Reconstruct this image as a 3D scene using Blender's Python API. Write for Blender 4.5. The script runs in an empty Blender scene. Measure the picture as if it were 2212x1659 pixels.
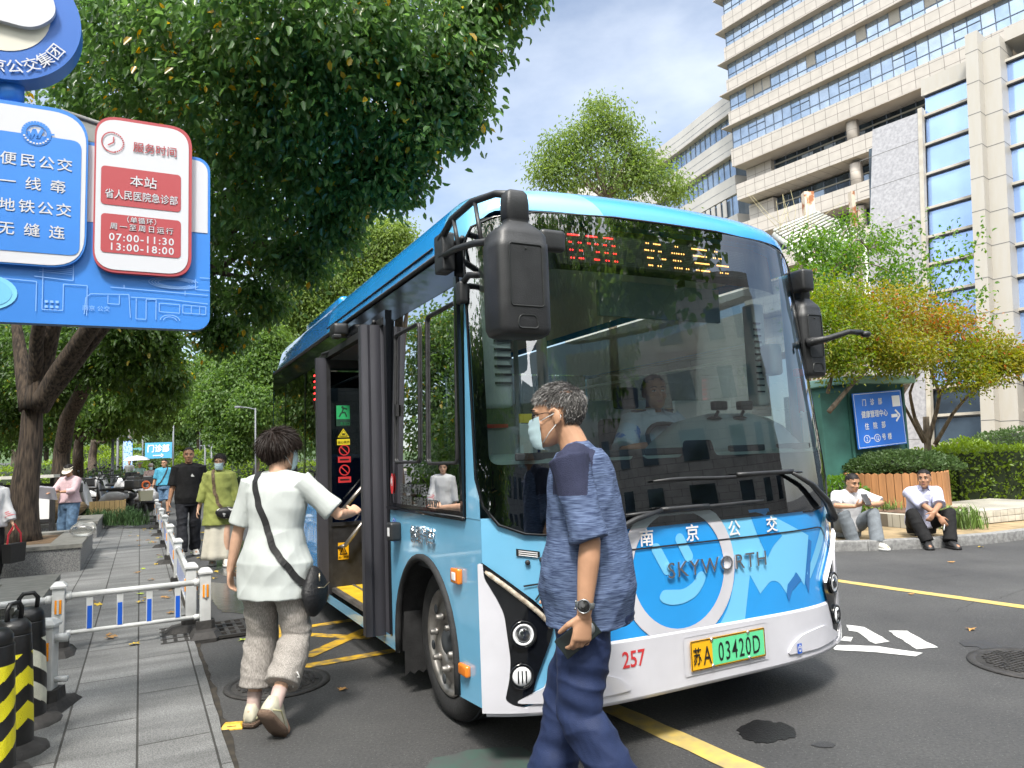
import bpy, bmesh, math, random
import numpy as np
from mathutils import Vector, Matrix, noise, Quaternion
random.seed(7); RNG = np.random.default_rng(11)
SC = bpy.context.scene
COL = SC.collection
PI = math.pi
# ---------------------------------------------------------------- camera
CAM_H = 1.42; FPX = 1560.0; PITCH = math.radians(5.6); ROLL = math.radians(-2.2)
cd = bpy.data.cameras.new('camera'); cam = bpy.data.objects.new('camera', cd); COL.objects.link(cam)
cd.sensor_fit = 'HORIZONTAL'; cd.sensor_width = 36.0; cd.lens = 36.0 * FPX / 2212.0
cd.clip_start = 0.05; cd.clip_end = 2000
CR = (Matrix.Rotation(PI / 2 + PITCH, 3, 'X') @ Matrix.Rotation(ROLL, 3, 'Z'))
cam.matrix_world = Matrix.Translation((0, 0, CAM_H)) @ CR.to_4x4()
SC.camera = cam
SC.cycles.use_denoising = True
SC.cycles.max_bounces = 7; SC.cycles.transparent_max_bounces = 24; SC.cycles.diffuse_bounces = 3; SC.cycles.glossy_bounces = 4; SC.cycles.transmission_bounces = 4
# ---------------------------------------------------------------- world and sun
SUN_DIR = Vector((-0.10, -0.74, 1.12)).normalized()
W_ = bpy.data.worlds.new('World'); SC.world = W_; W_.use_nodes = True
nt = W_.node_tree; nt.nodes.clear()
def nd(t, tree=None, **kw):
    n = (tree or nt).nodes.new(t)
    for k, v in kw.items(): setattr(n, k, v)
    return n
wo = nd('ShaderNodeOutputWorld'); bg = nd('ShaderNodeBackground'); bg.inputs[1].default_value = 0.078
sky = nd('ShaderNodeTexSky', sky_type='NISHITA', sun_disc=False)
sky.sun_elevation = math.asin(SUN_DIR.z); sky.sun_rotation = math.atan2(SUN_DIR.x, SUN_DIR.y)
sky.air_density = 1.0; sky.dust_density = 1.1; sky.ozone_density = 1.4; sky.altitude = 10
tc = nd('ShaderNodeTexCoord'); mp = nd('ShaderNodeMapping'); mp.inputs['Scale'].default_value = (1.0, 1.0, 2.2); mp.inputs['Location'].default_value = (0.35, 0.1, 0.2)
nz = nd('ShaderNodeTexNoise'); nz.inputs['Scale'].default_value = 2.3; nz.inputs['Detail'].default_value = 7; nz.inputs['Roughness'].default_value = 0.55
cr = nd('ShaderNodeValToRGB'); cr.color_ramp.elements[0].position = 0.42; cr.color_ramp.elements[1].position = 0.80
mx = nd('ShaderNodeMix', data_type='RGBA'); mx.inputs[7].default_value = (7.0, 7.4, 7.9, 1)
L = nt.links.new
L(tc.outputs['Generated'], mp.inputs[0]); L(mp.outputs[0], nz.inputs['Vector']); L(nz.outputs[0], cr.inputs[0])
ml = nd('ShaderNodeMath', operation='MULTIPLY_ADD'); ml.inputs[1].default_value = 0.55; ml.inputs[2].default_value = 0.10
L(cr.outputs[0], ml.inputs[0]); L(ml.outputs[0], mx.inputs[0])
# extra bright haze added round the sun, out of view behind the camera, fills the shade
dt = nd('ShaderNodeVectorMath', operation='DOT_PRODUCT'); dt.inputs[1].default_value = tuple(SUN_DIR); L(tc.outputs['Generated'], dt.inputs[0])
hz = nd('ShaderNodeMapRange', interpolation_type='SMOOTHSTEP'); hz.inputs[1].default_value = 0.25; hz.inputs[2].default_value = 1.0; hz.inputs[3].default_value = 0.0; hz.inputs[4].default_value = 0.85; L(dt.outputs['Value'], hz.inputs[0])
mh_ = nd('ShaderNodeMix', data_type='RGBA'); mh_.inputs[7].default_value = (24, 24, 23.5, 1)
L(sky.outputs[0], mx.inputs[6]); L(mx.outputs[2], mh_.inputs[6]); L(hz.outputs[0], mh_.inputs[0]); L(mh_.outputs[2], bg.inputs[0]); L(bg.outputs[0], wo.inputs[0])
sd = bpy.data.lights.new('sun', 'SUN'); sd.energy = 2.0; sd.angle = math.radians(10.0); sd.color = (1.0, 0.95, 0.87)
sun = bpy.data.objects.new('sun', sd); COL.objects.link(sun); sun.rotation_euler = SUN_DIR.to_track_quat('Z', 'Y').to_euler(); sun.location = (0, 0, 40)
vs = SC.view_settings; vs.view_transform = 'Standard'; vs.look = 'None'; vs.gamma = 1; vs.exposure = 1.42
# ---------------------------------------------------------------- pixel helpers (display pixels of a 2212 wide picture)
def ray(x, y):
    return CR @ Vector(((x - 1106.0) / FPX, -(y - 829.5) / FPX, -1.0))
def G(x, y, z=0.0):                      # point on the horizontal plane z under a picture point
    d = ray(x, y); return Vector((0, 0, CAM_H)) + d * ((z - CAM_H) / d.z)
def D(x, y, Y):                          # point at distance Y along the view axis
    d = ray(x, y); return Vector((0, 0, CAM_H)) + d * (Y / d.y)
YAW = math.radians(27.3)
RD = Vector((-math.sin(YAW), math.cos(YAW), 0)); AC = Vector((math.cos(YAW), math.sin(YAW), 0))   # along the road, across it
# ---------------------------------------------------------------- materials
MATS = {}
def mat(name, col, rough=0.6, metal=0.0, var=0.0, vs=8.0, bump=0.0, bs=60.0, spec=0.5, coat=0.0, stretch=(1, 1, 1), col2=None, lo=0.35, hi=0.65, det=4.0, emit=None, es=1.0, alpha=None):
    if name in MATS: return MATS[name]
    m = bpy.data.materials.new(name); m.use_nodes = True; t = m.node_tree; p = t.nodes['Principled BSDF']
    c = tuple(col) + (1,)
    p.inputs['Base Color'].default_value = c; p.inputs['Roughness'].default_value = rough; p.inputs['Metallic'].default_value = metal
    p.inputs['Specular IOR Level'].default_value = spec; p.inputs['Coat Weight'].default_value = coat; p.inputs['Coat Roughness'].default_value = 0.03
    if emit: p.inputs['Emission Color'].default_value = tuple(emit) + (1,); p.inputs['Emission Strength'].default_value = es
    if var or bump or col2:
        tcn = nd('ShaderNodeTexCoord', t); mpn = nd('ShaderNodeMapping', t); mpn.inputs['Scale'].default_value = stretch
        t.links.new(tcn.outputs['Object'], mpn.inputs[0])
    if var or col2:
        n = nd('ShaderNodeTexNoise', t); n.inputs['Scale'].default_value = vs; n.inputs['Detail'].default_value = det
        r = nd('ShaderNodeValToRGB', t); r.color_ramp.elements[0].position = lo; r.color_ramp.elements[1].position = hi
        a = col2 if col2 else tuple(x * (1 - var) for x in col); b = col if col2 else tuple(min(1, x * (1 + var)) for x in col)
        r.color_ramp.elements[0].color = tuple(a) + (1,); r.color_ramp.elements[1].color = tuple(b) + (1,)
        t.links.new(mpn.outputs[0], n.inputs['Vector']); t.links.new(n.outputs[0], r.inputs[0]); t.links.new(r.outputs[0], p.inputs['Base Color'])
    if bump:
        n2 = nd('ShaderNodeTexNoise', t); n2.inputs['Scale'].default_value = bs; n2.inputs['Detail'].default_value = 5
        b2 = nd('ShaderNodeBump', t); b2.inputs['Strength'].default_value = bump; b2.inputs['Distance'].default_value = 0.02
        t.links.new(mpn.outputs[0], n2.inputs['Vector']); t.links.new(n2.outputs[0], b2.inputs['Height']); t.links.new(b2.outputs[0], p.inputs['Normal'])
    MATS[name] = m; return m
def glass(name, tint, base=0.10, rough=0.0, dark=0.0, grow=0.9):
    """thin pane: clear tint with a real mirror reflection that grows at glancing angles"""
    if name in MATS: return MATS[name]
    m = bpy.data.materials.new(name); m.use_nodes = True; t = m.node_tree; t.nodes.clear()
    o = nd('ShaderNodeOutputMaterial', t); mxs = nd('ShaderNodeMixShader', t); tr = nd('ShaderNodeBsdfTransparent', t); gl = nd('ShaderNodeBsdfGlossy', t)
    tr.inputs[0].default_value = tuple(tint) + (1,); gl.inputs['Color'].default_value = (1, 1, 1, 1); gl.inputs['Roughness'].default_value = rough
    lw = nd('ShaderNodeLayerWeight', t); lw.inputs[0].default_value = 0.25
    ma = nd('ShaderNodeMath', t, operation='MULTIPLY_ADD'); ma.inputs[1].default_value = grow; ma.inputs[2].default_value = base
    t.links.new(lw.outputs['Fresnel'], ma.inputs[0]); t.links.new(ma.outputs[0], mxs.inputs[0])
    t.links.new(tr.outputs[0], mxs.inputs[1]); t.links.new(gl.outputs[0], mxs.inputs[2]); t.links.new(mxs.outputs[0], o.inputs[0])
    MATS[name] = m; return m
def leafmat(name, c1, c2, rough=0.45, trans=0.45, tcol=None, c3=None):
    """leaf: colour varies leaf by leaf through the random per-leaf attribute 'tint'"""
    if name in MATS: return MATS[name]
    m = bpy.data.materials.new(name); m.use_nodes = True; t = m.node_tree; p = t.nodes['Principled BSDF']; o = t.nodes['Material Output']
    at = nd('ShaderNodeAttribute', t); at.attribute_name = 'tint'
    r = nd('ShaderNodeValToRGB', t); r.color_ramp.elements[0].color = tuple(c1) + (1,); r.color_ramp.elements[1].color = tuple(c2) + (1,); r.color_ramp.elements[1].position = 0.93
    if c3: e = r.color_ramp.elements.new(0.985); e.color = tuple(c3) + (1,)
    p.inputs['Roughness'].default_value = rough; p.inputs['Specular IOR Level'].default_value = 0.5
    tl = nd('ShaderNodeBsdfTranslucent', t); ms = nd('ShaderNodeMixShader', t); ms.inputs[0].default_value = trans
    hs = nd('ShaderNodeHueSaturation', t); hs.inputs['Value'].default_value = 2.0; hs.inputs['Saturation'].default_value = 1.1; hs.inputs['Hue'].default_value = 0.485
    t.links.new(at.outputs['Fac'], r.inputs[0]); t.links.new(r.outputs[0], p.inputs['Base Color']); t.links.new(r.outputs[0], hs.inputs['Color']); t.links.new(hs.outputs[0], tl.inputs[0])
    t.links.new(p.outputs[0], ms.inputs[1]); t.links.new(tl.outputs[0], ms.inputs[2]); t.links.new(ms.outputs[0], o.inputs[0])
    MATS[name] = m; return m
# ---------------------------------------------------------------- objects
def link(name, me, parent=None):
    o = bpy.data.objects.new(name, me); COL.objects.link(o)
    if parent is not None: o.parent = parent
    return o
def tag(o, label=None, cat=None, group=None, kind=None):
    if label: o['label'] = label
    if cat: o['category'] = cat
    if group: o['group'] = group
    if kind: o['kind'] = kind
    return o
def thing(name, label, cat, loc=(0, 0, 0), rz=0.0, group=None):
    o = bpy.data.objects.new(name, None); COL.objects.link(o); o.location = loc; o.rotation_euler = (0, 0, rz); o.empty_display_size = 0.2
    return tag(o, label, cat, group)
def copy_tree(o, parent=None, loc=None, rz=None, scale=None, label=None):
    c = o.copy(); COL.objects.link(c); c.parent = parent
    if loc is not None: c.location = loc
    if rz is not None: c.rotation_euler = (0, 0, rz)
    if scale is not None: c.scale = (scale,) * 3 if not hasattr(scale, '__len__') else scale
    if label: c['label'] = label
    for ch in list(o.children): copy_tree(ch, c)
    return c
def frame(zdir, up=(0, 0, 1)):
    z = Vector(zdir).normalized(); u = Vector(up)
    if abs(z.dot(u.normalized())) > 0.98: u = Vector((0, 1, 0)) if abs(z.y) < 0.9 else Vector((1, 0, 0))
    x = u.cross(z).normalized(); y = z.cross(x)
    return Matrix((x, y, z)).transposed()
class MB:
    def __init__(s, fn=None): s.v = []; s.f = []; s.mi = []; s.sm = []; s.m = None; s.fn = fn
    def add(s, vs_, fs, mi=0, sm=False, m=None, fn=None):
        n = len(s.v); m = m if m is not None else s.m; fn = fn or s.fn
        for p in vs_:
            p = Vector(p)
            if m is not None: p = m @ p
            if fn: p = Vector(fn(p))
            s.v.append(p)
        for f in fs: s.f.append([i + n for i in f]); s.mi.append(mi); s.sm.append(sm)
        return s
    def box(s, c, d, mi=0, m=None, rz=0, bev=0.0):
        c = Vector(c); x, y, z = [k / 2 for k in d]
        R = Matrix.Rotation(rz, 3, 'Z')
        if bev <= 0:
            vv = [(-x, -y, -z), (x, -y, -z), (x, y, -z), (-x, y, -z), (-x, -y, z), (x, -y, z), (x, y, z), (-x, y, z)]
            ff = [(0, 3, 2, 1), (4, 5, 6, 7), (0, 1, 5, 4), (1, 2, 6, 5), (2, 3, 7, 6), (3, 0, 4, 7)]
            return s.add([R @ Vector(p) + c for p in vv], ff, mi, False, m)
        bm = bmesh.new(); bmesh.ops.create_cube(bm, size=1.0); bmesh.ops.scale(bm, vec=d, verts=bm.verts)
        bmesh.ops.bevel(bm, geom=bm.edges[:], offset=bev, segments=3, affect='EDGES', profile=0.6)
        bm.verts.index_update(); vv = [R @ p.co + c for p in bm.verts]; ff = [[q.index for q in f.verts] for f in bm.faces]; bm.free()
        return s.add(vv, ff, mi, True, m)
    def loft(s, rings, mi=0, sm=True, cap=True, closed=True, m=None):
        n = len(rings[0]); vv = [p for r in rings for p in r]; ff = []
        for i in range(len(rings) - 1):
            for j in range(n if closed else n - 1):
                a = i * n + j; b = i * n + (j + 1) % n; ff.append((a, b, b + n, a + n))
        if cap and closed: ff.append(list(range(n))[::-1]); ff.append([(len(rings) - 1) * n + j for j in range(n)])
        return s.add(vv, ff, mi, sm, m)
    def tube(s, pts, r, n=8, mi=0, cap=True, m=None, flat=1.0, up=None, round_=False):
        pts = [Vector(p) for p in pts]; rr = list(r) if hasattr(r, '__len__') else [r] * len(pts)
        rings = []; prev = None
        for i, p in enumerate(pts):
            d = (pts[min(i + 1, len(pts) - 1)] - pts[max(i - 1, 0)])
            if d.length < 1e-9: d = Vector((0, 0, 1))
            d.normalize()
            if prev is None: x = frame(d, up or (0, 0, 1)).col[0].copy()
            else:
                x = prev - d * prev.dot(d)
                if x.length < 1e-6: x = frame(d).col[0].copy()
            x.normalize(); prev = x; y = d.cross(x)
            ra = rr[i]; rx, ry = (ra if hasattr(ra, '__len__') else (ra, ra * flat))
            def ring(off, k): return [p + d * off + x * (math.cos(2 * PI * j / n) * rx * k) + y * (math.sin(2 * PI * j / n) * ry * k) for j in range(n)]
            e = min(rx, ry)
            if round_ and i == 0: rings += [ring(-e * .95, .3), ring(-e * .6, .8)]
            rings.append(ring(0, 1))
            if round_ and i == len(pts) - 1: rings += [ring(e * .6, .8), ring(e * .95, .3)]
        return s.loft(rings, mi, True, cap, True, m)
    def cyl(s, a, b, r, r2=None, n=16, mi=0, m=None, sm=True, cap=True):
        return s.tube([a, b], [r, r if r2 is None else r2], n, mi, cap, m)
    def lathe(s, prof, c=(0, 0, 0), ax=(0, 0, 1), n=24, mi=0, m=None, cap=True, up=(0, 1, 0)):
        F = frame(ax, up); c = Vector(c)
        rings = [[c + F @ Vector((r * math.cos(2 * PI * j / n), r * math.sin(2 * PI * j / n), h)) for j in range(n)] for r, h in prof]
        return s.loft(rings, mi, True, cap, True, m)
    def sph(s, c, r, n=14, k=8, mi=0, m=None, R=None):
        c = Vector(c); r = Vector(r) if hasattr(r, '__len__') else Vector((r, r, r)); rings = []
        for i in range(1, k):
            a = PI * i / k
            ring = [Vector((r.x * math.sin(a) * math.cos(2 * PI * j / n), r.y * math.sin(a) * math.sin(2 * PI * j / n), -r.z * math.cos(a))) for j in range(n)]
            rings.append([c + (R @ p if R is not None else p) for p in ring])
        b = Vector((0, 0, -r.z)); t = Vector((0, 0, r.z))
        if R is not None: b = R @ b; t = R @ t
        nn = n; vv = [p for q in rings for p in q] + [c + b, c + t]; ff = []
        for i in range(k - 2):
            for j in range(nn): a0 = i * nn + j; b0 = i * nn + (j + 1) % nn; ff.append((a0, b0, b0 + nn, a0 + nn))
        B = len(vv) - 2
        for j in range(nn): ff.append((B, (j + 1) % nn, j)); ff.append((B + 1, (k - 2) * nn + j, (k - 2) * nn + (j + 1) % nn))
        return s.add(vv, ff, mi, True, m)
    def prism(s, poly, h, mi=0, m=None, sm=False):
        """polygon in local xy extruded 0..h along local z"""
        n = len(poly); vv = [(p[0], p[1], 0) for p in poly] + [(p[0], p[1], h) for p in poly]
        ff = [list(range(n))[::-1], [n + i for i in range(n)]] + [(i, (i + 1) % n, (i + 1) % n + n, i + n) for i in range(n)]
        return s.add(vv, ff, mi, sm, m)
    def geo(s, g, mi=0, m=None, fn=None, sm=False): return s.add(g[0], g[1], mi, sm, m, fn)
    def mesh(s, name, mats):
        me = bpy.data.meshes.new(name); me.from_pydata([tuple(p) for p in s.v], [], s.f)
        for q in (mats if isinstance(mats, (list, tuple)) else [mats]): me.materials.append(q)
        me.polygons.foreach_set('material_index', s.mi); me.polygons.foreach_set('use_smooth', s.sm); me.update(); return me
    def build(s, name, mats, parent=None, loc=None, auto=None):
        o = link(name, s.mesh(name, mats), parent)
        if loc is not None: o.location = loc
        if auto: o.data.set_sharp_from_angle(angle=math.radians(auto))
        return o
def rrect(w, h, r, n=5, c=(0, 0)):
    r = min(r, w / 2 - 1e-4, h / 2 - 1e-4); P = []
    for cx, cy, a0 in ((w / 2 - r, h / 2 - r, 0), (-w / 2 + r, h / 2 - r, 90), (-w / 2 + r, -h / 2 + r, 180), (w / 2 - r, -h / 2 + r, 270)):
        for i in range(n + 1):
            a = math.radians(a0 + 90 * i / n); P.append((c[0] + cx + r * math.cos(a), c[1] + cy + r * math.sin(a)))
    return P
def fillet(poly, r, n=5):
    """round the corners of a polygon; r a number or one per corner"""
    out = []; N = len(poly)
    for i, p in enumerate(poly):
        ri = r[i] if hasattr(r, '__len__') else r
        p = Vector(p[:2]); a = (Vector(poly[i - 1][:2]) - p); b = (Vector(poly[(i + 1) % N][:2]) - p)
        if ri <= 0: out.append(tuple(p)); continue
        k = min(ri, a.length * .45, b.length * .45); A = p + a.normalized() * k; B = p + b.normalized() * k
        for j in range(n + 1):
            t = j / n; out.append(tuple(A * (1 - t) ** 2 + p * 2 * t * (1 - t) + B * t * t))
    return out
def patch(outer, holes=(), dx=0.0, dy=0.0):
    bm = bmesh.new()
    for lp in [outer] + list(holes):
        vs_ = [bm.verts.new((q[0], q[1], 0)) for q in lp]
        for i in range(len(vs_)): bm.edges.new((vs_[i], vs_[(i + 1) % len(vs_)]))
    bmesh.ops.triangle_fill(bm, use_beauty=True, use_dissolve=False, edges=bm.edges[:])
    xs = [q[0] for q in outer]; ys = [q[1] for q in outer]
    for d, lo, hi, nrm in ((dx, min(xs), max(xs), (1, 0, 0)), (dy, min(ys), max(ys), (0, 1, 0))):
        if d:
            k = max(1, int((hi - lo) / d))
            for i in range(1, k):
                t = lo + (hi - lo) * i / k
                bmesh.ops.bisect_plane(bm, geom=bm.verts[:] + bm.edges[:] + bm.faces[:], dist=1e-6, plane_co=(t, t, 0), plane_no=nrm)
    for f in bm.faces:
        f.normal_update()
        if f.normal.z < 0: f.normal_flip()
    bm.verts.index_update(); g = ([v.co.copy() for v in bm.verts], [[q.index for q in f.verts] for f in bm.faces]); bm.free(); return g
TXT = {}
def text(body, size=1.0, bold=0.0, ext=0.0, align='CENTER', sx=1.0, fine=0.0, space=1.0, bev=0.0):
    """lettering as flat faces in xy, centred in height on the line"""
    k = (body, size, bold, ext, align, sx, fine, space, bev)
    if k in TXT: return TXT[k]
    if bold > 0 and any(ord(q) > 127 for q in body):      # heavier strokes from slightly shifted layers
        b_, f_ = text(body, size, 0.0, ext, align, sx, fine, space, bev); vv = []; ff = []
        for i, (dx, dy) in enumerate(((0, 0), (1, 0), (-1, 0), (0, 1), (0, -1), (.7, .7), (-.7, .7), (.7, -.7), (-.7, -.7))):
            n = len(vv); vv += [Vector((p.x + dx * bold * size * .8, p.y + dy * bold * size * .8, p.z + i * .0003)) for p in b_]; ff += [[j + n for j in q] for q in f_]
        TXT[k] = (vv, ff); return TXT[k]
    c = bpy.data.curves.new('t', 'FONT'); c.body = body; c.size = size; c.offset = bold * size; c.extrude = ext; c.align_x = align; c.resolution_u = 3; c.space_character = space; c.bevel_depth = bev
    o = bpy.data.objects.new('t', c); COL.objects.link(o)
    me = bpy.data.meshes.new_from_object(o.evaluated_get(bpy.context.evaluated_depsgraph_get()))
    vv = [Vector((v.co.x * sx, v.co.y - 0.36 * size, v.co.z)) for v in me.vertices]; ff = [list(p.vertices) for p in me.polygons]
    bpy.data.objects.remove(o); bpy.data.curves.remove(c); bpy.data.meshes.remove(me)
    if fine:
        bm = bmesh.new(); vs_ = [bm.verts.new(p) for p in vv]
        for f in ff:
            try: bm.faces.new([vs_[i] for i in f])
            except ValueError: pass
        for ax in (0, 1):
            lo = min(p[ax] for p in vv); hi = max(p[ax] for p in vv); kk = int((hi - lo) / fine) + 1
            for i in range(1, kk):
                t = lo + (hi - lo) * i / kk; bmesh.ops.bisect_plane(bm, geom=bm.verts[:] + bm.edges[:] + bm.faces[:], dist=1e-6, plane_co=(t, t, 0), plane_no=(1, 0, 0) if ax == 0 else (0, 1, 0))
        bm.verts.index_update(); vv = [v.co.copy() for v in bm.verts]; ff = [[q.index for q in f.verts] for f in bm.faces]; bm.free()
    TXT[k] = (vv, ff); return TXT[k]
def stroke(pts, w, close=False):
    """thin flat line along points in xy, as quads"""
    vv = []; ff = []; P = [Vector(p[:2]) for p in pts]
    if close: P.append(P[0])
    for a, b in zip(P, P[1:]):
        d = b - a
        if d.length < 1e-6: continue
        d.normalize(); n = Vector((-d.y, d.x)) * (w / 2); k = len(vv)
        vv += [Vector((q.x, q.y, 0)) for q in (a - n, b - n, b + n, a + n)]; ff.append((k, k + 1, k + 2, k + 3))
    return vv, ff
def T(loc, R=None):
    return Matrix.Translation(loc) @ (R.to_4x4() if R is not None else Matrix.Identity(4))
def ellipse(cx, cy, rx, ry, n=28, a0=0, a1=360):
    full = abs(a1 - a0) >= 360
    return [(cx + rx * math.cos(math.radians(a0 + (a1 - a0) * i / (n if full else n - 1))), cy + ry * math.sin(math.radians(a0 + (a1 - a0) * i / (n if full else n - 1)))) for i in range(n)]
# ================================================================ BUS
BO = Vector((-0.17, 3.40, 0)); BW = 2.32; BL = 6.05
def b2w(u, v, z): return BO + AC * u + RD * v + Vector((0, 0, z))
def bfront(u):
    s = min(1.3, abs(2 * u / BW - 1)); return -0.20 * (1 - s ** 4.5)
def brake(z): return 0.15 * max(0.0, (z - 1.05) / 1.55) ** 1.2
def binset(z): return 0.0 if z < 1.12 else 0.03 * (z - 1.12) / 1.39
def front_fn(off):
    def fn(p):
        u, z, k = p[0], p[1], p[2]; h = 1e-3
        d = (bfront(u + h) - bfront(u - h)) / (2 * h); n = Vector((d, -1)).normalized()
        uu = BW / 2 + (u - BW / 2) * (1 - 2 * binset(z) / BW)
        return (uu + n.x * (off + k), bfront(u) + brake(z) + n.y * (off + k), z)
    return fn
def side_fn(off):          # (v, z) on the door side; + is outwards
    return lambda p: (binset(p[1]) - off - p[2], p[0], p[1])
def side_txt(off):         # text x runs towards the front of the bus
    return lambda p: (binset(p[1]) - off - p[2], -p[0], p[1])
paint = mat('bus_light_blue', (0.16, 0.44, 0.67), 0.22, coat=1.0, var=.09, vs=1.6)
blue = mat('bus_mid_blue', (0.020, 0.30, 0.75), 0.24, coat=1.0, var=.05, vs=3)
skyb = mat('bus_sky_blue', (0.17, 0.53, 0.83), 0.24, coat=1.0)
deep = mat('bus_deep_blue', (0.02, 0.16, 0.46), 0.24, coat=1.0)
white_p = mat('bus_white', (0.56, 0.56, 0.61), 0.25, coat=0.6, var=.05, vs=5)
blk = mat('black_gloss', (0.006, 0.007, 0.009), 0.06, spec=0.6)
blkm = mat('black_matte', (0.018, 0.018, 0.020), 0.5, var=.3, vs=20)
blkp = mat('black_plastic', (0.022, 0.023, 0.025), 0.42, bump=.12, bs=180, var=.25, vs=9)
rub = mat('rubber', (0.016, 0.016, 0.017), 0.75, var=.35, vs=14, bump=.2, bs=90)
doorg = mat('door_grey', (0.045, 0.045, 0.055), 0.45, var=.25, vs=6, stretch=(1, 1, .15))
chrome = mat('chrome', (0.80, 0.80, 0.81), 0.22, 1.0)
steel = mat('steel_rim', (0.33, 0.31, 0.29), 0.42, 0.85, var=.3, vs=9)
inter = mat('interior_grey', (0.55, 0.62, 0.61), 0.6)
interd = mat('interior_dark', (0.03, 0.035, 0.04), 0.8)
dashm = mat('dash_grey', (0.30, 0.38, 0.40), 0.55, bump=.1, bs=200)
ws_glass = glass('windscreen_glass', (0.80, 0.90, 0.90), 0.15, grow=1.0)
sd_glass = glass('side_glass', (0.26, 0.30, 0.31), 0.05, grow=.75)
sd_glass2 = glass('rear_side_glass', (0.06, 0.07, 0.07), 0.05, grow=.75)
dr_glass = glass('door_glass', (0.55, 0.62, 0.64), 0.06, grow=.7)
amber = mat('amber_lens', (0.75, 0.20, 0.01), 0.15, coat=1)
led_r = mat('led_red', (0.1, 0, 0), .5, emit=(1.0, 0.03, 0.03), es=2.2)
led_a = mat('led_amber', (0.1, .05, 0), .5, emit=(1.0, 0.45, 0.12), es=2.0)
lampw = mat('lamp_lens', (0.85, 0.87, 0.9), 0.08, coat=1)
drl = mat('daytime_lamp', (0.8, 0.8, 0.8), 0.2, emit=(0.9, 0.95, 1.0), es=.9)
drla = mat('indicator_strip', (0.62, 0.55, 0.45), 0.2, coat=.6, col2=(.3, .24, .18), vs=45)
wht = mat('white_vinyl', (0.75, 0.75, 0.76), 0.45)
yel = mat('yellow_vinyl', (0.72, 0.60, 0.03), 0.45); grn = mat('green_vinyl', (0.03, 0.40, 0.14), 0.45); red = mat('red_vinyl', (0.55, 0.035, 0.04), 0.45)
ylw2 = mat('orange_yellow_vinyl', (0.80, 0.42, 0.01), 0.4); pgreen = mat('plate_green', (0.12, 0.62, 0.30), 0.4); ink = mat('black_ink', (0.01, 0.012, 0.012), 0.5); sblue = mat('sign_blue', (0.015, 0.10, 0.52), 0.4)
bus = thing('bus', 'light blue city minibus with open front door and red and amber display above its windscreen', 'bus', BO, YAW)
def bp(name, mats, build=True, parent=None, auto=None):
    m = MB(); m.name = name; m.done = lambda: m.build(name, mats, parent or bus, auto=auto); return m
# --- front skin
m = MB(); m.geo(patch([(0, .27), (BW, .27), (BW, 1.13), (0, 1.13)], (), .06, .3), 0, fn=front_fn(0), sm=True); m.build('front_panel', [paint], bus)
m = MB()
m.geo(patch([(.30, .50), (BW - .12, .50), (BW - .12, .60), (BW - .02, .95), (BW - .0, 1.10), (.60, 1.10), (.62, .9), (.42, .66)], (), .05, .3), 0, fn=front_fn(.003), sm=True)
ring = lambda r, n=48: ellipse(.985, .825, r, r, n)
def clipz(P, lo, hi): return [(x, min(hi, max(lo, y))) for x, y in P]
m.geo(patch(fillet([(1.20, .50), (1.39, .505), (1.45, .745), (1.515, .64), (1.60, .70), (1.66, .685), (1.715, .615), (1.80, .72), (1.87, .64), (1.945, .905), (1.66, 1.03), (1.60, 1.10), (1.2, 1.10), (1.33, .93), (1.36, .78), (1.29, .60)], [0, 0, 0, 0, .06, .06, 0, 0, 0, 0, 0, 0, 0, 0, .1, .1]), (), .05, .3), 1, fn=front_fn(.0045), sm=True)
m.geo(patch(fillet([(1.47, 1.08), (1.62, 1.08), (1.64, 1.0), (1.71, .925), (1.63, .875), (1.587, .82), (1.525, .94)], [0, 0, .02, .0, .03, 0, .02]), (), .05, .3), 0, fn=front_fn(.006), sm=True)
m.geo(patch(clipz(ring(.36), .505, 1.10), [clipz(ring(.288), .52, 1.09)], .05, .3), 2, fn=front_fn(.0075), sm=True)
sw = [(.845, .70), (.87, .735), (.92, .73), (1.0, .722), (1.07, .752), (1.10, .795), (1.13, .80), (1.15, .77), (1.13, .73), (1.08, .68), (1.0, .655), (.92, .655), (.865, .675)]
m.geo(patch(fillet(sw, .03), (), .05, 0), 1, fn=front_fn(.006), sm=True)
for a, b in (((.845, .935), (.905, .83)), ((.995, .97), (1.045, .88))):
    d = (Vector(b) - Vector(a)).normalized(); nn_ = Vector((-d.y, d.x)) * .028
    cap_ = [Vector(a) + nn_ * math.cos(t) - d * .028 * math.sin(t) for t in [i * PI / 8 for i in range(9)]] + [Vector(b) - nn_ * math.cos(t) + d * .028 * math.sin(t) for t in [i * PI / 8 for i in range(9)]]
    m.geo(patch([tuple(q) for q in cap_], (), .05, 0), 1, fn=front_fn(.006), sm=True)
m.geo(patch([(1.942, .885), (1.97, .87), (1.905, .59), (1.878, .655)], (), .05, 0), 3, fn=front_fn(.006), sm=True)
m.geo(patch([(1.806, .718), (1.845, .672), (1.757, .626), (1.727, .57), (1.711, .613), (1.725, .663)], (), .05, 0), 3, fn=front_fn(.0065), sm=True)
m.geo(patch([(1.90, .70), (1.93, .67), (2.10, .84), (2.26, 1.06), (2.21, 1.07), (2.05, .88)], (), .05, 0), 1, fn=front_fn(.0055), sm=True)
m.build('front_livery', [blue, skyb, white_p, deep], bus)
m = MB()                                            # dark panel gaps of the hood
def fstrip(P, w, off, mm, mi=0):
    for a, b in zip(P, P[1:]):
        k = max(1, int((Vector(b) - Vector(a)).length / .06)); Q = [Vector(a).lerp(Vector(b), i / k) for i in range(k + 1)]
        mm.add(*stroke(Q, w), mi, False, None, front_fn(off))
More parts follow.
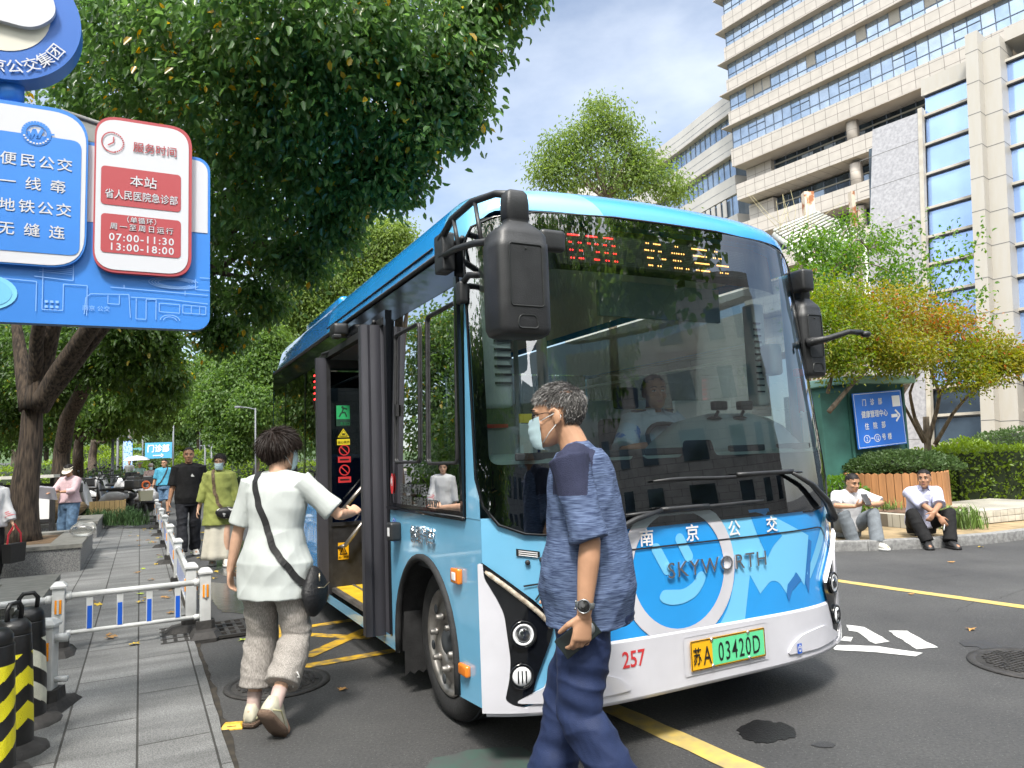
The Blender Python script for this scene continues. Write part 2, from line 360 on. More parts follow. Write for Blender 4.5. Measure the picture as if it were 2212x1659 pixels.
fstrip([(.16, .82), (.262, .83), (.30, .87), (.40, .945), (1.0, .943), (2.05, .941), (2.10, .93), (2.16, .86), (2.24, .78)], .008, .009, m)
fstrip([(.262, .83), (.208, .755)], .007, .009, m)
m.build('panel_gap', [blkm], bus)
m = MB()
for ch, u in zip('南京公交', (.788, 1.074, 1.356, 1.63)): m.geo(text(ch, .088, .018, fine=.05), 0, T((u, .993, 0)), front_fn(.010))
m.build('front_lettering', [wht], bus)
m = MB(); m.geo(text('SKYWORTH', .108, .0, .004, sx=1.05, fine=.12, space=1.12), 0, T((1.232, .826, 0)), front_fn(.016)); o = m.build('chrome_badge', [chrome], bus)
m = MB(); m.geo(patch([(.135, .945 + .012), (.235, .935 + .012), (.235, .972), (.135, .99)], (), .05, 0), 0, fn=front_fn(.006))
for k in range(3): fstrip([(.145, .980 - k * .009), (.225, .966 - k * .009)], .004, .008, m, 1)
m.build('notice_plate', [ink, wht], bus)
m = MB(); m.m = None
for u, z in ((.181, .925), (.243, .934)):
    c = Vector(front_fn(.0)((u, z, 0))); m.lathe([(.012, 0), (.012, .012), (.006, .016)], c, (-.4, -.9, 0), 12)
m.build('grommet', [blkm], bus)
# --- bumper, plate
m = MB()
bl = [(0, .265), (BW, .265), (BW, .40), (BW - .06, .44), (BW - .14, .505), (1.7, .512), (.9, .52), (.30, .525), (.27, .44), (.18, .30), (.10, .275), (0, .275)]
m.geo(patch(bl, (), .05, .12), 0, fn=front_fn(.016), sm=True)
# rounded lower lip and upper edge
lip = []
for i in range(49):
    u = BW * i / 48; lip.append([Vector(front_fn(o_)((u, z_, 0))) for o_, z_ in ((.016, .268), (.012, .250), (-.02, .238), (-.09, .240))])
m.loft(lip, 0, True, False, False)
up = []
for i in range(45):
    u = .30 + (BW - .46) * i / 44; z0 = .525 - .02 * max(0, (u - .3)) / 1.9; up.append([Vector(front_fn(o_)((u, z0 + d_, 0))) for o_, d_ in ((.016, -.004), (.012, .006), (.002, .012))])
m.loft(up, 0, True, False, False)
for s in (0, 1):                                    # raised moulding over each side recess
    P = [(.40, .295), (.66, .305), (.60, .36), (.52, .392), (.30, .405), (.10, .31)]
    if s: P = [(BW - x, y) for x, y in P][::-1]
    P = [(x, y) for x, y in fillet(P, .04)]
    m.geo(patch(P, (), .05, .1), 0, fn=front_fn(.026), sm=True)
    rim_ = [[Vector(front_fn(o_)((x, y, 0))) for o_ in (.026, .014)] for x, y in P + P[:1]]; m.loft(rim_, 0, False, False, False)
m.build('bumper', [white_p], bus)
m = MB()
PF = front_fn(.030); m.geo(patch(rrect(.56, .19, .02, c=(1.249, .402)), (), .08, 0), 0, fn=front_fn(.019))
fstrip([(.97, .31), (.97, .495), (1.53, .495), (1.53, .31), (.97, .31)], .004, .021, m, 0)
m.geo(patch(rrect(.50, .145, .008, c=(1.249, .402)), (), .08, 0), 1, fn=PF)
m.geo(patch([(1.138, .340), (1.49, .340), (1.49, .464), (1.138, .464)], (), .08, 0), 2, fn=front_fn(.0315))
fstrip([(1.004, .334), (1.494, .334), (1.494, .470), (1.004, .470), (1.004, .334)], .004, .033, m, 3)
for ch, u, s_, x_ in (('苏', 1.038, .088, .62), ('A', 1.103, .125, .62)): m.geo(text(ch, s_, .006, sx=x_), 3, T((u, .398, 0)), front_fn(.0335))
m.geo(text('03420D', .130, .004, sx=.60, space=1.18), 3, T((1.318, .402, 0)), front_fn(.0335))
m.build('license_plate', [white_p, ylw2, pgreen, ink], bus)
m = MB()
for u, z in ((1.135, .466), (1.135, .340), (1.38, .466), (1.38, .340)): m.lathe([(.010, 0), (.010, .006), (.004, .009)], Vector(PF((u, z, 0))), (0, -1, 0), 10)
m.build('plate_bolt', [chrome], bus)
m = MB(); m.geo(text('257', .105, .012, align='RIGHT', sx=.82), 0, T((.735, .445, 0)), front_fn(.019)); m.build('fleet_number', [red], bus)
m = MB(); m.geo(patch(rrect(.036, .052, .004, c=(1.755, .325)), (), 0, 0), 0, fn=front_fn(.030)); m.add(*stroke(ellipse(1.755, .326, .012, .016, 14), .003, True), 1, False, None, front_fn(.032)); fstrip([(1.741, .331), (1.769, .331)], .003, .032, m, 1); fstrip([(1.755, .308), (1.755, .348)], .003, .032, m, 1)
m.build('recycling_sticker', [sblue, wht], bus)
# --- headlight clusters, one per corner
for s in (0, 1):
    mir = (lambda P: [(BW - x, y) for x, y in P]) if s else (lambda P: P)
    cl = MB(); P = mir(fillet([(.0, .935), (.205, .752), (.287, .66), (.268, .585), (.20, .42), (.165, .30), (.07, .29), (.0, .29)], [.01, .02, .02, .02, 0, .02, .02, 0]))
    cl.geo(patch(P, (), .03, .1), 0, fn=front_fn(.018), sm=True); hl = cl.build('headlight', [blk], bus)
    P = mir(fillet([(-.012, .93), (.006, .925), (.010, .86), (.055, .765), (.080, .70), (.098, .50), (.092, .42), (.072, .325), (.10, .300), (.16, .285), (.16, .268), (-.012, .268)], [.01, 0, .02, .02, .03, .03, .03, .02, .02, 0, 0, 0]))
    w = MB(); w.geo(patch(P, (), .03, .1), 0, fn=front_fn(.026), sm=True); e_ = [[Vector(front_fn(o_)((x, y, 0))) for o_ in (.026, .012)] for x, y in P + P[:1]]; w.loft(e_, 0, False, False, False); w.build('white_cheek', [white_p], hl)
    w = MB(); LP = mir([(.014, .893), (.11, .805), (.215, .705), (.262, .650), (.258, .610)]); c_ = []
    for a, b in zip(LP, LP[1:]):
        k = max(1, int((Vector(b) - Vector(a)).length / .02)); c_ += [Vector(front_fn(.024)((Vector(a).lerp(Vector(b), i / k).x, Vector(a).lerp(Vector(b), i / k).y, 0))) for i in range(k)]
    w.tube(c_, [.006] + [.012] * (len(c_) - 2) + [.006], 8, 0); w.build('light_strip', [drl if s else drla], hl)
    w = MB(); c = Vector(front_fn(.014)((mir([(.150, .610)])[0][0], .610, 0))); ax = Vector((-.35 if not s else .35, -.93, 0))
    w.lathe([(.062, 0), (.062, .020), (.054, .022), (.050, .012)], c, ax, 24, 0); w.lathe([(.050, .012), (.046, .022), (.038, .018), (.036, .014)], c, ax, 24, 1); w.lathe([(.036, .014), (.026, .026), (.010, .031), (.0, .032)], c, ax, 24, 2)
    w.build('main_lamp', [blk, lampw, glass('lamp_glass', (.25, .27, .3), .2)], hl)
    w = MB(); c = Vector(front_fn(.014)((mir([(.138, .428)])[0][0], .428, 0)))
    w.lathe([(.056, 0), (.056, .018), (.048, .020), (.046, .010)], c, ax, 24, 0); w.lathe([(.046, .010), (.040, .020), (.020, .024), (0, .025)], c, ax, 24, 1)
    for k in (-1, 0, 1): w.box(c + ax * .024 + Vector((ax.y, -ax.x, 0)) * k * .018, (.006, .008, .055), 0, rz=math.atan2(ax.y, ax.x) + PI / 2)
    w.build('fog_lamp', [blk, lampw], hl)
# --- windscreen
half = [(-.003, 1.32), (.02, 1.19), (.075, 1.105), (.18, 1.06), (.34, 1.043)]
toph = [(.34, 2.63), (.14, 2.605), (.035, 2.56), (-.002, 2.47)]
WS = half + [(BW - x, y) for x, y in half[::-1]] + [(BW - x, y) for x, y in toph[::-1]][:4] + [(.9 + .0, 2.645), (.6, 2.64)] + toph
WS = half + [(BW - x, y) for x, y in half[::-1]] + [(BW - x, y) for x, y in toph[::-1]] + [(BW - .8, 2.643), (BW / 2, 2.645), (.8, 2.643)] + toph
hole = fillet([(.045, 1.375), (.74, 1.375), (.76, 1.40), (.80, 1.40), (.83, 1.375), (1.06, 1.375), (1.08, 1.46), (1.27, 1.46), (1.29, 1.375), (BW - .06, 1.375), (BW - .05, 2.61), (.05, 2.61)], [.05, .01, .01, .01, .02, .03, .02, .02, .03, .05, .04, .04])
m = MB(); m.geo(patch(WS, (), .05, .10), 0, fn=front_fn(.012), sm=True); m.build('windscreen', [ws_glass], bus)
m = MB(); m.geo(patch(WS, [hole], .05, .10), 0, fn=front_fn(.006), sm=True)
wsr = [[Vector(front_fn(o_)((x, y, 0))) for o_ in (.016, .016, -.01)] for x, y in WS + WS[:1]]
for i, (x, y) in enumerate(WS + WS[:1]):
    d = Vector((x - BW / 2, y - 1.85)); d = Vector((d.x / 1.16, d.y / .8)).normalized() * .012
    wsr[i] = [Vector(front_fn(o_)((x + d.x * k, y + d.y * k, 0))) for o_, k in ((.006, 0), (.017, .2), (.017, 1), (.0, 1.2))]
m.loft(wsr, 0, True, False, False); m.build('windscreen_surround', [blk], bus)
# --- display box and its dots
m = MB(); m.geo(patch([(.46, 2.385), (1.88, 2.385), (1.92, 2.60), (.42, 2.60)], (), .06, 0), 0, fn=front_fn(-.05))
m.geo(patch([(.10, 2.365), (BW - .10, 2.365), (BW - .10, 2.61), (.10, 2.61)], (), .06, 0), 1, fn=front_fn(-.09))
m.geo(patch([(.515, 2.395), (1.80, 2.395), (1.80, 2.565), (.515, 2.565)], (), .06, 0), 2, fn=front_fn(-.045)); disp = m.build('destination_display', [blkm, interd, mat('led_board', (.035, .04, .045), .6)], bus)
XU = lambda X: float(np.interp(X, [60, 590, 880, 1520, 1850, 1975], [.515, .833, 1.022, 1.477, 1.70, 1.78]))
ROWS = [2.546, 2.505, 2.462, 2.419]
RUN_R = [[(80, 190), (272, 380), (458, 552)], [(88, 108), (182, 205), (278, 300), (358, 382), (452, 474), (542, 565)], [(90, 115), (188, 212), (362, 388), (455, 480), (546, 570)], [(92, 120), (176, 215), (335, 380), (456, 484), (552, 577)]]
RUN_A = [[(905, 925), (980, 1040), (1198, 1220), (1372, 1525), (1625, 1650)], [(885, 918), (948, 970), (1022, 1042), (1155, 1178), (1202, 1224), (1250, 1274), (1380, 1470), (1487, 1515), (1598, 1620), (1664, 1688)], [(903, 952), (1045, 1078), (1160, 1180), (1208, 1232), (1385, 1532), (1628, 1762)], [(905, 938), (995, 1022), (1164, 1188), (1212, 1234), (1282, 1304), (1390, 1412), (1440, 1527), (1654, 1676), (1718, 1742)]]
for nm, runs, mm_ in (('red_route_number', RUN_R, led_r), ('amber_route_name', RUN_A, led_a)):
    m = MB()
    for z, rs in zip(ROWS, runs):
        for x0, x1 in rs:
            k = max(2, round((x1 - x0) / 12))
            for i in range(k):
                u = XU(x0 + (x1 - x0) * i / (k - 1)); m.add([(u + .0042 * math.cos(t), z + .0050 * math.sin(t), 0) for t in [j * PI / 3 for j in range(6)]], [list(range(6))], 0, False, None, front_fn(-.040))
    m.build(nm, [mm_], disp)
m = MB()
for j in range(16):
    for i in range(0, 118): m.add([(.525 + i * .0108 + a_, 2.402 + j * .0104 + b_, 0) for a_, b_ in ((-.0016, -.0016), (.0016, -.0016), (.0016, .0016), (-.0016, .0016))], [(0, 1, 2, 3)], 0, False, None, front_fn(-.042))
m.build('unlit_dots', [mat('led_off', (.16, .18, .19), .4)], disp)
# --- roof shell with side rails
def roof_sec(t):          # t 0..1 across: rail bottom, shoulder, crown
    u = [.030, .036, .075, .125, .22, .45, .8, BW / 2]; z = [2.51, 2.57, 2.72, 2.80, 2.845, 2.878, 2.90, 2.908]
    tt = [0, .03, .10, .15, .21, .31, .42, .5]; k = min(t, 1 - t)
    uu = float(np.interp(k, tt, u)); zz = float(np.interp(k, tt, z)); return (uu if t <= .5 else BW - uu), zz
m = MB(); rows = []; NT = 64
fr = front_fn(.004)
for q in range(0, 10):
    a = q / 9 * PI / 2; row = []
    for i in range(NT + 1):
        t = i / NT; ub, zb = roof_sec(t); k = min(t, 1 - t)
        zf = 2.51 + (2.648 - 2.51) * min(1, k / .16) ** .7; uf = np.interp(t, [0, .15, .85, 1], [.0, .12, BW - .12, BW]); F_ = Vector(fr((uf, zf, 0))); B_ = Vector((ub, .50, zb))
        row.append(Vector((F_.x + (B_.x - F_.x) * math.sin(a), F_.y + (B_.y - F_.y) * (1 - math.cos(a)), F_.z + (B_.z - F_.z) * math.sin(a))))
    rows.append(row)
for v in (1.5, 2.4, 3.2, 4.4, 5.7): rows.append([Vector((roof_sec(i / NT)[0], v, roof_sec(i / NT)[1])) for i in range(NT + 1)])
for q in (.5, 1.0):
    rows.append([Vector((BW / 2 + (roof_sec(i / NT)[0] - BW / 2) * (1 - .02 * q), 5.7 + .35 * q, roof_sec(i / NT)[1] - .25 * q * q * max(0, (roof_sec(i / NT)[1] - 2.51) / .36))) for i in range(NT + 1)])
n0 = len(m.v); m.loft(rows, 0, True, False, False)
for fi, f in enumerate(m.f):
    c = sum((m.v[i] for i in f), Vector()) / len(f)
    if c.y < .95 and c.x < .62 + .25 * (2.9 - c.z) * 2: m.mi[fi] = 1
    if c.y > 3.25 and c.x < .3: m.mi[fi] = 2
m.build('roof', [blue, skyb, deep], bus)
m = MB()
for k in range(14): 
    u0 = .8 + k * .1; P = [Vector((u0 + (.9 if False else 0), .20 + .42 * i / 6, 0)) for i in range(7)]
m = MB(); m.box((.075, 3.2, 2.525), (.012, 5.0, .012)); m.box((.062, 1.9, 2.60), (.012, .012, .0), 0) if False else None
m.tube([(.018, .14, 2.512), (.022, 5.98, 2.512)], .014, 6); m.tube([(.033, .6, 2.585), (.036, 3.2, 2.585)], .006, 6); m.tube([(.033, 1.56, 2.545), (.078, 1.56, 2.70), (.125, 1.56, 2.778)], .004, 5)
m.build('rain_gutter', [blkm], bus)
m = MB(); m.box((.75, 4.5, 2.93), (.95, 1.6, .16), bev=.05); m.build('roof_pod', [blue], bus); m = MB(); m.box((1.6, 1.2, 2.89), (.3, .5, .06), bev=.02); m.build('roof_hatch', [blue], bus)
# --- door side
arch = [(.32, .27)] + [(.785 + .465 * math.cos(a) , .36 + .51 * math.sin(a)) for a in [math.radians(176 - i * 172 / 18) for i in range(19)]][::-1][::-1]
arch = [(.785 - .465 * math.cos(a), .36 + .51 * math.sin(a)) for a in [math.radians(4 + i * 172 / 18) for i in range(19)]]
m = MB(); m.geo(patch([(0, .27), (.32, .25)] + arch + [(1.255, .25), (1.385, .25), (1.385, 1.125), (0, 1.125)], (), 0, 0), 0, fn=side_fn(0))
m.geo(patch([(0.0, 1.125), (.175, 1.125), (.175, 2.515), (.15, 2.515), (.0901, 2.1), (.04, 1.6)], (), 0, 0), 0, fn=side_fn(.002))
m.geo(patch([(1.385, .25), (3.42, .25), (3.42, .325), (1.385, .325)], (), 0, 0), 0, fn=side_fn(0))
arch2 = [(5.0 - .465 * math.cos(a), .36 + .51 * math.sin(a)) for a in [math.radians(4 + i * 172 / 12) for i in range(13)]]
m.geo(patch([(3.42, .25)] + arch2 + [(5.48, .25), (6.05, .30), (6.05, 1.125), (3.42, 1.125)], (), 0, 0), 1, fn=side_fn(0))
m.build('side_panel', [paint, blue], bus)
for A in (arch, arch2):
    m = MB(); A2 = [(A[0][0], .26)] + A + [(A[-1][0], .26)]
    m.tube([side_fn(.004)((x, z, 0)) for x, z in A2], .022, 6)
    m.loft([[Vector((0.01, x, z)), Vector((.5, x, z))] for x, z in A2], 0, True, False, False); m.add([(.5, x, z) for x, z in A2], [list(range(len(A2)))]); m.build('wheel_arch', [rub], bus)
m = MB(); Hw = patch([(.16, 1.125), (1.39, 1.125), (1.39, 2.515), (.16, 2.515)], [fillet([(.21, 1.15), (1.33, 1.15), (1.33, 2.30), (.21, 2.30)], .03)]); m.geo(Hw, 0, fn=side_fn(.004))
m.geo(patch([(1.39, 2.33), (3.42, 2.33), (3.42, 2.515), (1.39, 2.515)]), 0, fn=side_fn(.004))
m.geo(patch([(3.42, 1.125), (6.04, 1.125), (6.04, 2.515), (3.42, 2.515)], [fillet([(a_, 1.16), (b_, 1.16), (b_, 2.30), (a_, 2.30)], .03) for a_, b_ in ((3.55, 4.05), (4.12, 5.15), (5.22, 5.98))]), 0, fn=side_fn(.004))
m.box((.02, 1.40, 1.33), (.05, .05, 2.0)); m.box((.02, 3.42, 1.33), (.05, .05, 2.0)); m.box((.03, 2.4, 2.36), (.06, 2.0, .07))
for b_ in (1.12, ): m.tube([side_fn(.01)((.17, b_, 0)), side_fn(.01)((1.39, b_, 0))], .012, 6)
m.box((-.006, .185, 1.72), (.02, .03, 1.2)); m.build('window_band', [blk], bus)
for i, (a_, b_, gm) in enumerate(((.20, 1.34, sd_glass), (3.54, 4.06, sd_glass2), (4.11, 5.16, sd_glass2), (5.21, 5.99, sd_glass2))):
    m = MB(); m.geo(patch([(a_, 1.14), (b_, 1.14), (b_, 2.31), (a_, 2.31)]), 0, fn=side_fn(.001)); o = m.build('side_window', [gm], bus)
    if i == 0:
        w = MB(); P = rrect(.50, .80, .03, c=(1.02, 1.82))
        for q in (((.44), (.80), (1.03, 1.80)), ((.42), (.82), (.47, 1.80))):
            P = [side_fn(.006)((x, y, 0)) for x, y in rrect(q[0], q[1], .03, c=q[2])]; w.tube(P + P[:1], .010, 6, cap=False)
        w.box((-.002, 1.20, 1.72), (.016, .05, .07)); w.build('sliding_frame', [blkm], o)
        w = MB(); w.geo(text('投币2元  先下后上', .065, .01, align='LEFT', sx=.9), 0, T((-1.15, 1.245, 0)), side_txt(.005)); w.geo(text('不找零钱  主动刷卡 ENTRY', .058, .01, align='LEFT', sx=.9), 0, T((-1.15, 1.175, 0)), side_txt(.005)); w.build('fare_notice', [mat('grey_ink', (.10, .11, .115), .5)], o)
m = MB(); P = [side_fn(.008)((x, y, 0)) for x, y in ellipse(1.31, 1.27, .032, .065, 24)]; m.add(P, [list(range(24))], 0); P = [(x, y) for x, y in ellipse(-1.31, 1.285, .018, .028, 18)]; m.add(*stroke(P, .004, True), 1, False, None, side_txt(.010)); m.geo(text('¥', .05, .02, sx=.6), 1, T((-1.31, 1.285, 0)), side_txt(.010)); m.build('payment_sticker', [red, wht], bus)
m = MB(); P = [side_fn(.004)((x, y, 0)) for x, y in ellipse(1.29, .985, .052, .075, 28)]; m.add(P, [list(range(28))], 0); m.add(*stroke(ellipse(-1.29, .985, .046, .068, 28), .003, True), 1, False, None, side_txt(.006))
m.add(*stroke(ellipse(-1.288, .963, .018, .024, 14, 100, 360), .006), 1, False, None, side_txt(.006)); m.add(*stroke([(-1.297, 1.01), (-1.295, .975), (-1.275, .975), (-1.262, .945)], .007), 1, False, None, side_txt(.006)); m.add([(-1.297 + .009 * math.cos(t), 1.028 + .011 * math.sin(t), 0) for t in [i * PI / 5 for i in range(10)]], [list(range(10))], 1, False, None, side_txt(.006)); m.build('wheelchair_sticker', [sblue, wht], bus)
m = MB(); m.box((-.035, 1.20, .985), (.07, .085, .11), bev=.015); m.box((-.073, 1.19, .985), (.004, .03, .05), 1); m.build('door_camera', [blkp, wht], bus)
m = MB(); m.geo(text('创维汽车', .105, .0, .006, space=1.05, sx=.9), 0, T((-.77, .99, 0)), side_txt(.010)); m.build('chrome_lettering', [chrome], bus)
for v, z, w_, h_ in ((.285, .835, .10, .075), (.22, .40, .10, .055)):
    m = MB(); m.box((-.012, v, z), (.03, w_, h_), bev=.012); m.box((-.028, v, z), (.006, w_ * .4, h_ * .5), 1, bev=.002) if z > .6 else None; m.build('side_marker_lamp', [amber, lampw], bus)
m = MB(); m.box((-.05, 2.42, 2.43), (.12, .16, .10), bev=.03); m.box((-.085, 2.36, 2.37), (.06, .08, .03), bev=.008); m.build('door_camera', [blkp], bus)
m = MB()
for r_ in range(5):
    for k in range(7): m.box((.018, 3.48 + .03 * k, 2.0 + r_ * .055), (.008, .012, .014), 0)
m.build('side_display', [led_r], bus)
m = MB()
for k in range(3): m.box((-.02, 6.08, 1.62 - k * .0), (.01, .01, .01)) if False else None
for k in (0, 1): 
    m.box((-.05 + k * .085, 6.12, 1.72), (.075, .05, .15), 0)
    for j in (0, 1): m.box((-.05 + k * .085, 6.093, 1.685 + j * .07), (.05, .008, .05), 1)
m.build('rear_bracket', [wht, blkm], bus)
# --- shell that closes the bus (far side, rear, floor, ceiling)
m = MB(); m.geo(patch([(0, .27), (6.05, .27), (6.05, 1.12), (0, 1.12)]), 0, fn=lambda p: (BW, p[0], p[1]))
m.geo(patch([(.0, 1.12), (.20, 1.12), (.22, 2.51), (.14, 2.51)]), 0, fn=lambda p: (BW - .02, p[0], p[1]))
m.add([(0, 6.05, .28), (BW, 6.05, .28), (BW - .03, 6.05, 2.55), (.03, 6.05, 2.55)], [(0, 1, 2, 3)], 0); m.build('far_side_panel', [paint], bus)
m = MB(); m.geo(patch([(.20, 1.13), (6.0, 1.13), (6.0, 2.50), (.20, 2.50)]), 0, fn=lambda p: (BW - .012, p[0], p[1])); m.build('far_window_band', [sd_glass], bus)
m = MB(); m.box((BW / 2 + .03, 3.68, .335), (BW - .12, 4.6, .06), 0); m.box((BW / 2, .30, .30), (BW - .9, .5, .04), 0)
m.box((BW / 2, 3.2, 2.56), (BW - .2, 5.2, .03), 1); m.box((BW / 2, 6.0, 1.5), (BW - .2, .03, 2.1), 2)
m.box((BW - .06, 3.1, .75), (.03, 5.6, .75), 2); m.box((.05, 4.75, .75), (.03, 2.4, .75), 2); m.box((.06, .78, .95), (.03, 1.1, .30), 2)
m.box((BW / 2 + .35, .75, .62), (1.5, 1.1, .5), 2)
m.box((.28, 2.42, .372), (.44, 1.9, .012), 3); m.box((.05, 2.42, .36), (.06, 1.95, .03), 4)
for k in range(2): m.box((.20 + .18 * k, 2.42, .381), (.02, 1.8, .006), 4)
m.build('cabin_shell', [interd, inter, interd, mat('step_yellow', (.62, .40, .02), .6, var=.2), steel], bus)
# --- cabin fittings
m = MB(); prof = [(.02, 1.36), (.02, 1.40), (.10, 1.44), (.22, 1.56), (.34, 1.62), (.46, 1.60), (.52, 1.50), (.52, .9), (.05, .9)]
rings_ = []
for u, k in ((1.16, .12), (1.26, .45), (1.42, .88), (1.60, 1.0), (1.95, 1.0), (2.15, .9), (2.26, .5)): rings_.append([Vector((u, v - .12 + bfront(u) * .75 + .12, 1.36 + (z - 1.36) * k if z > 1.36 else z)) for v, z in prof])
m.loft(rings_, 0, True, True)
sh = [[Vector((u, bfront(u) + .05 + a_, z)) for a_, z in ((.0, 1.37), (.0, 1.395), (.10, 1.42), (.40, 1.425), (.40, .95), (.02, .95))] for u in [.06 + .1 * i for i in range(23)]]
m.loft(sh, 1, False, True)
for u in (.28, .72, .98, 1.55, 1.95):
    m.box((u, bfront(u) + .055, 1.408), (.26, .02, .035), 2, bev=.008)
m.box((1.74, .14 + .02, 1.56), (.16, .02, .03), 2)
m.build('dashboard', [dashm, mat('dash_light', (.30, .40, .40), .55), interd], bus, auto=40)
m = MB(); m.tube([(1.70 + .21 * math.cos(t), .62 + .12 * math.sin(t), 1.45 + .14 * math.sin(t)) for t in [i * PI / 12 for i in range(25)]], .016, 8); m.build('steering_wheel', [blkm], bus)
for u, w_ in ((1.60, .10), (1.80, .09)):
    m = MB(); m.box((u, .10, 1.66), (.10, .05, .055), bev=.015); m.tube([(u, .11, 1.63), (u - .02, .12, 1.59)], .010, 6); m.lathe([(.05, 0), (.03, .012), (.01, .015)], (u - .02, .13, 1.585), n=14); m.build('dash_camera', [blkm], bus)
m = MB(); m.box((1.72, 1.16, 1.25), (.48, .12, .80), 0, bev=.05); m.box((1.72, .95, .92), (.48, .46, .12), 0, bev=.04); m.box((1.74, 1.20, 1.80), (.20, .07, .16), 0, bev=.03); m.build('driver_seat', [interd], bus)
m = MB(); m.lathe([(.075, 0), (.075, -.03), (.07, -.06), (.05, -.09), (.02, -.105), (0, -.108)], (1.12, .42, 2.54), n=20); m.build('dome_camera', [mat('camera_white', (.6, .66, .66), .4)], bus)
m = MB(); m.lathe([(.065, 0), (.065, -.03), (.055, -.07), (.02, -.10), (0, -.104)], (1.50, .30, 2.52), n=20); m.lathe([(.03, -.06), (.03, -.115), (0, -.115)], (1.52, .28, 2.52), n=16, mi=1); m.build('dome_camera', [MATS['camera_white'], blkm], bus)
m = MB(); m.box((.24, .36, 1.98), (.24, .10, .62), 0, bev=.03)
for k in range(9): m.box((.30, .302, 1.80 + k * .045), (.10, .008, .012), 1)
m.build('ventilation_panel', [inter, interd], bus)
m = MB(); m.box((2.13, .30, 2.0), (.10, .10, .66), 0, bev=.02); m.box((2.17, .22, 1.96), (.11, .12, .20), 0, bev=.03)
for k in range(12): m.box((2.10, .245, 1.76 + k * .04), (.06, .006, .010), 1)
m.build('pillar_trim', [inter, interd], bus)
m = MB(); m.box((2.235, .06, 1.72), (.03, .03, .22), 0, bev=.01); m.box((2.225, .05, 1.86), (.08, .03, .05), 0, bev=.01); m.build('emergency_hammer', [red], bus)
m = MB(); m.box((2.24, .045, 1.50), (.05, .004, .16), 0); m.box((2.24, .048, 1.60), (.06, .004, .04), 0); m.build('cabin_notice', [wht], bus)
m = MB(); m.box((.42, .62, 1.42), (.34, .30, .32), 0, bev=.03); m.box((.30, .46, 1.58), (.18, .02, .02), 1); m.box((.50, .455, 1.50), (.08, .01, .18), 2); m.box((.50, .452, 1.62), (.08, .01, .05), 3); m.build('fare_box', [mat('fare_grey', (.25, .29, .30), .5), red, inter, yel], bus)
m = MB(); P = [(.55, 1.05, .4), (.55, 1.05, 1.30), (.53, 1.02, 1.42), (.46, .98, 1.48), (.25, .9, 1.48)]; m.tube(P, .020, 8); m.tube([(.40, 1.30, .4), (.40, 1.30, 2.55)], .018, 8); m.tube([(.9, 1.3, .5), (.9, 1.3, 2.55)], .018, 8); m.tube([(.35, 1.3, 1.05), (.15, 1.0, 1.35)], .016, 8); m.tube([(.60, 1.6, 2.30), (.60, 5.6, 2.30)], .016, 8); m.build('grab_rail', [mat('rail_green_white', (.50, .56, .50), .35)], bus)
m = MB(); m.box((.20, 1.25, 1.80), (.16, .02, .95), 0); m.build('cabin_curtain', [mat('curtain', (.50, .55, .56), .8)], bus)
m = MB(); m.box((1.12, 1.32, 1.55), (.03, .1, 1.9), 0); m.box((1.7, 1.42, 1.55), (1.1, .03, .5), 0); m.box((1.5, .45, 2.34), (.95, .03, .22), 1); m.build('cab_partition', [inter, mat('sun_blind', (.34, .42, .43), .7)], bus)
for r_ in range(4):
    for u in (.42, .82, 1.55, 1.95) if r_ > 1 else (1.55, 1.95):
        if u < 1 and r_ < 2: continue
        m = MB(); v = 2.2 + r_ * .85; m.box((u, v, .80), (.38, .42, .08), bev=.03); m.box((u, v + .22, 1.15), (.38, .07, .68), bev=.03); m.build('passenger_seat', [mat('seat_blue', (.015, .05, .22), .7)], bus)
# --- door leaves standing open
lf = MB(); V0 = 3.1
lf.box((-.045, V0, 1.31), (.085, .055, 1.99), 0); lf.box((.015, V0, 1.31), (.035, .045, 1.97), 1); lf.box((.48, V0, 1.31), (.06, .045, 1.97), 1); lf.box((.25, V0, .60), (.46, .035, .56), 1); lf.box((.25, V0, 2.26), (.46, .04, .07), 1); lf.box((.25, V0 - .02, .895), (.46, .02, .03), 1)
leaf_r = lf.build('door_leaf', [doorg, blkm], bus)
w = MB(); w.box((.24, V0 + .005, 1.56), (.43, .008, 1.36)); w.build('door_glass', [dr_glass], leaf_r)
w = MB(); w.tube([(.105, V0 - .10, 1.02), (.34, V0 - .10, 1.27)], .018, 8); w.tube([(.115, V0 - .10, .72), (.34, V0 - .10, .98)], .018, 8)
for a_, b_ in ((.105, 1.02), (.115, .72)): w.tube([(a_, V0 - .10, b_), (a_ - .03, V0 - .02, b_ - .02)], .016, 8)
w.build('door_handrail', [steel], leaf_r)
FL = lambda y: (lambda p: (p[0], y, p[1]))
stk = [grn, yel, red, ink, ylw2, mat('sticker_dark', (.02, .06, .04), .5)]
def dq(w, u0, u1, z0, z1, mi): w.add([(u0, V0 - .027, z0), (u1, V0 - .027, z0), (u1, V0 - .027, z1), (u0, V0 - .027, z1)], [(0, 1, 2, 3)], mi)
w = MB(); dq(w, .075, .195, 1.72, 1.90, 5); w.add([(.078, V0 - .028, 1.78), (.192, V0 - .028, 1.78), (.192, V0 - .028, 1.897), (.078, V0 - .028, 1.897)], [(0, 1, 2, 3)], 0)
w.add(*stroke([(.10, 1.80), (.12, 1.835), (.15, 1.84), (.165, 1.80)], .012), 5, False, None, FL(V0 - .029)); w.add(*stroke([(.125, 1.84), (.14, 1.875), (.17, 1.865)], .012), 5, False, None, FL(V0 - .029)); w.add([(.13 + .011 * math.cos(t), V0 - .029, 1.882 + .011 * math.sin(t)) for t in [i * PI / 4 for i in range(8)]], [list(range(8))], 5); w.geo(text('急出口', .028, .01), 0, T((.15, 1.742, 0)), FL(V0 - .029)); w.build('exit_sticker', stk, leaf_r)
